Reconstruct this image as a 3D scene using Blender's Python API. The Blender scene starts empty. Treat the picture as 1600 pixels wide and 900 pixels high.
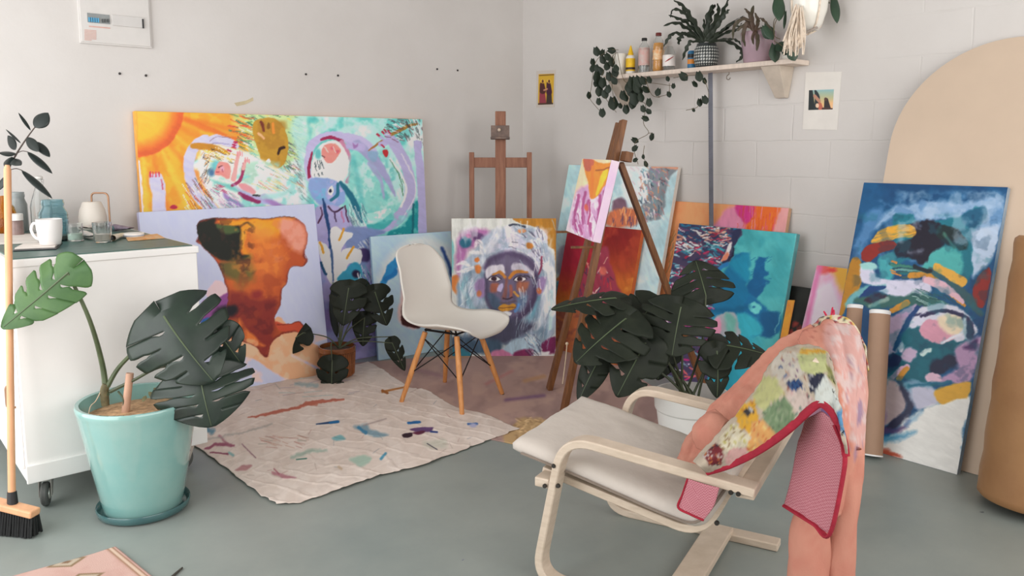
import bpy, bmesh, math, random
import numpy as np
from mathutils import Vector, Matrix, noise as mnoise

rnd = random.Random(7)
SC = bpy.context.scene
COL = SC.collection
WX, WY = 0.20, 0.02          # the right wall is the plane x=WX, the left wall the plane y=WY; they meet in the corner
RH = 3.1                     # room height

# ---------------------------------------------------------------- survey camera (the photographer's tripod)
F_, CX_, CY_ = 1254.0, 800.0, 390.0
PITCH = math.atan(158 / 1254.0)
A0 = math.radians(49.4)
CAM = np.array([-3.85, -4.58, 1.35])
_fh = np.array([math.cos(A0), math.sin(A0), 0.0])
RT = np.array([math.sin(A0), -math.cos(A0), 0.0])
FW = _fh * math.cos(PITCH) + np.array([0, 0, -math.sin(PITCH)])
UP = np.cross(RT, FW)

def ray(x, y):
    return FW * F_ + RT * (x - CX_) + UP * (CY_ - y)
def fl(x, y, z=0.0):                      # sight line meets a level plane
    d = ray(x, y); return CAM + d * ((z - CAM[2]) / d[2])
def wrx(x, y, X=WX):                      # sight line meets a plane parallel to the right wall
    d = ray(x, y); return CAM + d * ((X - CAM[0]) / d[0])
def wly(x, y, Y=WY):
    d = ray(x, y); return CAM + d * ((Y - CAM[1]) / d[1])
def at(x, y, d):                          # survey point at a measured distance
    return CAM + ray(x, y) * (d / F_)
def onpl(x, y, P0, n):
    d = ray(x, y); return CAM + d * (((P0 - CAM) @ n) / (d @ n))
def proj(P):
    P = np.asarray(P, float) - CAM
    z = P @ FW
    return CX_ + F_ * (P @ RT) / z, CY_ - F_ * (P @ UP) / z
def dep(P):
    return float((np.asarray(P, float) - CAM) @ FW)
def zat(P, y):
    lo, hi = -.2, 3.0
    for _ in range(50):
        m = (lo + hi) / 2
        if proj([P[0], P[1], m])[1] > y: lo = m
        else: hi = m
    return lo

# ---------------------------------------------------------------- colour and materials
def lin1(v):
    v = v / 255.0
    return v / 12.92 if v <= 0.04045 else ((v + 0.055) / 1.055) ** 2.4
ILL = 0.62
KG = 1.25
def C(r, g, b, k=None):
    k = (k or ILL) * KG
    return tuple(min(0.88, max(0.004, lin1(c) / k)) for c in (r, g, b))

def nd(nt, t, **kw):
    n = nt.nodes.new(t)
    for k, v in kw.items():
        if k in n.inputs: n.inputs[k].default_value = v
        else: setattr(n, k, v)
    return n
MATS = {}
def mat(name, col, rough=.6, var=.06, scale=12., bump=0., bscale=None, metal=0., spec=.5, col2=None, stretch=None, coat=0., trans=0., ior=1.45, sss=0., alpha=1.):
    """principled material whose colour drifts with a noise texture"""
    if name in MATS: return MATS[name]
    m = bpy.data.materials.new(name); m.use_nodes = True
    nt = m.node_tree; b = nt.nodes['Principled BSDF']
    b.inputs['Roughness'].default_value = rough
    b.inputs['Metallic'].default_value = metal
    b.inputs['Specular IOR Level'].default_value = spec
    b.inputs['IOR'].default_value = ior
    if coat: b.inputs['Coat Weight'].default_value = coat; b.inputs['Coat Roughness'].default_value = .08
    if trans: b.inputs['Transmission Weight'].default_value = trans
    if alpha < 1: b.inputs['Alpha'].default_value = alpha
    tc = nd(nt, 'ShaderNodeTexCoord')
    mp = nd(nt, 'ShaderNodeMapping')
    if stretch: mp.inputs['Scale'].default_value = stretch
    nt.links.new(tc.outputs['Object'], mp.inputs['Vector'])
    nz = nd(nt, 'ShaderNodeTexNoise', Scale=scale, Detail=5.0, Roughness=.6)
    nt.links.new(mp.outputs['Vector'], nz.inputs['Vector'])
    rp = nd(nt, 'ShaderNodeValToRGB')
    c2 = col2 or tuple(max(0, c * (1 - 2.2 * var)) for c in col)
    c1 = col if col2 else tuple(min(.95, c * (1 + var)) for c in col)
    rp.color_ramp.elements[0].position = .32; rp.color_ramp.elements[0].color = (*c2, 1)
    rp.color_ramp.elements[1].position = .68; rp.color_ramp.elements[1].color = (*c1, 1)
    nt.links.new(nz.outputs['Fac'], rp.inputs['Fac'])
    nt.links.new(rp.outputs['Color'], b.inputs['Base Color'])
    if bump:
        n2 = nd(nt, 'ShaderNodeTexNoise', Scale=bscale or scale * 4, Detail=4.0)
        nt.links.new(mp.outputs['Vector'], n2.inputs['Vector'])
        bp = nd(nt, 'ShaderNodeBump', Strength=bump, Distance=.004)
        nt.links.new(n2.outputs['Fac'], bp.inputs['Height'])
        nt.links.new(bp.outputs['Normal'], b.inputs['Normal'])
    MATS[name] = m
    return m
def paint_mat(name, rough=.55, bump=.12, bscale=260., coat=0.):
    """reads the pigment laid down on the mesh (attribute 'pigment') and adds canvas weave"""
    if name in MATS: return MATS[name]
    m = bpy.data.materials.new(name); m.use_nodes = True
    nt = m.node_tree; b = nt.nodes['Principled BSDF']
    b.inputs['Roughness'].default_value = rough
    b.inputs['Specular IOR Level'].default_value = .3
    a = nd(nt, 'ShaderNodeAttribute', attribute_name='pigment')
    nt.links.new(a.outputs['Color'], b.inputs['Base Color'])
    tc = nd(nt, 'ShaderNodeTexCoord')
    nz = nd(nt, 'ShaderNodeTexNoise', Scale=bscale, Detail=3.0)
    nt.links.new(tc.outputs['Object'], nz.inputs['Vector'])
    bp = nd(nt, 'ShaderNodeBump', Strength=bump, Distance=.002)
    nt.links.new(nz.outputs['Fac'], bp.inputs['Height'])
    nt.links.new(bp.outputs['Normal'], b.inputs['Normal'])
    MATS[name] = m
    return m
def glass_mat(name, col, rough=.03, trans=.96):
    return mat(name, col, rough=rough, var=.02, scale=5, trans=trans, ior=1.3, spec=.5)

# ---------------------------------------------------------------- objects
def thing(name, label, cat, loc=(0, 0, 0), group=None):
    o = bpy.data.objects.new(name, None); COL.objects.link(o)
    o.empty_display_size = .05
    o.location = Vector([float(v) for v in loc]); o['label'] = label; o['category'] = cat
    if group: o['group'] = group
    return o
def tag(o, label=None, cat=None, group=None, kind=None):
    for k, v in (('label', label), ('category', cat), ('group', group), ('kind', kind)):
        if v: o[k] = v
    return o
def root_loc(o):
    v = Vector((0, 0, 0))
    while o is not None:
        v = v + o.location; o = o.parent
    return v
class MB:
    """collects world-space shapes for one mesh"""
    def __init__(s): s.v = []; s.f = []
    def add(s, vs, fs):
        k = len(s.v); s.v += [tuple(float(c) for c in p) for p in vs]; s.f += [tuple(i + k for i in f) for f in fs]; return s
    def box(s, c, size, ax=None):
        """c centre, size full extents, ax 3 unit axes"""
        c = np.asarray(c, float); ax = np.eye(3) if ax is None else np.asarray(ax, float)
        h = np.asarray(size, float) / 2; vs = []
        for i in (-1, 1):
            for j in (-1, 1):
                for k in (-1, 1): vs.append(c + ax[0] * h[0] * i + ax[1] * h[1] * j + ax[2] * h[2] * k)
        return s.add(vs, [(0, 1, 3, 2), (4, 6, 7, 5), (0, 4, 5, 1), (2, 3, 7, 6), (0, 2, 6, 4), (1, 5, 7, 3)])
    def bar(s, p, q, w, t, side=None):
        """square bar from p to q; w along side, t across"""
        p = np.asarray(p, float); q = np.asarray(q, float); d = q - p; L = np.linalg.norm(d); d /= L
        side = np.array([0, 0, 1.]) if side is None else np.asarray(side, float)
        a = side - d * (side @ d); a /= np.linalg.norm(a); b = np.cross(d, a)
        return s.box((p + q) / 2, (L, w, t), (d, a, b))
    def tube(s, pts, r, n=10, cap=True, flat=None):
        pts = [np.asarray(p, float) for p in pts]; N = len(pts)
        rs = [r] * N if np.isscalar(r) else list(r)
        T = []
        for i in range(N):
            t = pts[min(i + 1, N - 1)] - pts[max(i - 1, 0)]; T.append(t / (np.linalg.norm(t) + 1e-9))
        a = np.array([0, 0, 1.]) if abs(T[0][2]) < .9 else np.array([1., 0, 0])
        a = a - T[0] * (a @ T[0]); a /= np.linalg.norm(a)
        vs = []
        for i in range(N):
            a = a - T[i] * (a @ T[i]); a /= np.linalg.norm(a) + 1e-9; b = np.cross(T[i], a)
            for k in range(n):
                th = 2 * math.pi * k / n; vs.append(pts[i] + (a * math.cos(th) + b * math.sin(th) * (flat or 1)) * rs[i])
        fs = [(i * n + k, i * n + (k + 1) % n, (i + 1) * n + (k + 1) % n, (i + 1) * n + k) for i in range(N - 1) for k in range(n)]
        if cap: fs += [tuple(range(n))[::-1], tuple((N - 1) * n + k for k in range(n))]
        return s.add(vs, fs)
    def sweep(s, pts, w, t, side):
        """rectangular section swept along pts; w along the fixed direction side"""
        pts = [np.asarray(p, float) for p in pts]; N = len(pts); side = np.asarray(side, float); vs = []
        for i in range(N):
            d = pts[min(i + 1, N - 1)] - pts[max(i - 1, 0)]; d /= np.linalg.norm(d)
            b = np.cross(d, side); b /= np.linalg.norm(b)
            for (i1, i2) in ((-1, -1), (1, -1), (1, 1), (-1, 1)): vs.append(pts[i] + side * w / 2 * i1 + b * t / 2 * i2)
        fs = [(i * 4 + k, i * 4 + (k + 1) % 4, i * 4 + 4 + (k + 1) % 4, i * 4 + 4 + k) for i in range(N - 1) for k in range(4)]
        fs += [(3, 2, 1, 0), tuple((N - 1) * 4 + k for k in range(4))]
        return s.add(vs, fs)
    def lathe(s, base, prof, n=32, axis=None):
        """prof list of (r, h) above base"""
        base = np.asarray(base, float); ax = np.array([0, 0, 1.]) if axis is None else np.asarray(axis, float) / np.linalg.norm(axis)
        a = np.array([1., 0, 0]) if abs(ax[0]) < .9 else np.array([0, 1., 0])
        a = a - ax * (a @ ax); a /= np.linalg.norm(a); b = np.cross(ax, a); vs = []; N = len(prof)
        for (r, h) in prof:
            for k in range(n):
                th = 2 * math.pi * k / n; vs.append(base + ax * h + (a * math.cos(th) + b * math.sin(th)) * max(r, 1e-4))
        fs = [(i * n + k, i * n + (k + 1) % n, (i + 1) * n + (k + 1) % n, (i + 1) * n + k) for i in range(N - 1) for k in range(n)]
        return s.add(vs, fs)
    def prism(s, poly, off):
        poly = [np.asarray(p, float) for p in poly]; off = np.asarray(off, float); n = len(poly)
        fs = [tuple(range(n)), tuple(range(2 * n - 1, n - 1, -1))] + [(i, i + n, (i + 1) % n + n, (i + 1) % n) for i in range(n)]
        return s.add(poly + [p + off for p in poly], fs)
    def grid(s, P):
        """P array rows x cols x 3"""
        P = np.asarray(P, float); R, Q = P.shape[:2]
        return s.add(P.reshape(-1, 3), [(i * Q + j, i * Q + j + 1, (i + 1) * Q + j + 1, (i + 1) * Q + j) for i in range(R - 1) for j in range(Q - 1)])
    def ball(s, c, r, n=12, sq=(1, 1, 1)):
        c = np.asarray(c, float); vs = []; 
        for i in range(n // 2 + 1):
            ph = math.pi * i / (n // 2)
            for k in range(n):
                th = 2 * math.pi * k / n
                vs.append(c + r * np.array([math.sin(ph) * math.cos(th) * sq[0], math.sin(ph) * math.sin(th) * sq[1], math.cos(ph) * sq[2]]))
        return s.add(vs, [(i * n + k, i * n + (k + 1) % n, (i + 1) * n + (k + 1) % n, (i + 1) * n + k) for i in range(n // 2) for k in range(n)])
    def build(s, name, m, parent=None, smooth=False, bevel=0., solid=0., subd=0, loc=None, angle=40):
        base = Vector((0, 0, 0))
        if parent is not None: base = root_loc(parent)
        elif loc is not None: base = Vector([float(c) for c in loc])
        me = bpy.data.meshes.new(name)
        me.from_pydata([(v[0] - base.x, v[1] - base.y, v[2] - base.z) for v in s.v], [], s.f)
        me.validate()
        bm = bmesh.new(); bm.from_mesh(me)
        bmesh.ops.remove_doubles(bm, verts=bm.verts, dist=1e-6)
        bmesh.ops.recalc_face_normals(bm, faces=bm.faces); bm.to_mesh(me); bm.free()
        o = bpy.data.objects.new(name, me); COL.objects.link(o)
        if parent is not None: o.parent = parent
        elif loc is not None: o.location = base
        if m is not None: me.materials.append(m)
        if smooth:
            me.polygons.foreach_set('use_smooth', [True] * len(me.polygons))
            try: me.set_sharp_from_angle(angle=math.radians(angle))
            except Exception: pass
        if solid:
            md = o.modifiers.new('thickness', 'SOLIDIFY'); md.thickness = solid; md.offset = 0
        if bevel:
            md = o.modifiers.new('bevel', 'BEVEL'); md.width = bevel; md.segments = 2; md.limit_method = 'ANGLE'
        if subd:
            md = o.modifiers.new('subd', 'SUBSURF'); md.levels = subd; md.render_levels = subd
        return o
def crom(P, n=8, closed=False):
    """Catmull-Rom through points of any dimension"""
    P = [np.asarray(p, float) for p in P]; out = []
    N = len(P)
    for i in range(N if closed else N - 1):
        if closed: p0, p1, p2, p3 = P[i - 1], P[i], P[(i + 1) % N], P[(i + 2) % N]
        else: p0, p1, p2, p3 = P[max(i - 1, 0)], P[i], P[i + 1], P[min(i + 2, N - 1)]
        for k in range(n):
            t = k / n
            out.append(.5 * (2 * p1 + (p2 - p0) * t + (2 * p0 - 5 * p1 + 4 * p2 - p3) * t * t + (3 * p1 - p0 - 3 * p2 + p3) * t ** 3))
    if not closed: out.append(P[-1])
    return out
def cgrid(P, nr=8, nc=8):
    """smooth grid through a control grid rows x cols x 3"""
    rows = [crom(r, nc) for r in P]
    cols = [crom([r[j] for r in rows], nr) for j in range(len(rows[0]))]
    return np.array(cols).transpose(1, 0, 2)
def rounded(P, r, n=5):
    """polyline with rounded corners"""
    P = [np.asarray(p, float) for p in P]; out = [P[0]]
    for i in range(1, len(P) - 1):
        a = P[i - 1] - P[i]; b = P[i + 1] - P[i]; la, lb = np.linalg.norm(a), np.linalg.norm(b)
        k = min(r, la * .49, lb * .49); A = P[i] + a / la * k; B = P[i] + b / lb * k
        for j in range(n + 1):
            t = j / n; out.append((1 - t) ** 2 * A + 2 * t * (1 - t) * P[i] + t * t * B)
    out.append(P[-1]); return out

# ---------------------------------------------------------------- painter: lays pigment on the vertices of a mesh
def vnoise(x, y, s, seed=0):
    x = x / s; y = y / s
    xi = np.floor(x).astype(np.int64); yi = np.floor(y).astype(np.int64); fx = x - xi; fy = y - yi
    fx = fx * fx * (3 - 2 * fx); fy = fy * fy * (3 - 2 * fy)
    def h(a, b):
        n = (a * 374761393 + b * 668265263 + seed * 1442695041) & 0x7fffffff
        n = ((n ^ (n >> 13)) * 1274126177) & 0x7fffffff
        return ((n ^ (n >> 16)) & 0xffff) / 65535.0
    return (h(xi, yi) * (1 - fx) + h(xi + 1, yi) * fx) * (1 - fy) + (h(xi, yi + 1) * (1 - fx) + h(xi + 1, yi + 1) * fx) * fy
def fbm(x, y, s, seed=0):
    return (vnoise(x, y, s, seed) * .5 + vnoise(x, y, s / 2, seed + 1) * .28 + vnoise(x, y, s / 4, seed + 2) * .15 + vnoise(x, y, s / 8, seed + 3) * .07)
class Paint:
    def __init__(s, X, Y, base, wobble=0.):
        if wobble:   # the hand is never ruler straight
            dx = (fbm(X, Y, 16., 901) - .5) * 4 * wobble + (fbm(X, Y, 5., 911) - .5) * 1.6 * wobble
            dy = (fbm(X, Y, 16., 921) - .5) * 4 * wobble + (fbm(X, Y, 5., 931) - .5) * 1.6 * wobble
            X, Y = X + dx, Y + dy
        s.X, s.Y = X, Y; s.c = np.empty((len(X), 3)); s.c[:] = base; s.r = np.random.RandomState(5); s.seed = 0
    def _sub(s, x0, y0, x1, y1):
        return np.nonzero((s.X >= x0) & (s.X <= x1) & (s.Y >= y0) & (s.Y <= y1))[0]
    def mix(s, idx, a, col):
        a = np.clip(a, 0, 1)[:, None]; s.c[idx] = s.c[idx] * (1 - a) + np.asarray(col, float) * a
    def all(s, fn, col, alpha=1.):
        s.mix(np.arange(len(s.X)), fn * alpha, col)
    def _warp(s, idx, w, sc):
        s.seed += 7
        if not w: return s.X[idx], s.Y[idx]
        x, y = s.X[idx], s.Y[idx]
        return x + (fbm(x, y, sc, s.seed) - .5) * 2 * w, y + (fbm(x, y, sc, s.seed + 50) - .5) * 2 * w
    def poly(s, pts, col, soft=1., warp=0., wsc=14., alpha=1., smooth=True, tex=0., tang=0.):
        P = np.array(crom(pts, 5, True) if smooth else pts, float)
        m = soft + warp + 2
        idx = s._sub(P[:, 0].min() - m, P[:, 1].min() - m, P[:, 0].max() + m, P[:, 1].max() + m)
        if not len(idx): return s
        x, y = s._warp(idx, warp, wsc)
        ins = np.zeros(len(x), bool); d2 = np.full(len(x), 1e9)
        for i in range(len(P)):
            x1, y1 = P[i - 1]; x2, y2 = P[i]
            if y1 != y2:
                c = ((y1 > y) != (y2 > y)) & (x < (x2 - x1) * (y - y1) / (y2 - y1) + x1); ins ^= c
            dx, dy = x2 - x1, y2 - y1; L = dx * dx + dy * dy + 1e-9
            t = np.clip(((x - x1) * dx + (y - y1) * dy) / L, 0, 1)
            d2 = np.minimum(d2, (x - x1 - t * dx) ** 2 + (y - y1 - t * dy) ** 2)
        sd = np.sqrt(d2) * np.where(ins, 1, -1)
        a = np.clip(sd / max(soft, .3) + .5, 0, 1) * alpha
        if tex: a = a * s._tex(idx, tex, tang)
        s.mix(idx, a, col); return s
    def _tex(s, idx, tex, ang):
        x, y = s.X[idx], s.Y[idx]; ca, sa = math.cos(ang), math.sin(ang)
        u = x * ca + y * sa; v = -x * sa + y * ca; s.seed += 3
        return 1 - tex * np.clip((vnoise(u, v * 8, 16, s.seed) * .6 + vnoise(u, v * 8, 7, s.seed + 1) * .4 - .35) * 2.2, 0, 1)
    def stroke(s, pts, w, col, soft=1., alpha=1., warp=0., tex=0., sm=True):
        P = np.array(crom(pts, 5) if (sm and len(pts) > 2) else pts, float)
        ws = np.interp(np.linspace(0, 1, len(P)), np.linspace(0, 1, len(w)), w) if hasattr(w, '__len__') else np.full(len(P), float(w))
        m = ws.max() / 2 + soft + warp + 1
        idx = s._sub(P[:, 0].min() - m, P[:, 1].min() - m, P[:, 0].max() + m, P[:, 1].max() + m)
        if not len(idx): return s
        x, y = s._warp(idx, warp, 8.)
        sd = np.full(len(x), -1e9)
        for i in range(1, len(P)):
            x1, y1 = P[i - 1]; dx, dy = P[i] - P[i - 1]; L = dx * dx + dy * dy + 1e-9
            t = np.clip(((x - x1) * dx + (y - y1) * dy) / L, 0, 1)
            d = np.hypot(x - x1 - t * dx, y - y1 - t * dy)
            sd = np.maximum(sd, (ws[i - 1] + (ws[i] - ws[i - 1]) * t) / 2 - d)
        a = np.clip(sd / max(soft, .3) + .5, 0, 1) * alpha
        if tex:
            d = P[-1] - P[0]; a = a * s._tex(idx, tex, math.atan2(d[1], d[0]))
        s.mix(idx, a, col); return s
    def blob(s, x, y, rx, ry, col, soft=.3, ang=0., alpha=1., warp=0.):
        m = max(rx, ry) * 1.3 + warp + 2; idx = s._sub(x - m, y - m, x + m, y + m)
        if not len(idx): return s
        X, Y = s._warp(idx, warp, max(4., min(rx, ry)))
        ca, sa = math.cos(ang), math.sin(ang)
        u = ((X - x) * ca + (Y - y) * sa) / rx; v = (-(X - x) * sa + (Y - y) * ca) / ry
        r = np.hypot(u, v)
        s.mix(idx, np.clip((1 - r) / soft + .5 * min(1, soft), 0, 1) * alpha, col); return s
    def wash(s, col, sc=30., lo=.4, hi=.7, alpha=.6, box=None, seed=None, sx=1., sy=1.):
        idx = np.arange(len(s.X)) if box is None else s._sub(*box)
        if not len(idx): return s
        s.seed += 11
        n = fbm(s.X[idx] * sx, s.Y[idx] * sy, sc, seed or s.seed)
        a = np.clip((n - lo) / (hi - lo), 0, 1) * alpha
        if box is not None:
            e = 6.
            a = a * np.clip((s.X[idx] - box[0]) / e, 0, 1) * np.clip((box[2] - s.X[idx]) / e, 0, 1) * np.clip((s.Y[idx] - box[1]) / e, 0, 1) * np.clip((box[3] - s.Y[idx]) / e, 0, 1)
        s.mix(idx, a, col); return s
    def hatch(s, box, n, length, w, cols, ang, jit=.25, alpha=.9, inside=None, curve=0.):
        for _ in range(n):
            x = s.r.uniform(box[0], box[2]); y = s.r.uniform(box[1], box[3])
            if inside and not inside(x, y): continue
            a = (ang(x, y) if callable(ang) else ang) + s.r.uniform(-jit, jit); L = length * s.r.uniform(.6, 1.3) / 2
            c = cols[s.r.randint(len(cols))]; wk = w * 1.5
            s.stroke([(x - L * math.cos(a), y - L * math.sin(a)), (x + L * math.cos(a), y + L * math.sin(a))], [wk * .5, wk, wk * .4], c, soft=1., alpha=alpha, sm=False)
        return s
    def keep(s): s.k = s.c.copy()
    def only(s, pts, soft=1., warp=0.):   # undo everything since keep() outside the outline
        new = s.c; s.c = s.k.copy(); b = np.zeros_like(new); old = s.c; s.c = b; sd = s.seed; s.poly(pts, (1, 1, 1), soft, warp); m = s.c[:, :1].copy(); s.c = old * (1 - m) + new * m
    def brush(s, amt=.10, ang=.3, sc=5.):
        ca, sa = math.cos(ang), math.sin(ang); u = s.X * ca + s.Y * sa; v = -s.X * sa + s.Y * ca
        n = fbm(u, v * 5, sc * 4, 77) * .6 + fbm(s.X, s.Y, sc * 3, 88) * .4 - .5
        s.c *= (1 + n * 2.6 * amt)[:, None]
    def apply(s, me, ill):
        c = np.clip(s.c, 0, 255) / 255.; g_ = (c @ np.array([.3, .59, .11]))[:, None]; c = g_ + (c - g_) * .92   # dried paint dulls a little
        l = np.where(c <= .04045, c / 12.92, ((c + .055) / 1.055) ** 2.4) / (ill * KG)
        l = np.clip(l, .004, .88)
        at_ = me.attributes.new('pigment', 'FLOAT_COLOR', 'POINT')
        at_.data.foreach_set('color', np.concatenate([l, np.ones((len(l), 1))], 1).astype(np.float32).ravel())
def zz(x0, y0, s):
    return lambda *p: [(x0 + a / s, y0 + b / s) for a, b in p]
def grid_mesh(name, P, m, parent=None, loc=None, smooth=True):
    """fast dense grid; vertices keep their order for the painter"""
    P = np.asarray(P, float); R, Q = P.shape[:2]
    base = root_loc(parent) if parent is not None else Vector([float(c) for c in (loc if loc is not None else (0, 0, 0))])
    V = P.reshape(-1, 3) - np.array(base)
    i, j = np.meshgrid(np.arange(R - 1), np.arange(Q - 1), indexing='ij'); k = (i * Q + j).ravel()
    Fc = np.stack([k, k + 1, k + Q + 1, k + Q], 1)
    me = bpy.data.meshes.new(name)
    me.vertices.add(len(V)); me.vertices.foreach_set('co', V.astype(np.float32).ravel())
    me.loops.add(Fc.size); me.loops.foreach_set('vertex_index', Fc.astype(np.int32).ravel())
    me.polygons.add(len(Fc)); me.polygons.foreach_set('loop_start', np.arange(0, Fc.size, 4, dtype=np.int32))
    me.update(calc_edges=True)
    if smooth: me.polygons.foreach_set('use_smooth', np.ones(len(Fc), bool))
    o = bpy.data.objects.new(name, me); COL.objects.link(o)
    if parent is not None: o.parent = parent
    elif loc is not None: o.location = base
    me.materials.append(m)
    return o
def px_of(P):
    P = np.asarray(P, float).reshape(-1, 3) - CAM; z = P @ FW
    return CX_ + F_ * (P @ RT) / z, CY_ - F_ * (P @ UP) / z
# ================================================================ room
def wall_mat(name, brick):
    m = bpy.data.materials.new(name); m.use_nodes = True; nt = m.node_tree; b = nt.nodes['Principled BSDF']
    b.inputs['Roughness'].default_value = .62; b.inputs['Specular IOR Level'].default_value = .3
    tc = nd(nt, 'ShaderNodeTexCoord')
    n1 = nd(nt, 'ShaderNodeTexNoise', Scale=1.6, Detail=6.0, Roughness=.6)
    nt.links.new(tc.outputs['Object'], n1.inputs['Vector'])
    rp = nd(nt, 'ShaderNodeValToRGB')
    rp.color_ramp.elements[0].position = .3; rp.color_ramp.elements[0].color = (.635, .605, .58, 1)
    rp.color_ramp.elements[1].position = .7; rp.color_ramp.elements[1].color = (.685, .658, .635, 1)
    nt.links.new(n1.outputs['Fac'], rp.inputs['Fac']); nt.links.new(rp.outputs['Color'], b.inputs['Base Color'])
    n2 = nd(nt, 'ShaderNodeTexNoise', Scale=45., Detail=5.0)
    nt.links.new(tc.outputs['Object'], n2.inputs['Vector'])
    bp = nd(nt, 'ShaderNodeBump', Strength=.10, Distance=.006)
    nt.links.new(n2.outputs['Fac'], bp.inputs['Height'])
    last = bp
    if brick:
        sp = nd(nt, 'ShaderNodeSeparateXYZ'); cb = nd(nt, 'ShaderNodeCombineXYZ')
        nt.links.new(tc.outputs['Object'], sp.inputs[0])
        nt.links.new(sp.outputs['Y'], cb.inputs['X']); nt.links.new(sp.outputs['Z'], cb.inputs['Y'])
        wz = nd(nt, 'ShaderNodeTexNoise', Scale=7., Detail=3.0)
        nt.links.new(tc.outputs['Object'], wz.inputs['Vector'])
        mx = nd(nt, 'ShaderNodeVectorMath', operation='MULTIPLY_ADD'); mx.inputs[1].default_value = (.02, .02, 0)
        nt.links.new(wz.outputs['Color'], mx.inputs[0]); nt.links.new(cb.outputs[0], mx.inputs[2])
        bk = nd(nt, 'ShaderNodeTexBrick')
        bk.inputs['Scale'].default_value = 1.; bk.inputs['Mortar Size'].default_value = .006
        bk.inputs['Brick Width'].default_value = .44; bk.inputs['Row Height'].default_value = .2
        bk.inputs['Mortar Smooth'].default_value = .8
        bk.inputs['Color1'].default_value = (1, 1, 1, 1); bk.inputs['Color2'].default_value = (1, 1, 1, 1); bk.inputs['Mortar'].default_value = (0, 0, 0, 1)
        nt.links.new(mx.outputs[0], bk.inputs['Vector'])
        # blockwork shows only beyond the plastered strip next to the corner
        mk = nd(nt, 'ShaderNodeMath', operation='LESS_THAN'); mk.inputs[1].default_value = -.72
        nt.links.new(sp.outputs['Y'], mk.inputs[0])
        pn = nd(nt, 'ShaderNodeTexNoise', Scale=2.2, Detail=2.0); nt.links.new(tc.outputs['Object'], pn.inputs['Vector'])
        mm = nd(nt, 'ShaderNodeMath', operation='MULTIPLY'); pn.inputs['Scale'].default_value = 1.1; pr_ = nd(nt, 'ShaderNodeMapRange'); pr_.inputs['From Min'].default_value = .42; pr_.inputs['From Max'].default_value = .75; pr_.inputs['To Min'].default_value = .06; pr_.inputs['To Max'].default_value = .45; nt.links.new(pn.outputs['Fac'], pr_.inputs['Value']); nt.links.new(mk.outputs[0], mm.inputs[0]); nt.links.new(pr_.outputs[0], mm.inputs[1])
        b2 = nd(nt, 'ShaderNodeBump', Distance=.012)
        nt.links.new(mm.outputs[0], b2.inputs['Strength'])
        nt.links.new(bk.outputs['Color'], b2.inputs['Height']); nt.links.new(bp.outputs['Normal'], b2.inputs['Normal']); last = b2
    nt.links.new(last.outputs['Normal'], b.inputs['Normal'])
    return m
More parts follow.
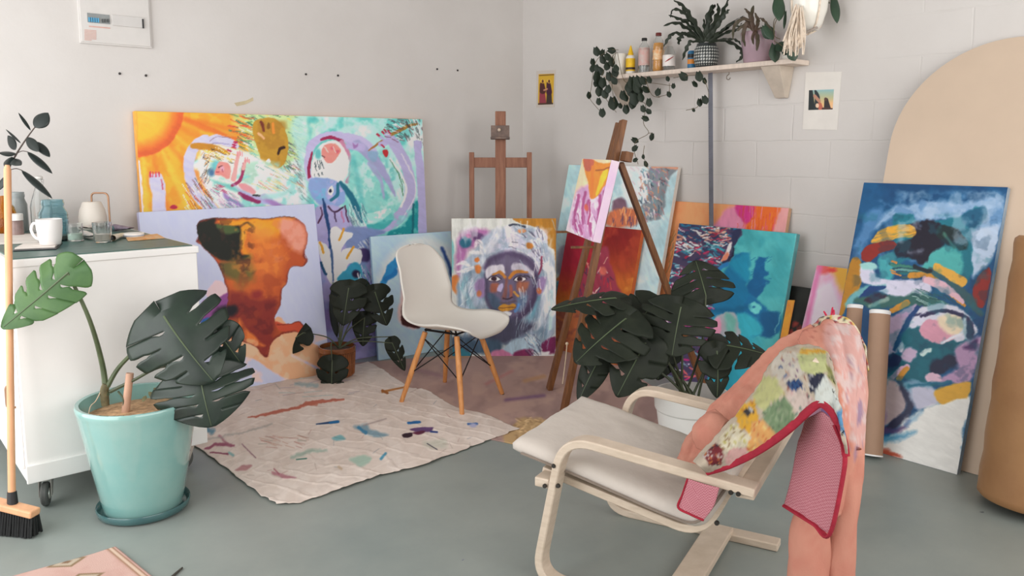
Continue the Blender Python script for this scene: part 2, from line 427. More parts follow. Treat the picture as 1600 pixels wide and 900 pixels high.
def floor_mat():
    m = bpy.data.materials.new('painted concrete floor'); m.use_nodes = True; nt = m.node_tree; b = nt.nodes['Principled BSDF']
    b.inputs['Specular IOR Level'].default_value = .45
    tc = nd(nt, 'ShaderNodeTexCoord')
    n1 = nd(nt, 'ShaderNodeTexNoise', Scale=1.3, Detail=7.0, Roughness=.62); nt.links.new(tc.outputs['Object'], n1.inputs['Vector'])
    rp = nd(nt, 'ShaderNodeValToRGB')
    rp.color_ramp.elements[0].position = .3; rp.color_ramp.elements[0].color = (*C(112, 120, 117, .62), 1)
    rp.color_ramp.elements[1].position = .7; rp.color_ramp.elements[1].color = (*C(134, 139, 134, .62), 1)
    nt.links.new(n1.outputs['Fac'], rp.inputs['Fac'])
    # paint drips and scuffs
    vo = nd(nt, 'ShaderNodeTexVoronoi', Scale=6.5); vo.inputs['Randomness'].default_value = 1.
    wn = nd(nt, 'ShaderNodeTexNoise', Scale=30., Detail=2.); nt.links.new(tc.outputs['Object'], wn.inputs['Vector'])
    ad = nd(nt, 'ShaderNodeVectorMath', operation='MULTIPLY_ADD'); ad.inputs[1].default_value = (.05, .05, 0)
    nt.links.new(wn.outputs['Color'], ad.inputs[0]); nt.links.new(tc.outputs['Object'], ad.inputs[2])
    nt.links.new(ad.outputs[0], vo.inputs['Vector'])
    lt = nd(nt, 'ShaderNodeMath', operation='LESS_THAN'); lt.inputs[1].default_value = .055; nt.links.new(vo.outputs['Distance'], lt.inputs[0])
    hs = nd(nt, 'ShaderNodeSeparateColor'); nt.links.new(vo.outputs['Color'], hs.inputs[0])
    g1 = nd(nt, 'ShaderNodeMath', operation='GREATER_THAN'); g1.inputs[1].default_value = .8; nt.links.new(hs.outputs[0], g1.inputs[0])
    ml = nd(nt, 'ShaderNodeMath', operation='MULTIPLY'); nt.links.new(lt.outputs[0], ml.inputs[0]); nt.links.new(g1.outputs[0], ml.inputs[1])
    dr = nd(nt, 'ShaderNodeValToRGB')
    dr.color_ramp.elements[0].position = .3; dr.color_ramp.elements[0].color = (*C(66, 70, 74, .5), 1)
    dr.color_ramp.elements[1].position = .8; dr.color_ramp.elements[1].color = (*C(120, 122, 145, .5), 1)
    nt.links.new(hs.outputs[1], dr.inputs['Fac'])
    mx = nd(nt, 'ShaderNodeMix', data_type='RGBA')
    nt.links.new(ml.outputs[0], mx.inputs['Factor']); nt.links.new(rp.outputs['Color'], mx.inputs[6]); nt.links.new(dr.outputs['Color'], mx.inputs[7])
    nt.links.new(mx.outputs[2], b.inputs['Base Color'])
    r2 = nd(nt, 'ShaderNodeMapRange'); r2.inputs['To Min'].default_value = .3; r2.inputs['To Max'].default_value = .48
    nt.links.new(n1.outputs['Fac'], r2.inputs['Value']); nt.links.new(r2.outputs[0], b.inputs['Roughness'])
    n3 = nd(nt, 'ShaderNodeTexNoise', Scale=22., Detail=4.); nt.links.new(tc.outputs['Object'], n3.inputs['Vector'])
    bp = nd(nt, 'ShaderNodeBump', Strength=.06, Distance=.005); nt.links.new(n3.outputs['Fac'], bp.inputs['Height']); nt.links.new(bp.outputs['Normal'], b.inputs['Normal'])
    return m
X0, Y0 = -4.9, -5.6
wm = wall_mat('white plaster', False)
def struct(name, mb, m, **kw):
    o = mb.build(name, m, **kw); o['kind'] = 'structure'; return o
struct('floor', MB().box(((X0 + WX) / 2, (Y0 + WY) / 2, -.06), (WX - X0 + .6, WY - Y0 + .6, .12)), floor_mat())
struct('ceiling', MB().box(((X0 + WX) / 2, (Y0 + WY) / 2, RH + .06), (WX - X0 + .6, WY - Y0 + .6, .12)), mat('ceiling paint', (.5, .49, .48), .8, .02, 3))
struct('wall_left', MB().box(((X0 + WX) / 2, WY + .1, RH / 2), (WX - X0 + .4, .2, RH)), wm)
struct('wall_right', MB().box((WX + .1, (Y0 + WY) / 2, RH / 2), (.2, WY - Y0, RH)), wall_mat('white painted blockwork', True))
# walls behind the photographer, each with a wide studio window
def window_wall(name, axis, pos, a0, a1, w0, w1, z0, z1, winname):
    mb = MB()
    def bx(u0, u1, v0, v1):
        c = ((u0 + u1) / 2, (v0 + v1) / 2); s_ = (u1 - u0, v1 - v0)
        if axis == 'x': mb.box((pos - .1, c[0], c[1]), (.2, s_[0], s_[1]))
        else: mb.box((c[0], pos - .1, c[1]), (s_[0], .2, s_[1]))
    bx(a0, w0, 0, RH); bx(w1, a1, 0, RH); bx(w0, w1, 0, z0); bx(w0, w1, z1, RH)
    struct(name, mb, wm)
    fr = MB(); n = max(2, round((w1 - w0) / .9))
    def bar(u0, u1, v0, v1):
        c = ((u0 + u1) / 2, (v0 + v1) / 2); s_ = (u1 - u0, v1 - v0)
        if axis == 'x': fr.box((pos - .1, c[0], c[1]), (.06, s_[0], s_[1]))
        else: fr.box((c[0], pos - .1, c[1]), (s_[0], .06, s_[1]))
    for k in range(n + 1):
        u = w0 + (w1 - w0 - .05) * k / n; bar(u, u + .05, z0, z1)
    for v in (z0, z0 + (z1 - z0) * .62, z1 - .05): bar(w0, w1, v, v + .05)
    struct(winname, fr, mat('window frame paint', (.6, .6, .6), .5))
window_wall('wall_back', 'y', Y0, X0 - .1, WX + .1, -4.6, .05, .75, 2.95, 'window_1')
window_wall('wall_side', 'x', X0, Y0, WY, -3.1, -.12, .08, 2.95, 'window_2')
def window_light(name, loc, rot, sx, sy, e, col):
    l = bpy.data.lights.new(name, 'AREA'); l.shape = 'RECTANGLE'; l.size = sx; l.size_y = sy; l.energy = e; l.color = col
    o = bpy.data.objects.new(name, l); COL.objects.link(o); o.location = loc; o.rotation_euler = rot
    return o
E1, E2 = 128., 122.
window_light('daylight_back_window', (-2.28, Y0 + .02, 1.85), (math.radians(90), 0, 0), 4.6, 2.15, E1, (1., .955, .90))
window_light('daylight_side_window', (X0 + .02, -1.6, 1.5), (math.radians(90), 0, math.radians(-90)), 2.95, 2.85, E2, (1., .985, .965))
w = bpy.data.worlds.new('daylight'); SC.world = w; w.use_nodes = True
bg = w.node_tree.nodes['Background']; bg.inputs[0].default_value = (.80, .88, 1., 1); bg.inputs[1].default_value = 1.0

# camera
cd = bpy.data.cameras.new('camera'); co = bpy.data.objects.new('camera', cd); COL.objects.link(co)
cd.sensor_width = 36.; cd.sensor_fit = 'HORIZONTAL'; cd.lens = F_ / 1600. * 36.; cd.shift_y = -(450. - CY_) / 1600.; cd.clip_start = .05
M = Matrix(((RT[0], UP[0], -FW[0], CAM[0]), (RT[1], UP[1], -FW[1], CAM[1]), (RT[2], UP[2], -FW[2], CAM[2]), (0, 0, 0, 1)))
co.matrix_world = M; SC.camera = co
vs = SC.view_settings; vs.view_transform = 'Standard'; vs.look = 'None'; vs.gamma = 1.; vs.use_curve_mapping = False; vs.exposure = -.40
SC.display_settings.display_device = 'sRGB'

# ---- small things fixed to the left wall
pm = mat('fuse box paint', (.66, .635, .61), .5, .02)
def on_left(x, y, off=0.): return wly(x, y, WY - off)
a, bq = on_left(124, 67.5), on_left(237, 76.5)
fz0, fz1, fx0, fx1 = a[2], a[2] + .42, a[0], bq[0]
t = thing('fuse_box', 'white fuse box set flush in the left wall near the ceiling', 'fuse box', ((fx0 + fx1) / 2, WY, fz0))
MB().box(((fx0 + fx1) / 2, WY - .006, (fz0 + fz1) / 2), (fx1 - fx0, .014, fz1 - fz0)).build('cover', pm, t, bevel=.003)
MB().box(((fx0 + fx1) / 2, WY - .015, (fz0 + fz1) / 2), (fx1 - fx0 - .016, .006, fz1 - fz0 - .016)).build('door_panel', pm, t, bevel=.002)
p1, p2 = on_left(136, 20, .019), on_left(172, 38, .019)
MB().box(((p1[0] + p2[0]) / 2, WY - .0195, (p1[2] + p2[2]) / 2), (p2[0] - p1[0], .003, p1[2] - p2[2])).build('breaker_window', mat('breaker grey', C(120, 124, 124), .3, .05), t)
p3, p4 = on_left(137, 25, .02), on_left(155, 35, .02)
m_ = MB()
for k in range(5):
    x = p3[0] + (p4[0] - p3[0]) * (k + .5) / 5; m_.box((x, WY - .024, (p3[2] + p4[2]) / 2 - .004), (.007, .008, .022))
o = m_.build('breaker_switch_row', mat('switch blue', C(70, 140, 175), .4), t); 
m_ = MB()
for k in range(3):
    x = on_left(160 + 4.4 * k, 32, .02); m_.box((x[0], WY - .024, x[2] - .002), (.007, .008, .018))
m_.build('spare_switch_row', mat('switch dark', C(70, 74, 74), .4), t)
p1, p2 = on_left(174, 23, .019), on_left(226, 48, .019)
MB().box(((p1[0] + p2[0]) / 2, WY - .021, (p1[2] + p2[2]) / 2 + .006), (p2[0] - p1[0], .008, p1[2] - p2[2] - .012)).build('cover_strip', mat('fuse strip', (.62, .6, .58), .5, .02), t, bevel=.002)
p = on_left(223.5, 37, .026)
MB().box(p, (.008, .004, .048)).build('latch', mat('black plastic', (.02, .02, .022), .45), t)
rm_ = mat('label print', C(190, 150, 140), .7)
m_ = MB()
for k in range(8):
    y0 = 46.5 + k * 2.2; q0 = on_left(132, y0, .019); L = .055 * (1 if k < 7 else .6)
    m_.box((q0[0] + L / 2, WY - .0187, q0[2]), (L, .001, .0035))
q0 = on_left(139, 41, .019); m_.box((q0[0] + .05, WY - .0187, q0[2]), (.1, .001, .006))
m_.build('label_text', rm_, t)
sm_ = mat('dark screw', (.045, .042, .04), .5, metal=.4)
for (x, y) in ((187, 115), (228, 118), (478, 116), (528, 118), (683, 108), (715, 110)):
    p = on_left(x, y, .003)
    o = MB().lathe(p, [(0, -.002), (.0065, -.001), (.0065, .003), (.004, .005), (0, .005)], 10, axis=(0, -1, 0)).build('wall_screw', sm_, loc=p, smooth=True)
    tag(o, 'small dark screw left in the bare left wall', 'screw', 'screws left in the left wall')
q = [on_left(366, 161, .001), on_left(385, 157, .001), on_left(395, 152, .001), on_left(396, 157, .001), on_left(383, 163, .001), on_left(370, 166, .001)]
tag(MB().prism(q, (0, -.0008, 0)).build('masking_tape', mat('old tape', (.60, .52, .34), .7, .1)), 'torn scrap of yellowed tape on the wall above the widest painting', 'tape')
# ---- right wall: picture cards
def card(name, x0, y0, x1, y1, X):
    a = wrx(x0, y0, X); b = wrx(x1, y1, X); return a, b
white_paper = mat('white paper', C(204, 200, 194), .7, .02)
def wall_card(name, label, cat, tl, tr, br, bl, off, mt, thick=.0012):
    P = [wrx(*q, WX - off) for q in (tl, tr, br, bl)]
    t = thing(name, label, cat, np.mean(P, 0))
    MB().prism(P, (thick, 0, 0)).build('paper', mt, t)
    return t
def pic(t, name, tl, tr, br, bl, off, paintfn, n=60):
    q = [wrx(*p_, WX - off) for p_ in (tl, tr, br, bl)]
    u = np.linspace(0, 1, n)[None, :, None]; v = np.linspace(0, 1, n)[:, None, None]
    P = (q[0] * (1 - u) + q[1] * u) * (1 - v) + (q[3] * (1 - u) + q[2] * u) * v
    o = grid_mesh(name, P, paint_mat('print pigment', .4, .0), t)
    X, Y = px_of(P); pa = Paint(X, Y, (200, 160, 40)); paintfn(pa); pa.apply(o.data, ILL); return o
t = wall_card('icon_card', 'small card of two robed figures on gold taped to the right wall', 'picture card', (838, 111), (868, 109), (866, 167), (838, 168), .002, mat('card paper', C(186, 178, 170), .7, .02))
def _icon(p):
    p.c[:] = (196, 154, 40)
    p.stroke([(847, 136), (848, 161)], [7, 11], (140, 52, 66)); p.stroke([(847, 132), (848, 142)], [7, 10], (74, 34, 36))
    p.stroke([(858, 134), (858, 161)], [6, 9], (58, 44, 40)); p.stroke([(857, 130), (858, 144)], [6, 9], (62, 26, 48))
    for x in (848, 858): p.blob(x, 127, 3.4, 3.6, (222, 176, 60)); p.blob(x, 127, 1.9, 2.8, (92, 50, 40))
    p.stroke([(850, 141), (855, 139)], 2.2, (190, 130, 100))
    p.stroke([(840, 162.5), (867, 162)], 2.6, (70, 52, 40)); p.stroke([(843, 118), (866, 116.5)], 1.6, (110, 76, 30))
pic(t, 'print', (841.5, 116), (866, 115), (864.3, 163), (840.5, 164), .0022, _icon)
t = wall_card('photo_print', 'instant photo of dark figures under a blue sky, white border, right wall', 'photo print', (1259, 113), (1315, 112), (1308, 203), (1254, 202), .002, white_paper)
def _pol(p):
    p.all(np.clip((p.Y - 138) / 34, 0, 1), (226, 178, 140)); p.all(np.clip(1 - (p.Y - 138) / 26, 0, 1), (120, 170, 186))
    p.all(np.clip((p.X - 1290) / 14, 0, 1) * np.clip((p.Y - 155) / 10, 0, 1), (232, 168, 120))
    p.stroke([(1266, 143), (1268, 172)], [8, 12], (24, 34, 36)); p.stroke([(1274, 142), (1277, 152), (1276, 172)], [3, 8, 8], (30, 42, 46))
    p.stroke([(1273, 150), (1280, 158)], 5, (170, 120, 96)); p.stroke([(1281, 163), (1283, 172)], [6, 8], (176, 90, 70)); p.blob(1277, 165, 3, 4, (214, 180, 150))
    p.stroke([(1291, 156), (1293, 172)], [6, 12], (44, 34, 34)); p.blob(1290, 155, 2.6, 3, (80, 50, 40)); p.stroke([(1286, 170), (1302, 171)], 4, (70, 44, 40))
pic(t, 'print', (1264, 141), (1303, 139.5), (1301, 171), (1263, 172), .0024, _pol)
# ================================================================ canvases leaning on the walls
PMAT = paint_mat('canvas pigment', .5, .15, 240.)
def canvas(name, label, par, th, edge, step=1.35, ill=ILL, z0=0., group=None, wob_=1.):
    """par: foot corner x, y, yaw, tilt, width, height (metres)"""
    x, y, yaw, tilt, w, h = par
    u = np.array([math.cos(yaw), math.sin(yaw), 0]); n0 = np.array([-u[1], u[0], 0])
    v = n0 * math.sin(tilt) + np.array([0, 0, math.cos(tilt)]); n = n0 * math.cos(tilt) - np.array([0, 0, math.sin(tilt)])
    B = np.array([x, y, z0])
    t = thing(name, label, 'painting', B + u * w / 2, group)
    MB().box(B + u * w / 2 + v * h / 2 + n * (th / 2 + .0008), (w, th, h), (u, n, v)).build('canvas_edge', edge, t, bevel=.003)
    d = dep(B + u * w / 2 + v * h / 2)
    m = step * d / F_
    nx, ny = max(8, int(w / m)), max(8, int(h / m))
    a = np.linspace(.0015, w - .0015, nx)[None, :, None]; b = np.linspace(.0015, h - .0015, ny)[:, None, None]
    P = B + u * a + v * b
    o = grid_mesh('painted_front', P, PMAT, t)
    X, Y = px_of(P)
    return o, Paint(X, Y, (230, 228, 224), wob_), t
raw = mat('raw canvas edge', C(196, 188, 180), .75, .04, 30)
lilac_e = mat('lilac canvas edge', C(176, 174, 200), .7, .04)

# ---- 1 the wide figure painting
o, p, _ = canvas('figure_painting', 'very wide painting of two bending lilac figures with an orange sun', (-2.569, -.100, 0., .050, 1.828, 1.549), .035, mat('orange edge', C(214, 150, 70), .7, .1), 1.25)
z5 = zz(200, 160, 5.); z6 = zz(440, 160, 3.75); z8 = zz(480, 320, 3.6)
p.c[:] = (202, 224, 220)
p.wash((104, 186, 180), 40, .40, .6, .85); p.wash((236, 238, 234), 22, .54, .72, .6)
# orange half
p.poly([(200, 168), (384, 170), (380, 200), (386, 224), (398, 238), (352, 236), (330, 224), (302, 236), (291, 262), (297, 290), (318, 328), (330, 620), (200, 620)], (238, 158, 42), 2, smooth=False)
p.wash((228, 128, 34), 16, .45, .6, .6, (212, 170, 380, 330), sx=1.)
cx, cy = 214, 174
for ang, w_, c in ((8, 8, (222, 112, 36)), (20, 12, (226, 120, 36)), (33, 8, (244, 176, 52)), (45, 11, (224, 124, 40)), (58, 10, (244, 178, 54)), (70, 9, (222, 118, 38)), (82, 8, (246, 182, 60))):
    a = math.radians(ang); p.stroke([(cx + 70 * math.cos(a), cy + 70 * math.sin(a)), (cx + 190 * math.cos(a + .06), cy + 190 * math.sin(a + .06))], [w_ * .6, w_ * 1.6], c, 6, .7)
r_ = np.hypot(p.X - 211, p.Y - 170)
p.all(np.clip((78 - r_) / 2.5, 0, 1), (206, 86, 40)); p.all(np.clip((70 - r_) / 22, 0, 1), (240, 166, 44)); p.all(np.clip((58 - r_) / 30, 0, 1) * np.clip((218 - p.Y) / 40, 0, 1), (238, 172, 56))
p.stroke(z5((450, 130), (600, 200), (800, 270), (900, 300)), [6, 9, 7, 4], (206, 96, 36), 4, .8)
# turquoise field with brush marks
p.poly([(372, 172), (500, 176), (470, 240), (430, 262), (396, 240), (374, 205)], (176, 196, 120), 10, alpha=.8)
ins_pal = lambda x, y: not (398 < x < 452 and 184 < y < 262)
p.hatch((376, 176, 482, 262), 240, 12, 1.8, [(34, 92, 80), (52, 120, 100), (90, 150, 110), (216, 196, 60), (228, 230, 214), (30, 74, 78)], .42, .15, inside=ins_pal)
p.hatch((362, 176, 392, 226), 40, 12, 2.4, [(214, 84, 40), (240, 140, 50), (60, 120, 80), (200, 60, 50)], .3, .2)
p.hatch((372, 220, 404, 266), 40, 12, 1.6, [(30, 110, 110), (240, 240, 236), (90, 180, 170)], .5, .15)
p.hatch((436, 226, 488, 312), 120, 13, 1.4, [(80, 100, 96), (120, 92, 100), (60, 84, 92), (190, 200, 190)], .85, .2)
# palette
p.poly(z5((990, 150), (1060, 118), (1150, 130), (1220, 205), (1257, 330), (1240, 440), (1180, 512), (1110, 515), (1050, 470), (1020, 380), (985, 270), (978, 190)), (178, 132, 38), 1.2)
p.wash((160, 112, 34), 14, .5, .62, .7, (400, 186, 450, 262))
for pts, w_, c in ((((1042, 150), (1065, 220)), 4.5, (110, 44, 30)), (((1095, 165), (1100, 195)), 5, (122, 78, 24)), (((1132, 165), (1138, 235)), 4, (222, 128, 40)), (((1025, 240), (1065, 285)), 3.4, (222, 158, 110)), (((1172, 400), (1185, 365), (1222, 352)), 4.5, (50, 26, 20))):
    p.stroke(z5(*pts), w_, c)
p.blob(200 + 1098 / 5, 160 + 462 / 5, 3.4, 4, (240, 232, 214))
# first figure
p.poly(z5((600, 300), (560, 420), (560, 560), (640, 720), (760, 830), (1300, 830), (1300, 600), (1100, 480), (900, 380), (720, 330)), (214, 226, 218), 6, alpha=.9)
p.wash((150, 192, 172), 14, .45, .62, .8, (372, 250, 440, 330)); p.wash((110, 190, 186), 12, .5, .66, .7, (330, 270, 470, 330))
p.stroke(z5((600, 285), (530, 330), (480, 440), (480, 560), (540, 710), (660, 850), (700, 1000)), [14, 15, 17, 17, 18, 20, 22], (184, 182, 216), 1.4)
p.stroke(z5((590, 300), (690, 290), (790, 315), (850, 340)), [6, 15, 15, 8], (186, 184, 218), 1.4)
p.stroke(z5((640, 330), (700, 318), (800, 330)), [1.5, 2, 1], (140, 134, 178), 1); p.stroke(z5((640, 300), (700, 268), (800, 275)), 1.3, (120, 92, 110), 1, .7)
p.stroke(z5((510, 340), (600, 345), (690, 362), (780, 400)), [10, 12, 10, 6], (184, 122, 32), 1.5)
for k, (x, y) in enumerate(((842, 312), (832, 332), (828, 352), (790, 378))): p.blob(200 + x / 5, 160 + y / 5, 4.4, 2., (176, 40, 84), ang=.1 + .25 * (k == 3))
p.stroke(z5((620, 400), (580, 480), (590, 590), (650, 700), (740, 800)), [9, 9, 9, 9, 10], (238, 238, 236), 2.5)
p.hatch((314, 238, 330, 288), 34, 7, 1.5, [(52, 76, 78), (84, 60, 60), (200, 130, 70)], -1.0, .2, inside=lambda x, y: abs(x - 319) < 8)
p.hatch((320, 232, 366, 254), 60, 9, 1.6, [(240, 190, 40), (200, 140, 30), (60, 50, 40), (240, 232, 200)], .45, .25)
p.blob(337, 259, 9, 9, (98, 180, 186), .8); p.blob(331, 270, 5, 6, (66, 110, 150), .9); p.poly(z5((640, 590), (700, 620), (800, 640), (900, 700), (830, 690), (700, 640)), (110, 186, 180), 4)
p.poly(z5((690, 500), (720, 465), (780, 475), (805, 530), (800, 590), (770, 600), (735, 575), (680, 560)), (226, 132, 126), 1.5); p.blob(347.5, 263.5, 4, 4.5, (206, 148, 168), .7)
p.stroke(z5((705, 510), (735, 495)), 1.2, (90, 50, 60)); p.stroke(z5((735, 520), (742, 545)), 1.4, (160, 70, 84)); p.stroke(z5((690, 540), (715, 548)), 1.6, (170, 50, 70))
p.stroke(z5((825, 600), (845, 500), (862, 400)), [8, 6, 6], (224, 148, 146), 1.2)
p.stroke(z5((810, 648), (870, 615), (900, 540), (912, 480)), [4, 5.5, 5, 5], (150, 44, 88), 1.2); p.stroke(z5((905, 520), (925, 450)), 5, (224, 150, 146), 1.2)
for x, y in ((850, 385), (872, 380), (888, 388), (920, 432), (938, 430), (950, 440)): p.stroke(z5((x, y), (x + 4, y + 32)), 1.6, (214, 120, 130))
p.poly(z5((860, 640), (930, 640), (1000, 690), (980, 715), (900, 680)), (226, 136, 142), 2); p.poly(z5((780, 610), (870, 680), (900, 740), (1040, 790), (1180, 800), (1050, 740), (930, 700)), (162, 158, 200), 3)
p.stroke(z5((875, 705), (940, 745), (1025, 775)), [5, 8, 6], (136, 36, 88), 1.5); p.stroke(z5((985, 722), (1035, 726)), 3, (44, 40, 48))
p.poly(z5((750, 690), (800, 740), (910, 810), (800, 815), (740, 720)), (140, 104, 170), 5, alpha=.9); p.stroke(z5((1060, 740), (1160, 800), (1250, 830)), [9, 8, 6], (158, 120, 180), 4)
p.hatch((336, 288, 352, 302), 12, 9, 1.4, [(186, 30, 80), (150, 60, 100)], .35, .1)
p.hatch((330, 300, 380, 330), 40, 14, 1.4, [(120, 70, 130), (236, 236, 240), (90, 150, 150), (180, 120, 160)], .7, .12)
p.hatch((290, 282, 330, 330), 60, 17, 1.7, [(196, 70, 40), (80, 90, 80), (238, 234, 226), (120, 50, 50), (240, 150, 50)], .95, .12, inside=lambda x, y: (y - 282) > (x - 312) * 1.4 - 5)
p.hatch((400, 262, 470, 300), 40, 20, 1.6, [(222, 196, 130), (200, 120, 100), (232, 232, 226), (110, 150, 140)], .5, .12)
p.stroke(z5((1060, 740), (1200, 720), (1300, 650)), [8, 7, 5], (150, 200, 196), 4, .8)
# raised foot and toes
p.poly(z5((165, 580), (200, 560), (265, 575), (290, 700), (290, 1000), (200, 1000), (190, 760)), (186, 184, 216), 1.4)
for x in (168, 188, 212, 238): p.stroke(z5((x, 548), (x + 4, 585)), 2.4, (196, 52, 78))
p.stroke(z5((262, 610), (266, 680)), 1.6, (190, 60, 84)); p.blob(271.5, 324, 7, 3.6, (170, 30, 60)); p.stroke([(217, 252), (222, 330), (226, 420)], [4, 5, 5], (226, 196, 200), 1)
p.stroke([(214, 176), (215, 250)], 2, (200, 130, 60), 1.5, .5)
# right half ground
p.poly([(470, 176), (668, 182), (672, 330), (560, 360), (500, 330), (470, 260)], (166, 212, 206), 8, alpha=.85)
p.wash((84, 186, 180), 26, .42, .6, .85, (478, 178, 640, 240)); p.wash((226, 234, 230), 18, .54, .7, .6, (470, 178, 670, 340)); p.wash((70, 170, 168), 30, .5, .66, .6, (478, 178, 672, 345))
# second figure
p.stroke(z6((168, 450), (152, 350), (180, 245), (260, 195), (360, 200), (450, 235), (520, 290)), [9, 11, 12, 11, 13, 24, 20], (176, 168, 208), 1.5)
p.poly(z6((185, 445), (185, 340), (215, 260), (300, 225), (365, 250), (390, 330), (385, 410), (345, 470), (270, 480)), (238, 236, 230), 1.6)
p.stroke(z6((165, 440), (160, 380), (178, 290)), [5, 6, 3], (146, 30, 72)); p.stroke(z6((232, 218), (290, 205), (352, 225)), [4, 6, 5], (150, 34, 78)); p.stroke(z6((352, 230), (395, 300), (405, 390), (385, 470)), [6, 5, 6, 5], (186, 120, 150), 2)
p.blob(440 + 215 / 3.75, 160 + 300 / 3.75, 6, 11, (90, 176, 176), .6)
p.poly(z6((235, 300), (255, 250), (320, 245), (350, 285), (330, 320), (300, 355), (262, 352)), (224, 130, 122), 1.5); p.blob(519, 232, 4, 3, (206, 96, 110), .7); p.blob(527, 238, 4, 3.4, (196, 90, 104), .7)
p.stroke(z6((238, 312), (252, 322)), 1.4, (60, 40, 50)); p.stroke(z6((250, 262), (270, 290)), 1.3, (238, 200, 190)); p.stroke(z6((300, 262), (318, 300)), 1.3, (240, 200, 190))
p.hatch(tuple(np.array((490, 252, 505, 280)).tolist()), 16, 7, 1.5, [(40, 60, 70), (24, 44, 60)], 1.3, .2)
p.poly(z6((410, 300), (480, 300), (560, 360), (640, 480), (690, 600), (600, 660), (470, 640), (430, 560), (390, 470)), (124, 198, 190), 5, alpha=.95)
p.wash((196, 222, 216), 16, .5, .64, .7, (550, 250, 630, 335)); p.wash((72, 172, 170), 14, .5, .64, .6, (540, 240, 620, 340)); p.stroke(z6((415, 320), (450, 460), (470, 600)), [6, 10, 8], (84, 176, 176), 6, .7)
p.stroke(z6((440, 250), (530, 320), (610, 430), (665, 545)), [16, 15, 10, 3], (150, 150, 192), 2.4); p.stroke(z6((520, 360), (580, 450), (600, 560)), [9, 6, 3], (150, 158, 194), 3)
p.stroke(z6((395, 250), (470, 265)), 12, (170, 160, 204), 3); p.poly(z6((415, 235), (432, 250), (446, 240), (444, 262), (424, 270)), (150, 110, 170), 1.4)
p.poly(z6((505, 288), (560, 290), (556, 340), (530, 345)), (126, 158, 190), 3)
p.stroke(z6((640, 215), (690, 290), (735, 380), (752, 480), (745, 580), (690, 670), (590, 735), (460, 765), (420, 765)), [15, 16, 17, 17, 18, 18, 17, 17, 15], (166, 160, 200), 1.4)
p.stroke(z6((700, 300), (775, 440), (780, 560), (700, 690)), 2, (206, 202, 226), 1.2, .8); p.stroke(z6((640, 330), (700, 420), (730, 520), (700, 610)), 3, (226, 236, 230), 2)
p.stroke(z6((795, 245), (810, 380), (825, 560), (825, 900)), [11, 12, 13, 14], (166, 160, 202), 1.4); p.stroke(z6((830, 120), (845, 330), (855, 580)), 3.4, (236, 234, 230), 1.4)
for x in (776, 790, 803, 816): p.stroke(z6((x, 232), (x + 2, 268)), 2.4, (150, 146, 190)); 
p.stroke(z6((512, 278), (590, 225)), [2, 5], (156, 104, 56)); p.stroke(z6((640, 192), (720, 150), (795, 122)), [5, 6, 3], (150, 116, 50))
p.stroke(z6((585, 245), (640, 215)), 9, (168, 162, 204), 1.5)
for a, b in (((558, 185), (578, 200)), ((588, 172), (606, 190)), ((602, 160), (620, 180)), ((628, 170), (640, 186)), ((588, 248), (602, 262))): p.stroke(z6(a, b), 3.2, (170, 36, 64))
for a, b in (((578, 200), (610, 220)), ((606, 190), (625, 212)), ((620, 180), (640, 206))): p.stroke(z6(a, b), 3.6, (168, 162, 204))
p.poly(z6((592, 285), (606, 276), (622, 280), (630, 298), (615, 320), (596, 304)), (178, 40, 46), 1)
p.stroke(z6((636, 335), (690, 430), (714, 545)), 1.2, (60, 110, 80))
for x, y in ((650, 350), (668, 385), (684, 425), (690, 480), (704, 510), (705, 450)): p.stroke(z6((x, y), (x + 10, y + 26)), [1, 4, 1], (70, 130, 90))
p.hatch((605, 186, 662, 226), 95, 9, 1.5, [(60, 50, 60), (240, 238, 234), (110, 50, 70), (70, 84, 80), (60, 44, 56)], lambda x, y: .35 if x < 632 else 1.1, .25, inside=lambda x, y: y < 222 + (x - 640) * .1)
p.poly(z6((482, 662), (560, 640), (630, 625), (645, 645), (600, 680), (500, 706)), (240, 236, 226), 1.4)
p.poly(z6((440, 600), (500, 650), (500, 740), (580, 745), (650, 690), (640, 650), (590, 690), (500, 715), (470, 650)), (56, 160, 160), 2.5); p.wash((110, 196, 190), 10, .5, .6, .7, (560, 320, 625, 350))
p.poly(z6((790, 580), (770, 640), (700, 720), (620, 780), (640, 1000), (900, 1000), (900, 585), (860, 585)), (22, 136, 142), 3); p.wash((110, 196, 190), 9, .5, .6, .6, (610, 320, 670, 372)); p.stroke(z6((775, 600), (768, 760)), 3.5, (16, 96, 110), 2)
p.stroke(z6((795, 245), (810, 380), (825, 560), (828, 900)), [11, 12, 13, 14], (166, 160, 202), 1.4)
# blue creature with an eye
p.poly(z6((165, 460), (230, 440), (320, 460), (365, 500), (375, 560), (330, 610), (260, 620), (200, 590), (170, 530)), (126, 152, 202), 2.5, 2); p.wash((96, 176, 206), 10, .45, .6, .7, (484, 282, 512, 316)); p.wash((176, 166, 210), 9, .5, .6, .8, (508, 280, 540, 322))
p.stroke(z6((330, 480), (325, 540), (290, 575)), [4, 6, 4], (30, 104, 130), 1.5); p.poly(z6((272, 520), (288, 488), (304, 516), (290, 548)), (236, 236, 238), 1); p.blob(440 + 287 / 3.75, 160 + 520 / 3.75, 2.4, 3.4, (24, 30, 60))
p.stroke(z6((180, 590), (215, 620)), 3, (90, 190, 190)); p.poly(z6((200, 620), (360, 620), (420, 740), (380, 800), (190, 800)), (160, 154, 200), 3)
p.stroke(z6((275, 612), (310, 640), (360, 615)), 2.6, (60, 30, 60)); p.stroke(z6((230, 620), (240, 660), (215, 710)), 2.4, (80, 40, 76)); p.stroke(z6((310, 640), (322, 700)), 2.4, (66, 40, 80)); p.stroke(z6((370, 610), (392, 700)), 2.6, (84, 30, 70)); p.stroke(z6((350, 640), (365, 700)), 3, (170, 110, 150))
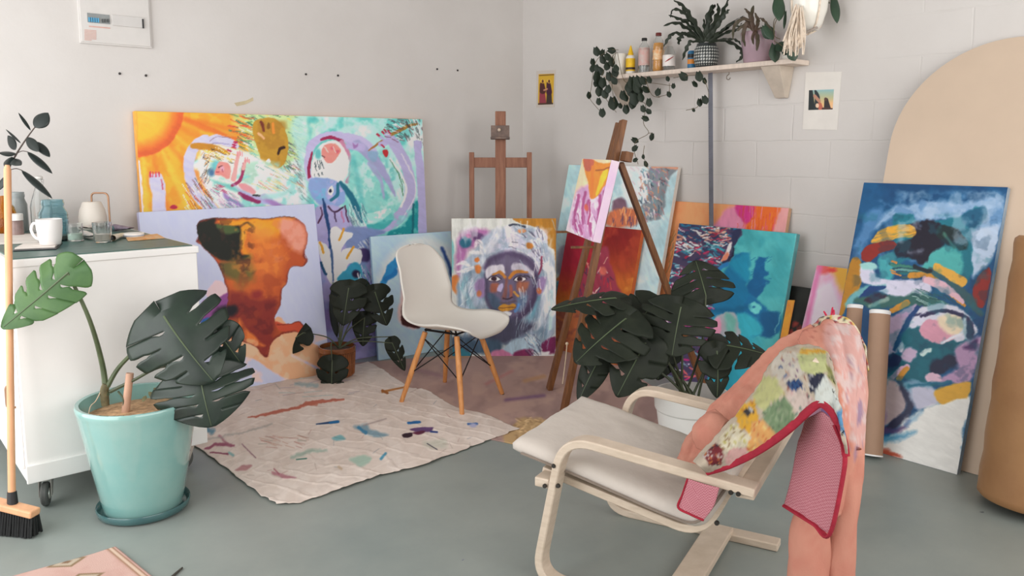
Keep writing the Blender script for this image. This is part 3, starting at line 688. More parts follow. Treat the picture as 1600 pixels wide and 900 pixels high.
p.stroke(z6((345, 470), (400, 540), (440, 630), (470, 700)), [5, 10, 10, 4], (24, 100, 124), 2); p.hatch((545, 325, 572, 360), 36, 16, 1.2, [(224, 228, 230), (70, 100, 120), (110, 140, 160)], 1.2, .12)
p.stroke(z6((245, 570), (258, 660), (280, 760), (287, 870)), [3, 4, 4.5, 7], (28, 66, 116), 1.2)
# lower field: lilies on lilac
p.poly([(494, 372), (520, 356), (552, 360), (575, 374), (600, 372), (690, 380), (690, 640), (494, 640)], (150, 144, 194), 4, smooth=False); p.wash((120, 136, 188), 20, .45, .62, .7, (500, 385, 690, 640)); p.wash((110, 90, 160), 30, .5, .65, .6, (500, 470, 690, 640))
p.poly(z8((210, 140), (330, 130), (440, 150), (350, 200), (340, 330), (250, 350)), (112, 130, 176), 4); p.hatch((562, 372, 580, 400), 16, 10, 1.2, [(226, 228, 230)], 1.0, .2)
p.poly(z8((290, 250), (345, 255), (350, 315), (300, 315)), (66, 50, 96), 3); p.stroke(z8((100, 0), (120, 120), (132, 240)), [3, 4, 7], (24, 62, 116), 1.2); p.stroke(z8((140, 250), (145, 420)), 5, (50, 84, 130), 2)
W = (236, 232, 222)
p.poly(z8((130, 140), (165, 124), (200, 150), (256, 160), (250, 185), (215, 215), (190, 270), (172, 420), (150, 450), (150, 300), (130, 210)), W, 1.3)
p.poly(z8((58, 208), (112, 235), (135, 300), (140, 430), (130, 440), (100, 380), (72, 300)), W, 1.3); p.poly(z8((195, 265), (250, 245), (305, 260), (300, 330), (240, 330), (200, 400), (160, 430), (175, 350)), W, 1.3)
for a, b in (((204, 136), (181, 198)), ((70, 212), (93, 272)), ((260, 240), (222, 302))): p.stroke(z8(a, b), 4, (206, 146, 44))
p.poly(z8((165, 420), (220, 360), (270, 320), (305, 350), (300, 430), (220, 440)), (46, 146, 178), 2); p.blob(480 + 276 / 3.6, 320 + 388 / 3.6, 7, 7, (34, 24, 56), .5); p.stroke(z8((285, 385), (292, 410)), 2, (220, 210, 230)); p.stroke(z8((75, 330), (105, 390)), 5, (24, 70, 110)); p.hatch((563, 412, 582, 440), 22, 12, 1.4, [(226, 230, 232), (60, 160, 170), (30, 60, 110)], 1.3, .3); p.stroke(z8((300, 430), (360, 470), (370, 500)), 8, (70, 190, 190), 3); p.stroke(z8((145, 440), (150, 490)), 3, (120, 140, 130))
p.brush(.06, .5); p.apply(o.data, .56)

# ---- 2 lavender canvas with the flame-coloured pour
o, p, _ = canvas('pour_painting', 'pale lavender canvas with a rust, orange and black poured shape', (-2.608, -.265, -.009, .140, 1.001, 1.029), .035, lilac_e, 1.15)
z7 = zz(200, 310, 3.)
p.c[:] = (180, 186, 218); p.wash((172, 178, 212), 60, .4, .65, .5)
p.poly(z7((700, 555), (760, 600), (900, 700), (960, 780), (960, 850), (760, 850), (600, 760), (440, 690), (430, 640), (520, 620), (640, 660)), (230, 160, 120), 2, 1.5)
p.stroke(z7((770, 735), (850, 775), (940, 830)), 4, (186, 180, 204), 2); p.wash((240, 186, 156), 16, .5, .65, .6, (380, 520, 520, 600))
p.poly(z7((345, 490), (400, 460), (420, 400), (470, 430), (480, 520), (430, 600), (360, 630), (345, 620)), (134, 66, 136), 5, 3); p.poly(z7((370, 450), (400, 395), (440, 385), (470, 430), (450, 450), (400, 470)), (222, 184, 190), 3, 2); p.poly(z7((345, 570), (390, 560), (420, 590), (370, 630), (345, 625)), (24, 90, 160), 3, 2); p.blob(326, 510, 4, 3, (220, 80, 150), .8)
shape = z7((320, 130), (345, 100), (410, 93), (520, 92), (640, 95), (735, 85), (780, 88), (835, 130), (842, 190), (826, 260), (840, 288), (825, 315), (775, 318), (748, 350), (745, 395), (720, 430), (712, 500), (690, 555), (700, 590), (760, 590), (800, 578), (830, 610), (852, 616), (835, 645), (790, 625), (740, 635), (690, 660), (665, 690), (655, 740), (630, 735), (600, 700), (540, 670), (440, 640), (420, 600), (460, 520), (470, 440), (455, 390), (435, 330), (405, 285), (350, 225), (320, 205), (328, 180))
p.keep(); p.poly(shape, (110, 34, 26), 1.6, 1.); 
def inset(k):
    c_ = np.mean(shape, 0); return [tuple(c_ + (np.array(q) - c_) * k) for q in shape]
p.poly(inset(.965), (178, 74, 34), 4, 2)
p.poly(z7((420, 105), (560, 95), (740, 95), (780, 100), (720, 160), (640, 300), (540, 260), (510, 150)), (226, 140, 24), 8, 4); p.poly(z7((540, 170), (640, 150), (730, 200), (740, 280), (700, 400), (560, 440), (480, 420), (480, 330), (580, 330)), (196, 92, 34), 12, 5, alpha=.9)
p.poly(z7((735, 90), (830, 130), (835, 190), (815, 250), (770, 240), (745, 190), (710, 140)), (216, 138, 116), 8, 3); p.poly(z7((590, 380), (640, 460), (700, 440), (690, 330)), (190, 84, 34), 10, 3)
p.poly(z7((325, 120), (405, 97), (408, 125), (480, 135), (520, 125), (540, 180), (530, 250), (570, 270), (520, 300), (460, 290), (400, 270), (335, 205)), (22, 26, 20), 4, 2.5); p.poly(z7((440, 300), (530, 290), (580, 270), (590, 340), (560, 390), (500, 380), (450, 350)), (84, 84, 40), 9, 4, alpha=.9); p.poly(z7((410, 125), (500, 130), (520, 160), (450, 165)), (66, 84, 44), 4, 2); p.stroke(z7((525, 130), (560, 115), (590, 140)), 3, (60, 44, 24), 3); p.stroke(z7((540, 160), (535, 220)), 6, (222, 150, 40), 5)
p.poly(z7((480, 440), (600, 470), (700, 470), (690, 550), (690, 620), (650, 735), (600, 690), (540, 600), (480, 560)), (128, 38, 34), 9, 4, alpha=.92); p.blob(402, 460, 9, 7, (140, 40, 38), .9); 
p.poly(z7((430, 610), (480, 570), (520, 560), (560, 620), (640, 690), (600, 690), (540, 660), (450, 640)), (214, 110, 44), 5, 3); p.poly(z7((460, 610), (500, 600), (510, 650), (470, 640)), (222, 160, 60), 4, 2); p.poly(z7((545, 660), (570, 690), (580, 700), (610, 690), (600, 670)), (228, 150, 100), 3, 2)
p.poly(z7((560, 130), (640, 120), (690, 160), (620, 200)), (222, 150, 50), 14, 6, alpha=.6); p.poly(z7((600, 240), (700, 220), (720, 330), (620, 380)), (206, 104, 42), 16, 6, alpha=.7); p.poly(z7((480, 300), (560, 300), (590, 380), (520, 420)), (112, 96, 40), 12, 5, alpha=.5)
p.wash((150, 56, 30), 20, .5, .66, .45, (370, 400, 450, 560)); p.wash((226, 130, 44), 16, .54, .68, .45, (360, 345, 460, 470)); p.wash((60, 30, 24), 12, .56, .66, .5, (310, 340, 400, 430)); p.wash((200, 110, 80), 14, .54, .68, .4, (420, 340, 485, 420)); p.wash((90, 24, 30), 14, .52, .66, .5, (350, 470, 440, 560))
p.only(shape + [], 1.4, 1.); p.poly(z7((390, 570), (420, 520), (500, 500), (510, 530), (460, 570), (400, 605)), (24, 20, 30), 6, 3); p.stroke(shape[:7] , 1.2, (60, 30, 22), 1, .7); p.stroke(shape[9:26], 1.1, (120, 44, 34), 1, .8); p.stroke(shape[26:], 1.1, (110, 40, 30), 1, .6)
p.poly(z7((690, 580), (760, 592), (800, 580), (826, 612), (848, 618), (832, 640), (780, 622), (720, 625)), (190, 70, 44), 2, 1); p.stroke(z7((700, 590), (760, 590), (800, 576), (832, 610), (852, 616), (838, 642)), 1.4, (120, 36, 26))
p.brush(.02, 1.2); p.apply(o.data, .58)

# ---- 3 small sky-blue canvas behind the chair
o, p, _ = canvas('sky_painting', 'small sky blue canvas with a blue arc, standing behind the white chair', (-1.235, -.214, -.096, .101, .596, .797), .022, mat('sky edge', C(140, 166, 190), .7, .05))
p.c[:] = (158, 186, 206); p.wash((138, 172, 200), 40, .4, .65, .6); p.all(np.clip((470 - p.Y) / 140, 0, 1) * np.clip((640 - p.X) / 60, 0, 1), (186, 208, 220), .5)
p.stroke([(598, 440), (612, 404), (640, 384), (668, 378), (696, 395), (706, 420)], 16, (196, 200, 198), 12, .8); p.stroke(z8((400, 500), (440, 420), (480, 350), (530, 290)), [4, 10, 16, 12], (30, 122, 180), 2, 1, 2); p.stroke(z8((440, 420), (480, 400), (500, 370)), 7, (20, 104, 170), 2); p.stroke([(690, 388), (700, 410), (706, 430)], 5, (40, 70, 130), 3)
p.poly([(624, 416), (640, 408), (660, 480), (650, 515), (622, 500), (626, 460)], (206, 176, 172), 5, 2); p.poly([(632, 470), (650, 480), (656, 512), (640, 512), (626, 502)], (60, 24, 24), 2, 2)
p.brush(.06, .8); p.apply(o.data, .52)

# ---- 4 portrait
o, p, _ = canvas('portrait_painting', 'square portrait of a dark purple face with white hair, behind the white chair', (-.817, -.440, -.70, .055, .678, .904), .03, mat('portrait edge', C(150, 138, 126), .75, .08), 1.0)
zf = zz(695, 335, 3.964)
p.c[:] = (198, 200, 194)
p.poly(zf((430, 20), (700, 20), (700, 200), (640, 190), (630, 120), (560, 80), (480, 60)), (170, 112, 28), 1.5); p.stroke(zf((690, 200), (700, 500)), 6, (164, 106, 30), 2)
p.poly(zf((20, 170), (50, 180), (55, 330), (30, 400), (20, 390)), (110, 176, 176), 3); p.poly(zf((40, 390), (90, 380), (90, 470), (70, 500), (45, 450)), (196, 112, 48), 3)
p.poly(zf((70, 250), (100, 130), (180, 90), (270, 95), (240, 170), (150, 230), (120, 330), (80, 380)), (158, 96, 150), 8, 4); p.poly(zf((95, 160), (150, 130), (165, 190), (120, 210), (95, 190)), (28, 92, 118), 4, 2); p.blob(732, 369, 4, 4, (150, 40, 110), .5); p.poly(zf((160, 110), (250, 130), (235, 190), (190, 170)), (84, 52, 96), 4, 3)
# hair / veil
p.poly(zf((120, 300), (200, 200), (260, 110), (400, 75), (520, 75), (620, 130), (650, 230), (680, 300), (690, 500), (680, 740), (560, 760), (380, 800), (180, 760), (80, 560), (90, 400)), (150, 164, 182), 6, 3)
p.wash((214, 216, 222), 14, .5, .64, .5, (716, 350, 866, 540), sx=1., sy=.5); p.wash((104, 132, 154), 14, .46, .6, .8, (712, 420, 866, 545), sx=1., sy=.4); p.wash((206, 196, 214), 12, .5, .62, .6, (760, 355, 860, 450))
for pts, c, w_ in ((((130, 400), (120, 480), (180, 580)), (120, 168, 178), 9), (((150, 430), (110, 520), (150, 620)), (206, 216, 220), 6), (((640, 320), (670, 420), (660, 600)), (232, 230, 230), 14), (((610, 450), (620, 600), (560, 700)), (206, 210, 218), 11), (((570, 520), (540, 600), (500, 680)), (92, 150, 170), 10), (((660, 480), (650, 700)), (176, 206, 210), 8), (((600, 300), (650, 340)), (230, 228, 230), 8), (((330, 90), (300, 160), (260, 220)), (206, 208, 216), 12), (((400, 100), (420, 180)), (226, 216, 222), 16)):
    p.stroke(zf(*pts), w_, c, 4, .85, 1.5, .5)
p.hatch((800, 352, 850, 420), 60, 10, 1.4, [(50, 44, 70), (236, 234, 234), (90, 80, 110), (226, 222, 226)], lambda x, y: .2 + (x - 800) * .022, .25)
p.blob(815, 361, 7, 4, (210, 128, 70), .5, warp=2); p.blob(827, 384, 6.5, 6.5, (190, 116, 40), .3, warp=2.5); p.stroke(zf((405, 70), (440, 62), (500, 78)), 3, (60, 66, 84)); p.stroke(zf((600, 260), (595, 330), (580, 370)), 3, (130, 40, 70), 2)
for pts in (((150, 240), (200, 235), (235, 245)), ((190, 200), (200, 170), (225, 180), (230, 230)), ((75, 310), (110, 295), (150, 320)), ((80, 355), (130, 350), (170, 330))): p.stroke(zf(*pts), [3, 7, 4], (226, 222, 222), 2.5, .85, 1.5, .5)
p.blob(745, 405, 5, 5, (190, 104, 44), .4, warp=2); p.blob(747, 420, 6, 8, (196, 112, 52), .4, warp=2)
# face
p.poly(zf((245, 360), (260, 290), (320, 250), (400, 235), (500, 255), (560, 320), (570, 420), (560, 520), (520, 600), (460, 650), (400, 660), (330, 630), (270, 560), (250, 470)), (98, 88, 116), 5, 2)
p.stroke(zf((250, 330), (290, 280), (390, 245), (500, 270), (560, 340)), [8, 9, 10, 9, 8], (78, 64, 96), 6, .9); p.stroke(zf((562, 380), (560, 480), (520, 580), (440, 650)), [8, 9, 10, 10], (66, 54, 84), 5); p.stroke(zf((255, 380), (258, 480), (300, 580), (360, 640)), [8, 8, 10, 10], (72, 66, 92), 5)
p.poly(zf((190, 420), (240, 400), (250, 500), (215, 520), (190, 470)), (140, 114, 158), 4); p.blob(749, 459, 5, 6, (176, 104, 70), .5); p.poly(zf((575, 400), (630, 390), (610, 470), (575, 500)), (140, 116, 160), 4); p.blob(842, 454, 4.5, 6, (190, 104, 66), .5)
p.poly(zf((250, 345), (300, 318), (360, 320), (372, 365), (300, 365), (262, 398)), (214, 210, 218), 3, 2., alpha=.85); p.poly(zf((420, 310), (480, 310), (540, 350), (545, 390), (500, 360), (430, 350)), (206, 202, 212), 3.5, 2.5, alpha=.8)
p.stroke(zf((385, 265), (390, 330), (395, 400)), [8, 9, 6], (96, 86, 112), 4)
p.stroke(zf((300, 372), (340, 358), (372, 390)), [3, 5, 5], (186, 118, 46), 1.5); p.stroke(zf((400, 390), (440, 355), (510, 360)), [5, 5, 3], (182, 112, 40), 1.5)
for ex in (305, 462):
    p.poly(zf((ex - 34, 402), (ex, 382), (ex + 40, 400), (ex, 414)), (226, 214, 216), 1.2); p.blob(695 + ex / 3.964, 335 + 398 / 3.964, 4.4, 4.2, (52, 26, 40), .3); p.stroke(zf((ex - 38, 402), (ex, 378), (ex + 42, 400)), 1.8, (44, 34, 52)); p.stroke(zf((ex - 30, 410), (ex, 418), (ex + 34, 408)), 1.2, (60, 40, 56))
p.stroke(zf((490, 380), (545, 400)), 2, (60, 52, 70)); p.poly(zf((290, 430), (330, 430), (320, 480), (285, 475)), (150, 84, 66), 4, 2); p.poly(zf((450, 420), (520, 420), (500, 480), (450, 470)), (158, 92, 70), 4, 2); p.poly(zf((330, 440), (360, 430), (350, 480), (325, 470)), (170, 160, 196), 2, 1.5)
p.stroke(zf((380, 400), (375, 470), (365, 515)), [4, 6, 7], (120, 76, 74), 3); p.stroke(zf((410, 440), (412, 515)), 5, (150, 84, 70), 3); p.stroke(zf((360, 520), (390, 526), (420, 518)), 2.4, (60, 44, 56)); p.stroke(zf((430, 480), (455, 505)), 4, (196, 140, 60), 1.5)
p.poly(zf((270, 490), (340, 530), (330, 580), (290, 570)), (66, 84, 108), 4, 2); p.poly(zf((450, 520), (510, 500), (490, 580), (450, 600)), (90, 110, 140), 4, 2); p.stroke(zf((440, 600), (460, 560)), 4, (80, 130, 190), 2)
p.poly(zf((328, 575), (360, 552), (395, 560), (430, 555), (440, 575), (400, 598), (355, 598)), (190, 132, 40), 1.6); p.stroke(zf((332, 576), (385, 578), (438, 574)), 1.2, (110, 60, 34)); p.stroke(zf((340, 545), (385, 548), (440, 540)), 2, (90, 76, 84), 2); p.poly(zf((335, 605), (380, 600), (420, 608), (405, 628), (370, 622)), (206, 206, 220), 2)
p.poly(zf((300, 640), (470, 650), (560, 700), (420, 780), (360, 800), (240, 780), (150, 760)), (66, 66, 88), 8, 4); p.poly(zf((60, 750), (240, 780), (350, 790), (330, 860), (200, 860), (50, 860)), (60, 84, 106), 6, 4)
p.poly(zf((360, 830), (440, 770), (560, 760), (600, 830), (560, 890), (380, 880)), (158, 184, 200), 4, 3); p.poly(zf((600, 800), (690, 760), (690, 850), (620, 860)), (112, 34, 80), 3, 2.5); p.poly(zf((430, 855), (540, 835), (545, 880), (440, 890)), (122, 40, 84), 3, 2); p.poly(zf((290, 850), (360, 840), (420, 880), (300, 890)), (186, 110, 146), 3, 2); p.poly(zf((560, 860), (650, 850), (620, 895), (540, 890)), (214, 216, 220), 3, 2); p.poly(zf((40, 830), (150, 850), (150, 890), (30, 890)), (40, 110, 130), 3, 2)
p.hatch((822, 526, 846, 556), 26, 12, 1.5, [(50, 50, 76), (220, 222, 228), (110, 120, 150)], .9, .3); p.hatch((805, 480, 860, 540), 50, 18, 1.6, [(196, 204, 212), (140, 168, 184), (110, 120, 144)], 1.75, .3, alpha=.5); p.hatch((716, 430, 745, 530), 34, 18, 1.8, [(206, 212, 218), (110, 140, 160), (150, 170, 184), (90, 110, 136)], 1.9, .5, alpha=.6); p.hatch((812, 350, 868, 470), 40, 15, 2., [(236, 234, 234), (170, 190, 200)], 1.4, .3, alpha=.6)
p.brush(.16, 1.5); p.apply(o.data, .58)

# ---- 5 tall pale blue canvas behind the tripod easel
o, p, _ = canvas('pale_blue_painting', 'tall pale blue abstract canvas standing behind the tripod easel', (-.125, -.516, -1.57, .228, .958, 1.270), .03, raw)
z2 = zz(700, 150, 3.6); z3 = zz(840, 230, 3.105)
p.c[:] = (160, 184, 190); p.wash((140, 176, 184), 26, .42, .62, .7); p.wash((190, 202, 204), 20, .5, .65, .6)
p.all(np.clip((340 - p.Y) / 80, 0, 1) * np.clip((905 - p.X) / 18, 0, 1), (160, 202, 206)); p.poly([(976, 258), (1000, 256), (1012, 270), (1008, 330), (990, 332), (972, 300)], (188, 206, 214), 6)
p.hatch((975, 262, 1005, 310), 34, 9, 1.8, [(236, 236, 232), (214, 222, 224), (190, 150, 160)], .9, .2)
p.poly(z3((545, 100), (600, 85), (680, 92), (640, 150), (620, 230), (610, 300), (590, 350), (510, 355), (495, 300), (530, 250), (535, 160)), (110, 118, 124), 3, 3)
p.hatch((1000, 258, 1056, 345), 190, 8, 2.2, [(60, 90, 104), (180, 150, 140), (130, 100, 130), (90, 140, 150), (186, 120, 80), (206, 206, 206), (50, 60, 76), (150, 90, 90)], 1.1, .6, inside=lambda x, y: x > 1000 + max(0, (285 - y)) * .5 - 4 and x < 1046 - (y - 260) * .12 and y < 343)
p.stroke(z3((560, 92), (680, 98)), 5, (186, 130, 106), 2); p.poly(z3((365, 270), (400, 245), (430, 260), (430, 300), (370, 310)), (104, 76, 92), 4, 2); p.poly(z3((355, 310), (470, 300), (480, 380), (340, 380)), (170, 92, 60), 5, 3); p.hatch((955, 330, 995, 352), 30, 12, 2, [(196, 100, 50), (90, 60, 80), (206, 140, 90)], 1.7, .3)
p.poly(z3((100, 500), (150, 480), (190, 540), (170, 600), (100, 620)), (130, 128, 146), 5, 2); p.poly(z3((95, 660), (140, 640), (140, 740), (95, 740)), (30, 110, 130), 4, 2); p.stroke(z3((100, 640), (130, 600)), 5, (170, 100, 50), 2); p.stroke(z3((140, 570), (175, 530)), 2.5, (180, 80, 140), 1)
p.brush(.12, 1.2); p.apply(o.data, .48)
# ---- 6 red and orange canvas
o, p, _ = canvas('red_painting', 'red to orange canvas standing between the legs of the tripod easel', (-.17, -.66, -1.571, .225, .651, .865), .03, mat('orange red edge', C(180, 84, 36), .7, .1))
p.c[:] = (160, 58, 28); p.all(np.clip((p.Y - 380) / 90, 0, 1), (196, 104, 30)); p.all(np.clip((440 - p.Y) / 70, 0, 1) * np.clip((1012 - p.X) / 30, 0, 1), (128, 24, 24)); p.all(np.clip((p.X - 1004) / 14, 0, 1), (206, 92, 38))
p.wash((170, 60, 34), 18, .45, .62, .6); p.wash((216, 140, 50), 22, .55, .7, .7, (950, 430, 1010, 500)); p.all(np.clip((945 - p.X) / 30, 0, 1) * np.clip((470 - p.Y) / 60, 0, 1), (166, 30, 52))
p.poly(z3((300, 500), (340, 490), (350, 560), (380, 640), (420, 780), (330, 800), (200, 720), (200, 640), (260, 560)), (150, 50, 70), 4, 3); p.hatch((890, 385, 975, 490), 150, 9, 2.2, [(196, 40, 60), (70, 60, 90), (226, 150, 130), (206, 90, 60), (60, 40, 60), (230, 200, 190)], 1.4, .8, inside=lambda x, y: x < 940 + (y - 390) * .35 and x > 925 - (y - 390) * .5); p.poly([(850, 480), (960, 490), (980, 560), (860, 560)], (176, 96, 56), 6, 4); p.wash((130, 70, 60), 10, .5, .62, .7, (850, 480, 990, 580)); p.blob(942, 424, 6, 9, (206, 96, 84), .5)
p.brush(.12, 1.3); p.apply(o.data, .62)
# ---- 7 canvas on the easel
o, p, _ = canvas('easel_painting', 'small pink and mustard canvas standing on the tripod easel', (-.840, -1.512, -2.102, .223, .521, .395), .042, mat('easel canvas edge', C(206, 196, 196), .75, .1, 4, col2=C(196, 166, 196)), 1.0, z0=.912)
p.c[:] = (206, 188, 196); p.all(np.clip((345 - p.Y) / 60, 0, 1), (222, 188, 150)); p.poly(z2((720, 540), (780, 500), (920, 500), (900, 850), (700, 760)), (186, 140, 180), 5, 3); p.wash((222, 206, 216), 8, .45, .6, .8, (890, 300, 960, 380), sx=1.4, sy=.5)
p.poly(z2((765, 355), (850, 372), (935, 380), (900, 470), (850, 550), (800, 575), (785, 480), (770, 420)), (206, 122, 40), 2, 1.5); p.poly(z2((765, 355), (820, 365), (800, 420), (770, 410)), (176, 86, 66), 2, 1); p.poly(z2((870, 420), (900, 430), (850, 540), (830, 550)), (232, 178, 40), 2); p.stroke(z2((830, 420), (860, 415), (925, 390)), 2.5, (150, 80, 40)); p.stroke(z2((815, 400), (805, 560)), 5, (206, 110, 40), 2)
for pts in (((735, 560), (720, 640), (705, 720)), ((770, 540), (755, 640), (760, 720)), ((855, 560), (850, 640), (840, 720)), ((790, 590), (780, 660)), ((715, 700), (720, 750)), ((745, 730), (752, 780)), ((800, 720), (805, 790)), ((880, 540), (870, 600))): p.stroke(z2(*pts), [5, 4, 2.5], (158, 62, 120), 2, .9, 1)
p.hatch((895, 340, 945, 380), 26, 14, 1.6, [(150, 60, 120), (226, 210, 220), (180, 110, 160)], 1.35, .12); p.blob(916, 325, 4, 6, (196, 84, 70), .5); p.stroke(z2((790, 720), (800, 600)), 3, (170, 70, 120))
p.brush(.1, 1.5); p.apply(o.data, .52)
# ---- 8 peach canvas
o, p, _ = canvas('peach_painting', 'peach canvas with magenta and orange streaks leaning on the right wall, behind the teal one', (-.045, -1.441, -1.571, .205, .788, 1.048), .03, mat('peach edge', C(190, 150, 120), .7, .05))
p.c[:] = (222, 142, 92); p.wash((214, 126, 78), 30, .45, .65, .6); p.all(np.clip((1100 - p.X) / 60, 0, 1) * np.clip((p.Y - 340) / 60, 0, 1), (196, 122, 76)); p.hatch((1030, 370, 1052, 430), 30, 16, 1.8, [(150, 110, 60), (206, 140, 90), (120, 110, 80)], 1.9, .2)
p.poly([(1148, 322), (1240, 322), (1240, 375), (1110, 365), (1122, 345)], (200, 120, 150), 6, 3); p.poly([(1176, 318), (1222, 320), (1214, 375), (1168, 375), (1166, 340)], (214, 92, 32), 6, 3); p.poly([(1152, 318), (1178, 320), (1176, 336), (1168, 350), (1154, 336)], (190, 44, 120), 4, 3); p.hatch((1150, 318, 1232, 372), 70, 18, 1.8, [(196, 70, 130), (226, 120, 40), (206, 140, 170), (190, 60, 30)], 1.65, .1, alpha=.6); p.poly([(1222, 322), (1236, 322), (1234, 365), (1208, 375)], (206, 140, 140), 4, 2)
p.brush(.07, 1.6); p.apply(o.data, .54)
# ---- 9 teal canvas
o, p, _ = canvas('teal_painting', 'turquoise canvas with a blue bloom, in front of the peach one, behind the dark plant', (-.102, -1.526, -1.584, .235, .792, .922), .035, mat('teal edge', C(96, 156, 160), .6, .15, 5), wob_=1.8)
zt = zz(1030, 340, 5.)
p.c[:] = (68, 164, 168); p.wash((44, 140, 150), 40, .4, .65, .7); p.all(np.clip((1130 - p.X) / 60, 0, 1) * np.clip((p.Y - 400) / 60, 0, 1), (20, 116, 156)); p.all(np.clip((p.Y - 500) / 30, 0, 1) * np.clip((1200 - p.X) / 30, 0, 1), (28, 140, 166), .8)
p.poly(zt((560, 330), (600, 290), (700, 280), (720, 340), (700, 420), (690, 520), (760, 640), (800, 700), (840, 760), (600, 800), (420, 760), (400, 640), (480, 480)), (14, 104, 148), 5, 4); p.poly(zt((560, 350), (700, 290), (710, 400), (690, 500), (600, 430)), (20, 126, 160), 6, 4)
p.poly(zt((770, 300), (820, 320), (830, 400), (860, 430), (820, 470), (850, 500), (810, 540), (790, 600), (760, 640), (700, 600), (700, 500), (730, 400)), (12, 84, 134), 3, 5); p.hatch((1178, 398, 1202, 455), 22, 10, 1.3, [(12, 90, 140)], -.35, .3)
p.poly(zt((700, 620), (790, 660), (840, 740), (940, 745), (920, 900), (600, 920), (640, 760)), (14, 98, 146), 4, 4); p.poly(zt((790, 760), (930, 750), (900, 920), (780, 920)), (12, 82, 130), 5, 3); p.poly(zt((780, 180), (820, 160), (830, 200), (780, 240)), (40, 136, 150), 5, 3, alpha=.6)
p.poly(zt((690, 690), (740, 660), (790, 690), (780, 740), (740, 750), (700, 720)), (90, 186, 186), 2, 2); p.blob(1178, 480, 3, 2, (20, 90, 140), .5); p.stroke(zt((740, 760), (745, 830)), 3, (20, 90, 140), 3); p.poly(zt((600, 760), (760, 800), (790, 920), (620, 920)), (40, 156, 176), 6, 3); p.stroke(zt((380, 720), (560, 720), (700, 700)), 8, (10, 80, 120), 6, .6)
p.poly(zt((430, 900), (440, 780), (520, 745), (600, 760), (620, 920)), (150, 152, 160), 3, 2); p.poly(zt((420, 920), (440, 800), (480, 790), (470, 920)), (206, 130, 160), 4, 2); p.poly(zt((520, 760), (560, 750), (600, 800), (590, 900), (530, 880)), (96, 160, 150), 6, 2)
# flower mass
msk = zt((150, 30), (340, 50), (630, 85), (590, 220), (560, 310), (520, 350), (440, 420), (420, 520), (420, 640), (400, 800), (430, 1000), (300, 1350), (-200, 1350), (20, 600), (90, 330))
p.poly(msk, (62, 52, 82), 3, 3)
mp_ = np.array(crom(msk, 3, True))
def inm(x, y):
    c = False
    for i in range(len(mp_)):
        x1, y1 = mp_[i - 1]; x2, y2 = mp_[i]
        if (y1 > y) != (y2 > y) and x < (x2 - x1) * (y - y1) / (y2 - y1) + x1: c = not c
    return c
p.hatch((1055, 346, 1156, 395), 150, 13, 3.2, [(20, 110, 146), (40, 48, 84), (30, 60, 96), (206, 210, 206), (90, 50, 90), (40, 140, 150), (190, 130, 110)], .35, .5, inside=inm)
p.hatch((1100, 352, 1140, 385), 50, 9, 2.4, [(150, 34, 56), (226, 220, 214), (186, 60, 80), (40, 40, 76), (220, 170, 150)], -.1, .6, inside=inm)
p.hatch((1036, 376, 1130, 430), 130, 10, 2.8, [(196, 40, 84), (40, 44, 80), (216, 216, 220), (60, 150, 170), (160, 30, 60), (150, 190, 206), (110, 60, 90)], .15, .6, inside=inm)
p.hatch((1020, 425, 1100, 480), 150, 11, 2.8, [(200, 50, 104), (226, 216, 222), (150, 30, 90), (60, 56, 96), (206, 120, 150), (60, 170, 176)], .1, .6, inside=inm); p.hatch((1000, 465, 1112, 620), 300, 12, 3., [(196, 30, 110), (220, 210, 226), (150, 30, 80), (80, 60, 110), (110, 150, 160), (210, 90, 90), (190, 50, 120)], .2, .6, inside=inm)
p.poly(zt((575, 180), (585, 210), (540, 290), (490, 340), (485, 320), (530, 260)), (222, 206, 206), 1.5); p.poly(zt((530, 270), (540, 290), (495, 340), (485, 322)), (212, 120, 90), 1.5); p.poly(zt((630, 88), (575, 110), (570, 190), (590, 240), (620, 150)), (40, 44, 76), 2, 1); p.stroke(zt((590, 240), (560, 300), (500, 350)), 3, (30, 34, 60), 1.4); p.stroke(zt((455, 415), (530, 350)), 6, (30, 110, 170), 2)
p.stroke(zt((1070, 130), (1010, 560), (900, 900)), 1.4, (120, 196, 196), 1.5, .7)
p.brush(.07, 1.); p.apply(o.data, .52)
# ---- 10 black canvas with red flowers
o, p, _ = canvas('black_painting', 'black canvas with red flower dabs between the turquoise canvas and the pink one', (-.04, -2.245, -1.571, .245, .42, .628), .03, mat('black edge', (.012, .013, .012), .6))
zb = zz(1200, 420, 6.427)
p.c[:] = (24, 25, 23); p.wash((32, 34, 30), 20, .5, .7, .7)
for x, y in ((1243, 507), (1236, 520), (1250, 515), (1228, 528), (1222, 540), (1247, 532), (1256, 524)): p.blob(x, y, 5.5, 6.5, (104, 34, 30), .5, warp=3)
for x, y in ((1243, 507), (1236, 520)): p.blob(x + 1, y, 3, 3, (128, 44, 36), .6, warp=2)
p.poly(zb((120, 780), (150, 740), (170, 800), (130, 880)), (110, 44, 30), 2, 2)
p.apply(o.data, .5)
# ochre stretcher piece
q = [wrx(*c_, X=-.05) for c_ in zb((195, 315), (258, 318), (162, 722), (118, 708))]
fz = fl(1205, 640)
tb = thing('ochre_board', 'narrow ochre board tilted against the black canvas beside the turquoise one', 'board', (-.16, -2.2, 0))
a_, b_ = wrx(*zb((195, 315))[0], X=-.075), wrx(*zb((258, 318))[0], X=-.075)
dn = wrx(*zb((118, 708))[0], X=-.125) - a_; dn = dn / np.linalg.norm(dn); L = a_[2] / -dn[2]
MB().prism([a_, b_, b_ + dn * (b_[2] - .004) / -dn[2], a_ + dn * (a_[2] - .004) / -dn[2]], (.014, 0, 0)).build('plank', mat('ochre paint', C(190, 136, 40, .5), .6, .12, 14, col2=C(176, 110, 46, .5)), tb, bevel=.002)
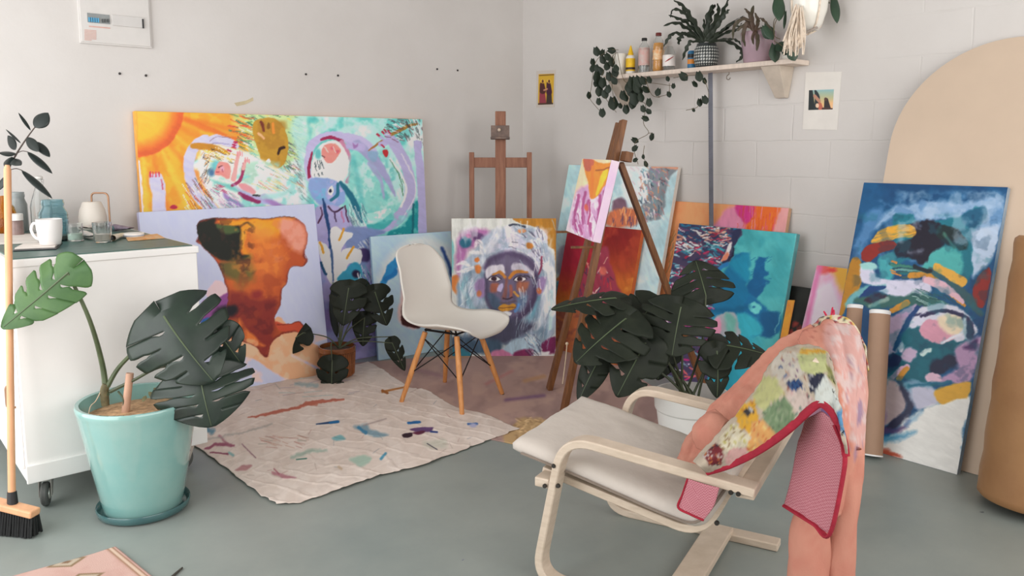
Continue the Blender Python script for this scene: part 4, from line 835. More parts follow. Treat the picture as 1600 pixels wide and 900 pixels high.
# ---- 11 pink canvas
o, p, _ = canvas('pink_painting', 'small pink canvas with an orange glow half hidden by the tall dark blue one', (-.16, -2.429, -1.571, .37, .32, .79), .025, mat('pink edge', C(210, 190, 196), .7, .04))
p.c[:] = (214, 168, 186); p.wash((206, 140, 172), 22, .42, .62, .7); p.poly([(1284, 410), (1345, 412), (1345, 436), (1310, 424), (1284, 428)], (214, 84, 84), 6, 3); p.poly([(1300, 416), (1345, 416), (1345, 470), (1320, 462), (1304, 436)], (236, 150, 50), 12, 4); p.poly([(1262, 470), (1300, 440), (1310, 500), (1260, 520)], (222, 196, 208), 10, 4, alpha=.8); p.stroke([(1282, 415), (1270, 460), (1258, 520)], 8, (206, 100, 156), 6, .8); p.blob(1300, 422, 8, 4, (206, 60, 60), .8, warp=3)
p.apply(o.data, .52)
# ---- 12 tall dark blue canvas
o, p, _ = canvas('blue_painting', 'tall deep blue abstract canvas with a white foot, leaning on the tan arch', (-.358, -2.730, -1.572, .275, .627, 1.234), .035, mat('blue edge', C(66, 108, 140), .65, .2, 4, col2=C(150, 156, 160)), 1.05, wob_=1.3)
zu = zz(1300, 275, 3.672); zl = zz(1360, 470, 3.215)
p.c[:] = (18, 84, 134); p.wash((14, 64, 112), 34, .4, .62, .8); p.wash((90, 140, 186), 30, .5, .68, .7, (1380, 296, 1580, 380)); p.poly(zu((250, 280), (330, 190), (520, 150), (760, 150), (960, 130), (990, 250), (940, 420), (830, 560), (800, 560), (800, 330), (760, 260), (520, 250), (350, 240), (260, 300)), (132, 168, 206), 8, 6); p.wash((80, 130, 180), 16, .46, .6, .7, (1370, 310, 1570, 420)); p.poly(zu((810, 330), (900, 290), (960, 300), (930, 470), (820, 570), (800, 500)), (176, 196, 222), 6, 4)
p.poly(zu((225, 200), (300, 190), (250, 300), (190, 420), (170, 480), (120, 480), (150, 340)), (70, 124, 176), 8, 5)
p.poly(zu((110, 480), (165, 490), (165, 640), (100, 700), (60, 800), (20, 820), (60, 680)), (176, 118, 26), 2, 1)
p.poly(zu((350, 230), (450, 230), (520, 270), (740, 230), (850, 180), (890, 220), (820, 310), (800, 330), (800, 570), (720, 620), (560, 520), (440, 480), (330, 560), (280, 590), (270, 470), (350, 430)), (20, 112, 132), 4, 5); p.poly(zu((560, 430), (640, 400), (740, 440), (740, 560), (600, 540), (520, 520)), (70, 170, 168), 5, 5); p.poly(zu((270, 480), (350, 440), (350, 580), (280, 590)), (60, 160, 170), 5, 4); p.poly(zu((740, 230), (860, 175), (880, 230), (800, 300)), (24, 90, 126), 4, 4)
p.poly(zu((400, 300), (480, 265), (600, 260), (640, 300), (650, 390), (590, 420), (550, 480), (510, 510), (460, 480), (380, 470), (360, 400), (470, 350)), (26, 22, 40), 3, 4); p.poly(zu((620, 290), (690, 290), (760, 340), (780, 400), (740, 430), (700, 400), (650, 390), (600, 330)), (22, 40, 44), 3, 3); p.stroke(zu((645, 330), (700, 410)), 4, (60, 110, 96), 3)
p.poly(zu((230, 385), (250, 330), (330, 290), (460, 285), (475, 340), (370, 360), (290, 380)), (222, 160, 46), 1.6, 1.5, tex=.4, tang=-.2); p.poly(zu((170, 480), (185, 420), (240, 390), (330, 370), (375, 390), (340, 420), (260, 450), (215, 495)), (142, 36, 28), 1.6, 1); p.poly(zu((820, 620), (850, 560), (905, 530), (915, 600), (880, 740), (830, 750), (805, 690)), (148, 40, 34), 2, 2)
p.poly(zu((160, 520), (220, 500), (280, 590), (520, 600), (560, 660), (480, 690), (330, 690), (240, 640), (160, 600)), (206, 204, 226), 3, 2.5); p.poly(zu((165, 505), (240, 500), (250, 540), (180, 540)), (150, 206, 206), 3, 3)
for k in range(7):
    a_ = (330 + 12 * k, 500 + 14 * k - (k % 2) * 8); p.stroke(zu(a_, (470 + 8 * k, 530 + 8 * k), (600, 580 + 6 * k)), [3.4, 4.4, 3], [(30, 96, 100), (60, 130, 110), (24, 60, 70), (110, 170, 160), (40, 84, 76), (20, 110, 120), (60, 90, 80)][k], 1.4, .85, 1)
for x, y in ((345, 490), (345, 555), (365, 565), (340, 540)): p.stroke(zu((x, y), (x + 26, y + 8)), 2.6, (206, 130, 50))
p.stroke(zu((560, 540), (680, 610), (780, 700), (850, 790)), [8, 10, 14, 8], (56, 88, 92), 3, .9, 2); p.stroke(zu((470, 520), (560, 550)), 7, (26, 34, 44), 2); p.stroke(zu((600, 525), (740, 600)), [13, 17], (222, 164, 60), 1.5, 1, 1); p.stroke(zu((450, 575), (560, 580), (680, 680), (760, 740)), [10, 8, 7, 5], (200, 134, 40), 1.5, 1, 1); p.stroke(zu((530, 595), (640, 640), (745, 715)), [9, 16, 7], (222, 176, 190), 1.6, 1, 1.2)
p.stroke(zu((90, 740), (170, 660), (300, 630)), [10, 10, 4], (110, 176, 180), 4, .9); p.stroke(zu((170, 690), (230, 650), (300, 640)), [6, 10, 4], (16, 56, 120), 2); p.poly(zu((120, 720), (240, 680), (400, 690), (480, 670), (640, 720), (680, 760), (560, 770), (400, 740), (240, 760)), (48, 96, 92), 4, 4); p.poly(zu((190, 710), (260, 670), (320, 690), (240, 730)), (50, 24, 48), 4, 3); p.stroke(zu((220, 745), (320, 705)), 6, (130, 160, 150), 3); p.stroke(zu((340, 770), (430, 728)), 9, (196, 132, 40), 1.6)
p.hatch((1430, 455, 1490, 480), 34, 22, 1.5, [(30, 70, 76), (90, 140, 130), (170, 200, 196), (40, 100, 96)], .42, .1, inside=lambda x, y: y > 440 + (x - 1420) * .35)
p.poly(zu((360, 800), (440, 750), (490, 740), (420, 830), (400, 900), (340, 960), (330, 860)), (176, 150, 186), 3, 2); p.poly(zu((390, 900), (430, 820), (510, 745), (520, 770), (440, 880), (400, 920)), (20, 50, 110), 2, 1.5); p.poly(zu((450, 830), (520, 750), (690, 740), (780, 800), (830, 900), (700, 960), (500, 960), (420, 920)), (206, 206, 222), 3, 2); p.stroke(zu((470, 800), (590, 780), (720, 785), (790, 840), (800, 890)), [4, 5, 6, 8, 8], (60, 56, 96), 2, 1, 1.5)
# lower half
p.poly(zl((60, 100), (120, 80), (200, 110), (160, 200), (110, 280), (60, 300)), (180, 160, 190), 4, 3); p.stroke(zl((240, 30), (190, 100), (150, 190), (120, 250)), [6, 9, 8, 4], (20, 60, 120), 2); p.stroke(zl((270, 60), (220, 140), (160, 240)), [8, 10, 10], (206, 206, 226), 3, 1, 1.5)
p.poly(zl((160, 160), (250, 130), (360, 200), (480, 200), (520, 230), (430, 300), (330, 370), (400, 400), (300, 430), (180, 400), (90, 380), (90, 280), (170, 250)), (16, 92, 110), 4, 6); p.poly(zl((250, 140), (300, 90), (400, 130), (430, 190), (360, 215), (280, 190)), (212, 146, 168), 2.5, 2); p.poly(zl((340, 90), (400, 65), (470, 80), (480, 150), (430, 180), (370, 150)), (226, 206, 176), 5, 3); p.stroke(zl((250, 80), (330, 55), (430, 60), (490, 110), (500, 180)), [5, 5, 6, 10, 11], (46, 42, 80), 2.5, 1, 2); p.stroke(zl((470, 90), (460, 160), (360, 210)), 5, (220, 220, 232), 3)
p.poly(zl((160, 260), (200, 230), (240, 260), (200, 310), (150, 290)), (190, 166, 196), 3, 3); p.poly(zl((250, 260), (290, 235), (305, 250), (260, 280)), (190, 214, 212), 2, 2); p.poly(zl((300, 310), (400, 270), (450, 300), (380, 360), (310, 370)), (30, 34, 62), 5, 4); p.poly(zl((90, 270), (150, 280), (140, 340), (80, 360)), (18, 40, 80), 3, 3); p.poly(zl((430, 240), (560, 180), (540, 290), (500, 410), (380, 410), (320, 400), (430, 340)), (176, 140, 178), 6, 4); p.poly(zl((270, 380), (320, 360), (360, 400), (310, 420)), (214, 176, 196), 2.5, 3); p.poly(zl((470, 230), (540, 190), (530, 240)), (80, 50, 100), 5, 3)
p.stroke(zl((110, 385), (180, 335)), 9, (216, 170, 196), 2, 1, 2); p.stroke(zl((145, 395), (180, 345)), 8, (206, 140, 50), 2, 1, 1)
p.poly(zl((60, 400), (130, 410), (170, 470), (180, 540), (110, 610), (30, 610)), (170, 154, 158), 5, 3); p.poly(zl((130, 400), (180, 420), (220, 500), (200, 570), (130, 640), (50, 650), (110, 600), (180, 540)), (46, 50, 78), 4, 4); p.poly(zl((170, 410), (300, 420), (340, 480), (330, 530), (220, 510)), (110, 152, 180), 6, 5)
p.poly(zl((200, 440), (330, 450), (360, 500), (300, 530), (230, 540)), (186, 186, 208), 6, 4); p.stroke(zl((190, 430), (330, 415), (400, 410)), 4, (24, 100, 130), 4)
p.poly(zl((-250, 720), (60, 690), (180, 590), (240, 550), (380, 500), (500, 480), (470, 650), (430, 900), (200, 900), (-250, 860)), (226, 226, 222), 6, 5); p.stroke(zl((30, 700), (120, 690), (220, 660)), [14, 10, 3], (40, 130, 180), 9, .8, 4); p.stroke(zl((60, 650), (140, 650), (200, 600)), [10, 8, 3], (80, 60, 110), 5, .8, 3); p.stroke(zl((180, 620), (260, 560)), [8, 3], (90, 150, 190), 6, .6, 3)
p.poly(zl((325, 450), (400, 425), (500, 403), (492, 480), (430, 495), (350, 515)), (214, 160, 50), 3, 2); p.poly(zl((-100, 690), (40, 740), (140, 765), (150, 790), (60, 775), (-100, 740)), (190, 84, 60), 5, 4); p.poly(zl((-250, 500), (20, 480), (40, 640), (-250, 650)), (130, 100, 150), 10, 5)
p.wash((14, 52, 84), 20, .58, .68, .3, (1330, 330, 1560, 600)); p.wash((20, 110, 126), 24, .58, .7, .35, (1330, 330, 1560, 610)); p.wash((190, 206, 226), 22, .54, .7, .4, (1400, 296, 1575, 400)); p.stroke(zu((1010, 80), (880, 760)), 2.5, (20, 70, 120), 2, .6)
p.brush(.05, .5); p.apply(o.data, .74)

# ---- arch panel: a freestanding board with a round top, leaning on the right wall behind the blue canvas
tl = math.radians(14.5); N_ = np.array([-math.cos(tl), 0, math.sin(tl)]); V_ = np.array([math.sin(tl), 0, math.cos(tl)])
def archp(y, h): return np.array([-.300, y, 0]) + V_ * h
yl, yr, hs = -2.81, -3.78, 1.41; rr = (yl - yr) / 2; pts = [archp(yr, 0.002), archp(yl, 0.002)]
for k in range(33):
    a = math.pi * k / 32; pts.append(archp((yl + yr) / 2 + rr * math.cos(a), hs + rr * math.sin(a)))
t = thing('arch_panel', 'big tan board with a round top leaning on the right wall', 'panel', (-.33, (yl + yr) / 2, 0))
MB().prism(pts, -N_ * .012).build('board', mat('tan arch paint', C(206, 185, 164, .80), .7, .025, 2.5), t)
# ================================================================ floor coverings
def coons(b, r, t, l, n):
    """four border polylines (bottom L->R, right B->T, top L->R, left B->T) -> grid"""
    def rs(P):
        P = np.array(P, float); d = np.concatenate([[0], np.cumsum(np.linalg.norm(np.diff(P, axis=0), axis=1))]); u = np.linspace(0, d[-1], n)
        return np.stack([np.interp(u, d, P[:, k]) for k in range(P.shape[1])], 1)
    b, r, t, l = rs(b), rs(r), rs(t), rs(l); u = np.linspace(0, 1, n)[None, :, None]; v = np.linspace(0, 1, n)[:, None, None]
    return (1 - v) * b[None] + v * t[None] + (1 - u) * l[:, None] + u * r[:, None] - ((1 - u) * (1 - v) * b[0] + u * (1 - v) * b[-1] + (1 - u) * v * t[0] + u * v * t[-1])
rng = np.random.RandomState(3)
def wob(P, a):
    P = [np.asarray(q, float) for q in P]; out = []
    for i in range(len(P) - 1):
        for k in range(6):
            out.append(P[i] + (P[i + 1] - P[i]) * k / 6 + np.array([*rng.uniform(-a, a, 2), 0]) * (k > 0))
    out.append(P[-1]); return out
Fp = lambda *p: [fl(x, y) for x, y in p]
# brown mat
G = coons(wob(Fp((560, 640), (640, 660), (795, 693), (900, 712)), .006), wob(Fp((900, 712), (1000, 690), (1090, 650)), .006), wob(Fp((470, 575), (700, 556), (905, 530), (1090, 650)), 0), wob(Fp((560, 640), (520, 610), (470, 575)), .005), 190)
G[:, :, 2] = .004
o = grid_mesh('floor_mat', G, paint_mat('hessian pigment', .9, .4, 300.), loc=G[95, 95])
tag(o, 'mauve-brown paint-stained mat under the white chair and the tripod easel', 'mat')
X, Y = px_of(G); p = Paint(X, Y, (138, 112, 104)); p.wash((120, 96, 92), 26, .4, .62, .7); p.wash((152, 124, 112), 16, .5, .66, .6, sx=.6)
p.poly([(785, 682), (812, 652), (850, 655), (900, 690), (900, 720), (790, 700)], (150, 122, 84), 5, 3, smooth=False); p.hatch((805, 655, 900, 705), 260, 7, 1.6, [(190, 162, 118), (120, 92, 62), (170, 140, 100)], .2, 1.5)
p.stroke([(690, 560), (735, 556)], 4, (166, 116, 70), 3, .6); p.stroke([(790, 625), (850, 618)], 5, (88, 60, 92), 4, .7); p.stroke([(820, 595), (850, 588)], 6, (150, 110, 70), 4, .6); p.stroke([(640, 575), (700, 590)], 5, (112, 80, 92), 5, .5); p.stroke([(760, 600), (800, 580)], 4, (150, 84, 84), 4, .5)
p.apply(o.data, .44)
sol = o.modifiers.new('thickness', 'SOLIDIFY'); sol.thickness = .004; sol.offset = -1
# canvas drop cloth
bot = wob(Fp((258, 668), (318, 706), (370, 748), (405, 775), (432, 790)), .007) ; rgt = wob(Fp((432, 790), (470, 788), (520, 770), (590, 746), (655, 731), (720, 706), (770, 687), (812, 672)), .006)
top = wob(Fp((300, 628), (385, 604), (500, 584), (575, 567)), .004); rgt2 = Fp((812, 672), (760, 650), (715, 640), (665, 612), (640, 608), (600, 580), (575, 567))
G = coons(rgt, wob(rgt2, .008), wob(Fp((258, 668), (330, 630), (390, 606), (500, 588), (575, 567)), .003), bot[::-1], 300)
gx, gy = G[:, :, 0] * 100, G[:, :, 1] * 100
G[:, :, 2] = .008 + .010 * (fbm(gx, gy, 18., 4) - .3) + .010 * np.maximum(0, np.sin((gx * .55 + gy * .2 + fbm(gx, gy, 30., 9) * 14)) - .72) + .006 * np.maximum(0, np.sin((gy * .7 - gx * .25 + fbm(gx, gy, 22., 19) * 12)) - .75)
G[:, :, 2] = np.maximum(G[:, :, 2], .0085)
o = grid_mesh('drop_cloth', G, paint_mat('cloth pigment', .85, .25, 420.), loc=G[150, 150])
tag(o, 'cream canvas drop cloth with paint stains spread over the grey floor', 'drop cloth')
X, Y = px_of(G); p = Paint(X, Y, (204, 190, 180)); p.wash((194, 178, 167), 40, .4, .62, .6); p.wash((211, 199, 190), 20, .5, .66, .6); p.wash((180, 166, 156), 9, .58, .68, .3, sx=.5)
zc = zz(300, 550, 2.572)
p.stroke(zc((225, 265), (330, 242), (420, 225), (480, 205), (610, 190)), [2, 5, 4, 6, 3], (170, 92, 74), 1.5, .95, 2); p.stroke(zc((460, 205), (500, 210)), 7, (176, 100, 80), 2, .8, 2)
p.stroke(zc((500, 290), (585, 280)), [2, 4.5], (30, 62, 104), 1.2); p.stroke(zc((555, 284), (588, 280)), 4, (20, 96, 150), 1); p.poly(zc((650, 300), (700, 292), (720, 310), (790, 330), (740, 345), (690, 320)), (96, 132, 150), 4, 3, alpha=.8); p.stroke(zc((670, 305), (700, 325)), 5, (40, 110, 150), 2, .8, 2); p.stroke(zc((690, 295), (780, 268)), 2, (150, 132, 128), 2, .8); p.poly(zc((560, 345), (600, 335), (615, 350), (580, 358)), (110, 160, 164), 2.5, 2)
p.stroke(zc((870, 285), (915, 282)), 4.4, (28, 92, 150), 1.2, 1, 1); p.poly(zc((845, 330), (880, 322), (885, 338), (855, 344)), (44, 22, 34), 1.5, 1.5); p.poly(zc((875, 312), (965, 300), (960, 318), (910, 325)), (90, 60, 104), 1.6, 2.5); p.poly(zc((885, 325), (935, 318), (920, 333)), (84, 26, 52), 1.4, 1.5); p.stroke(zc((960, 320), (985, 322)), 3, (40, 60, 120), 1); p.stroke(zc((1110, 290), (1145, 290)), 4.5, (40, 84, 150), 1.6, .9, 2); p.blob(300 + 1130 / 2.572, 550 + 295 / 2.572, 6, 3.5, (160, 160, 190), .8)
p.stroke(zc((765, 160), (850, 142)), [3.5, 2.5], (166, 106, 50), 1.2); p.stroke(zc((765, 155), (785, 165)), 4, (150, 90, 40), 1)
p.poly(zc((640, 425), (700, 415), (720, 435), (680, 458), (645, 440)), (140, 172, 156), 4, 4, alpha=.8); p.stroke(zc((400, 425), (470, 400), (540, 395)), [5, 6, 3], (130, 158, 144), 4, .7, 3); p.stroke(zc((420, 432), (460, 428)), 2, (50, 110, 96), 1); p.stroke(zc((760, 430), (778, 408)), 4, (60, 130, 160), 1.6, .9, 1); p.poly(zc((930, 360), (1020, 350), (1010, 390), (950, 385)), (170, 172, 156), 6, 3, alpha=.6); p.stroke(zc((945, 368), (985, 392)), 1.4, (50, 44, 60), 1)
p.stroke(zc((55, 390), (110, 370), (170, 378)), [3, 6, 3], (140, 72, 96), 2, .9, 2.5); p.stroke(zc((110, 340), (150, 375)), 4, (150, 96, 110), 3, .7, 2); p.stroke(zc((75, 405), (145, 410)), [2, 5, 3], (124, 50, 76), 1.6, .9, 2); p.stroke(zc((150, 405), (165, 415)), 4, (110, 160, 160), 2, .8); p.poly(zc((170, 475), (210, 455), (240, 455), (215, 475)), (160, 106, 110), 2.5, 2, alpha=.8); p.poly(zc((320, 480), (350, 488), (420, 505), (370, 508), (330, 495)), (166, 110, 120), 2.5, 2.5, alpha=.9); p.stroke(zc((330, 470), (350, 490)), 2, (150, 76, 90), 1.4, .8)
p.stroke(zc((60, 350), (200, 325), (320, 290)), 3, (150, 150, 146), 3, .6, 3); p.stroke(zc((40, 300), (80, 320)), 8, (70, 120, 146), 4, .8, 3); p.stroke(zc((200, 370), (255, 425)), 1.6, (120, 80, 96), 1.4, .8, 1); p.hatch(zc((280, 340), (460, 390))[0] + zc((280, 340), (460, 390))[1], 26, 14, 1.6, [(170, 120, 110), (150, 150, 140), (180, 140, 120)], .25, .3, alpha=.7); p.hatch((390, 585, 560, 620), 26, 22, 2.2, [(150, 176, 176), (176, 150, 140), (160, 150, 160)], -.15, .2, alpha=.5); p.stroke(zc((420, 130), (500, 135)), 6, (130, 160, 166), 4, .7, 3)
p.hatch((330, 600, 780, 760), 36, 9, 1.1, [(140, 120, 110), (110, 120, 130), (150, 100, 96)], .2, 1.4, alpha=.6); p.stroke(zc((600, 470), (590, 462)), 4, (176, 150, 120), 2, .7)
p.apply(o.data, .62)
sol = o.modifiers.new('thickness', 'SOLIDIFY'); sol.thickness = .003; sol.offset = -1
# pink patterned rug
r0 = fl(181, 858); d1 = fl(40, 897) - r0; d1 /= np.linalg.norm(d1); d2 = fl(226, 895) - r0; d2 /= np.linalg.norm(d2)
U = np.linspace(0, 1.3, 260)[None, :, None]; V = np.linspace(0, .55, 130)[:, None, None]
G = r0 + d1 * U + d2 * V; G = G + np.array([0, 0, .006]); G[:, :, 2] += .004 * np.exp(-((U[:, :, 0]) / .05) ** 2) * np.ones_like(V[:, :, 0])
o = grid_mesh('woven_rug', G, paint_mat('rug pigment', .95, .6, 350.), loc=G[60, 100])
tag(o, 'flat pink rug with brown outlined diamonds at the lower left corner of the floor', 'rug')
uu = np.broadcast_to(U[:, :, 0], G.shape[:2]).ravel(); vv = np.broadcast_to(V[:, :, 0], G.shape[:2]).ravel()
p = Paint(uu * 1000, vv * 1000, (214, 174, 162)); p.wash((206, 162, 150), 60, .4, .65, .7)
for k in range(7):
    for j in range(4):
        x, y = 150 + 190 * k, 8 + 150 * j + (75 if k % 2 else 0); h = 46
        d = np.abs(p.X - x) / 62 + np.abs(p.Y - y) / h
        p.all(np.clip((1 - d) * 12, 0, 1), (150, 122, 92)); p.all(np.clip((.72 - d) * 12, 0, 1), (196, 178, 156)); p.all(np.clip((.3 - d) * 12, 0, 1), (140, 108, 84))
for x in (10, 26): p.all(np.clip(1.4 - np.abs(p.X - x) / 3.5, 0, 1), (166, 122, 96))
p.all(np.clip(1.4 - np.abs(p.X - 18) / 4, 0, 1), (222, 196, 170))
p.apply(o.data, .88)
sol = o.modifiers.new('thickness', 'SOLIDIFY'); sol.thickness = .006; sol.offset = -1

# ================================================================ easels
wood_b = mat('brown easel wood', C(110, 70, 38, .54), .5, .16, 5, bump=.2, stretch=(12, 12, 1), col2=C(82, 50, 27, .54))
wood_d = mat('old easel wood', C(126, 86, 66, .5), .55, .16, 5, bump=.2, stretch=(12, 12, 1), col2=C(100, 62, 46, .5))
A, B = fl(850, 610), fl(880, 648); mid = (A + B) / 2; e = (B - A) / np.linalg.norm(B - A); nn = np.array([-e[1], e[0], 0])
hv = nn * .34 + np.array([0, 0, 1.496]); hv_l = np.linalg.norm(hv); hd = hv / hv_l
t = thing('tripod_easel', 'brown wooden tripod easel holding the small pink and mustard canvas', 'easel', mid)
np_ = np.cross(e, hd)
TA = onpl(955, 192, mid, np.cross(e, hd)); TB = onpl(974, 188, mid, np.cross(e, hd))
off = nn * .03
MB().bar(A + off + [0, 0, .004], TA + off * 1.5, .052, .028, e).build('leg', wood_b, t, bevel=.003)
MB().bar(B + [0, 0, .004], TB, .052, .028, e).build('leg', wood_b, t, bevel=.003)
piv = onpl(972, 262, mid + nn * .045, np.cross(e, hd)); ft = fl(1106, 622)
MB().bar(ft, piv + (piv - ft) * .02, .042, .028, e).build('leg', wood_b, t, bevel=.003)
blk = onpl(980, 245, mid + nn * .03, np.cross(e, hd)); MB().bar(blk - e * .05, blk + e * .03, .05, .04, hd).build('hinge_block', wood_b, t, bevel=.003)
p1, p2 = onpl(877, 360, mid - nn * .05, np.cross(e, hd)), onpl(915, 378, mid, np.cross(e, hd))
tr = onpl(908, 372, mid, np.cross(e, hd)); m_ = MB()
hz = onpl(910, 374, mid - nn * .02, np.cross(e, hd)); zt_ = .905
for s_ in (0, 1):
    a = onpl(*((905, 362), (931, 386))[s_], mid, np.cross(e, hd)); MB().bar(a + nn * .02, a - nn * .13 - e * .01, .018, .012, e).build('canvas_peg', wood_b, t, bevel=.002)
kn = onpl(886, 537, mid - nn * .03, np.cross(e, hd)); kn2 = onpl(879, 600, mid - nn * .03, np.cross(e, hd))
MB().tube(crom([kn, kn * .6 + kn2 * .4 + e * .006, kn2], 5), .0028, 6).ball(kn, .009, 8).build('string', mat('cream string', C(196, 176, 150), .9), t, smooth=True)
# H-frame easel standing in the corner
E0 = fl(782, 545); E0 = np.array([-.42, -.36, 0]); ex = np.array([math.cos(-.70), math.sin(-.70), 0]); en = np.array([-ex[1], ex[0], 0]); tE = .06
ev = en * math.sin(tE) + np.array([0, 0, math.cos(tE)])
PL = np.cross(ex, ev)
def eh(x, y, o=0.): return onpl(x, y, E0 + en * o, PL)
t = thing('studio_easel', 'upright wooden easel with a tall mast in the corner, behind the portrait', 'easel', E0)
def foot(q): return q - ev * ((q[2] - .05) / ev[2])
c1 = eh(782, 200); 
MB().bar(foot(c1), eh(782, 174), .072, .03, ex).build('mast', wood_d, t, bevel=.004)
MB().box(eh(781.5, 206, -.03), (.125, .03, .085), (ex, np.cross(ev, ex), ev)).box(eh(781.5, 216, -.05), (.13, .07, .014), (ex, np.cross(ev, ex), ev)).build('canvas_clamp', mat('paint caked wood', C(118, 98, 88, .55), .7, .25, 18, bump=.5, col2=C(70, 62, 60, .55)), t, bevel=.003)
MB().ball(eh(780, 203, -.05), .012, 10).build('clamp_knob', mat('pale knob', C(186, 168, 150), .5), t, smooth=True)
for x in (737, 827):
    q = eh(x, 300); MB().bar(foot(q), eh(x, 238), .034, .03, ex).build('side_post', wood_d, t, bevel=.003)
a, b_ = eh(739, 254, .004), eh(826, 254, .004); MB().bar(a, b_, .068, .02, ev).build('crossbar', wood_d, t, bevel=.003)
a, b_ = foot(eh(737, 300)), foot(eh(827, 300)); MB().bar(a - ex * .05, b_ + ex * .05, .09, .04, ev).bar(foot(c1) - en * .04, foot(c1) + en * .2, .05, .05, ex).build('base_frame', wood_d, t, bevel=.003)

# ================================================================ white shell chair
cl = np.array([(-1.598, -1.043), (-1.476, -1.42), (-1.094, -1.283), (-1.199, -.887)])
cc = np.array([*cl.mean(0), 0.]); fa = np.array([.31, -.951, 0]); fa /= np.linalg.norm(fa); la = np.array([-fa[1], fa[0], 0])   # forward, left
t = thing('shell_chair', 'white plastic shell chair on splayed wooden legs in the middle of the studio', 'chair', cc)
prof = [(.246, .378, .10), (.250, .392, .165), (.236, .405, .20), (.19, .412, .222), (.13, .410, .232), (.05, .405, .235), (-.03, .402, .232), (-.10, .412, .226), (-.15, .442, .220), (-.185, .505, .216), (-.205, .56, .212), (-.222, .62, .207), (-.238, .68, .200), (-.25, .735, .190), (-.26, .78, .170), (-.266, .808, .138), (-.268, .822, .09), (-.268, .827, .03)]
prof = crom(prof, 4); rows = []
for i, (f_, z_, w_) in enumerate(prof):
    k = i / (len(prof) - 1); row = []
    kb = min(1, max(0, (z_ - .45) / .12)) if f_ < 0 else 0
    for j in range(25):
        s_ = -1 + 2 * j / 24
        ed = abs(s_) ** 2.6; rise = .055 * (1 - kb) * min(1, (1 - abs(k - .28) / .5) if k < .8 else .4) * (1 if k > .1 else k * 8 + .2)
        fwd = .055 * kb * min(1, max(.1, (.835 - z_) / .12))
        row.append(cc + fa * (f_ + fwd * ed) + la * s_ * w_ + np.array([0, 0, z_ + rise * ed]))
    rows.append(row)
shell = mat('white shell plastic', C(212, 208, 200, .70), .38, .01, 3)
o = MB().grid(rows).build('seat_shell', shell, t, smooth=True, angle=180, solid=.009)
legw = mat('beech chair legs', C(196, 138, 84, .58), .45, .10, 6, stretch=(10, 10, 1), col2=C(172, 112, 62, .58))
tops = {}
for i, (x, y) in enumerate(cl):
    foot_ = np.array([x, y, .004]); d = foot_ - cc; d[2] = 0; tp = cc + d * .52 + np.array([0, 0, .380]); tops[i] = (foot_, tp)
    MB().tube([foot_ + (tp - foot_) * k for k in (0, .02, .5, 1)], [.0105, .012, .0155, .0145], 14).build('leg', legw, t, smooth=True, angle=50)
    MB().lathe(foot_ - [0, 0, .003], [(0, 0), (.011, 0), (.0115, .006), (0, .006)], 12).build('foot_pad', mat('dark glide', (.03, .03, .03), .5), t)
m_ = MB()
for i in range(4):
    a, b_ = tops[i], tops[(i + 1) % 4]
    for (u_, v_) in ((a, b_), (b_, a)): m_.tube([u_[1] * .92 + u_[0] * .08, v_[0] + (v_[1] - v_[0]) * .42], .0032, 6)
    m_.tube([a[1] + [0, 0, .012], b_[1] + [0, 0, .012]], .006, 6); m_.tube([a[1] + [0, 0, .005], cc + (a[1] - cc) * .7 * [1, 1, 0] + [0, 0, .402]], .005, 6)
m_.build('wire_strut', mat('black steel wire', (.015, .015, .016), .4, metal=.5), t, smooth=True)

# ================================================================ bentwood lounge chair
LB = np.array([-2.196, -2.946, 0.]); LF = np.array([math.cos(1.929), math.sin(1.929), 0]); LW = np.array([LF[1], -LF[0], 0])
def LC(f, s, z): return LB + LF * f + LW * s + np.array([0, 0, z])
def lside(x, y, s):
    d = ray(x, y); P0 = LB + LW * s; q = CAM + d * (((P0 - CAM) @ LW) / (d @ LW)); return q
birch = mat('pale birch', C(206, 190, 172, .76), .42, .06, 5, bump=.08, stretch=(3, 3, 14), col2=C(190, 173, 154, .76))
t = thing('lounge_chair', 'bent birch lounge chair with an off-white cushion, front right', 'armchair', LC(-.2, .28, 0))
SW = .574
for s_ in (0., SW):
    pth = [LC(f, s_, z) for f, z in rounded([np.array(q) for q in [(-.532, .438), (.035, .492), (.128, .012), (-.50, .014)]], .10, 9)]
    MB().sweep(pth, .058, .026, LW).build('arm_frame', birch, t, smooth=True, bevel=.004, angle=30)
sp = [np.array(q) for q in [(.135, .345), (-.375, .248), (-.455, .42), (-.60, .69), (-.665, .80)]]
for s_ in (.062, SW - .062):
    pth = [LC(f, s_, z) for f, z in rounded(sp, .085, 9)]
    MB().sweep(pth, .04, .024, LW).build('seat_rail', birch, t, smooth=True, bevel=.003, angle=30)
for (f, z, w_, h_, nm) in ((.105, .333, .05, .03, 'front_rail'), (-.505, .43, .05, .03, 'rear_rail'), (-.30, .028, .09, .026, 'floor_rail')):
    MB().bar(LC(f, -.02 if nm != 'floor_rail' else .0, z), LC(f, SW + .02 if nm != 'floor_rail' else SW, z), w_, h_, LF).build(nm, birch, t, bevel=.004)
bolt = mat('dark bolt', (.05, .045, .04), .4, metal=.6)
for f, z in ((.045, .34), (.06, .40), (-.435, .335), (-.47, .43), (-.49, .43), (.09, .33)):
    MB().lathe(LC(f, -.03, z), [(0, .003), (.006, .003), (.007, 0), (.007, -.004)], 10, axis=-LW).build('bolt', bolt, t, smooth=True)
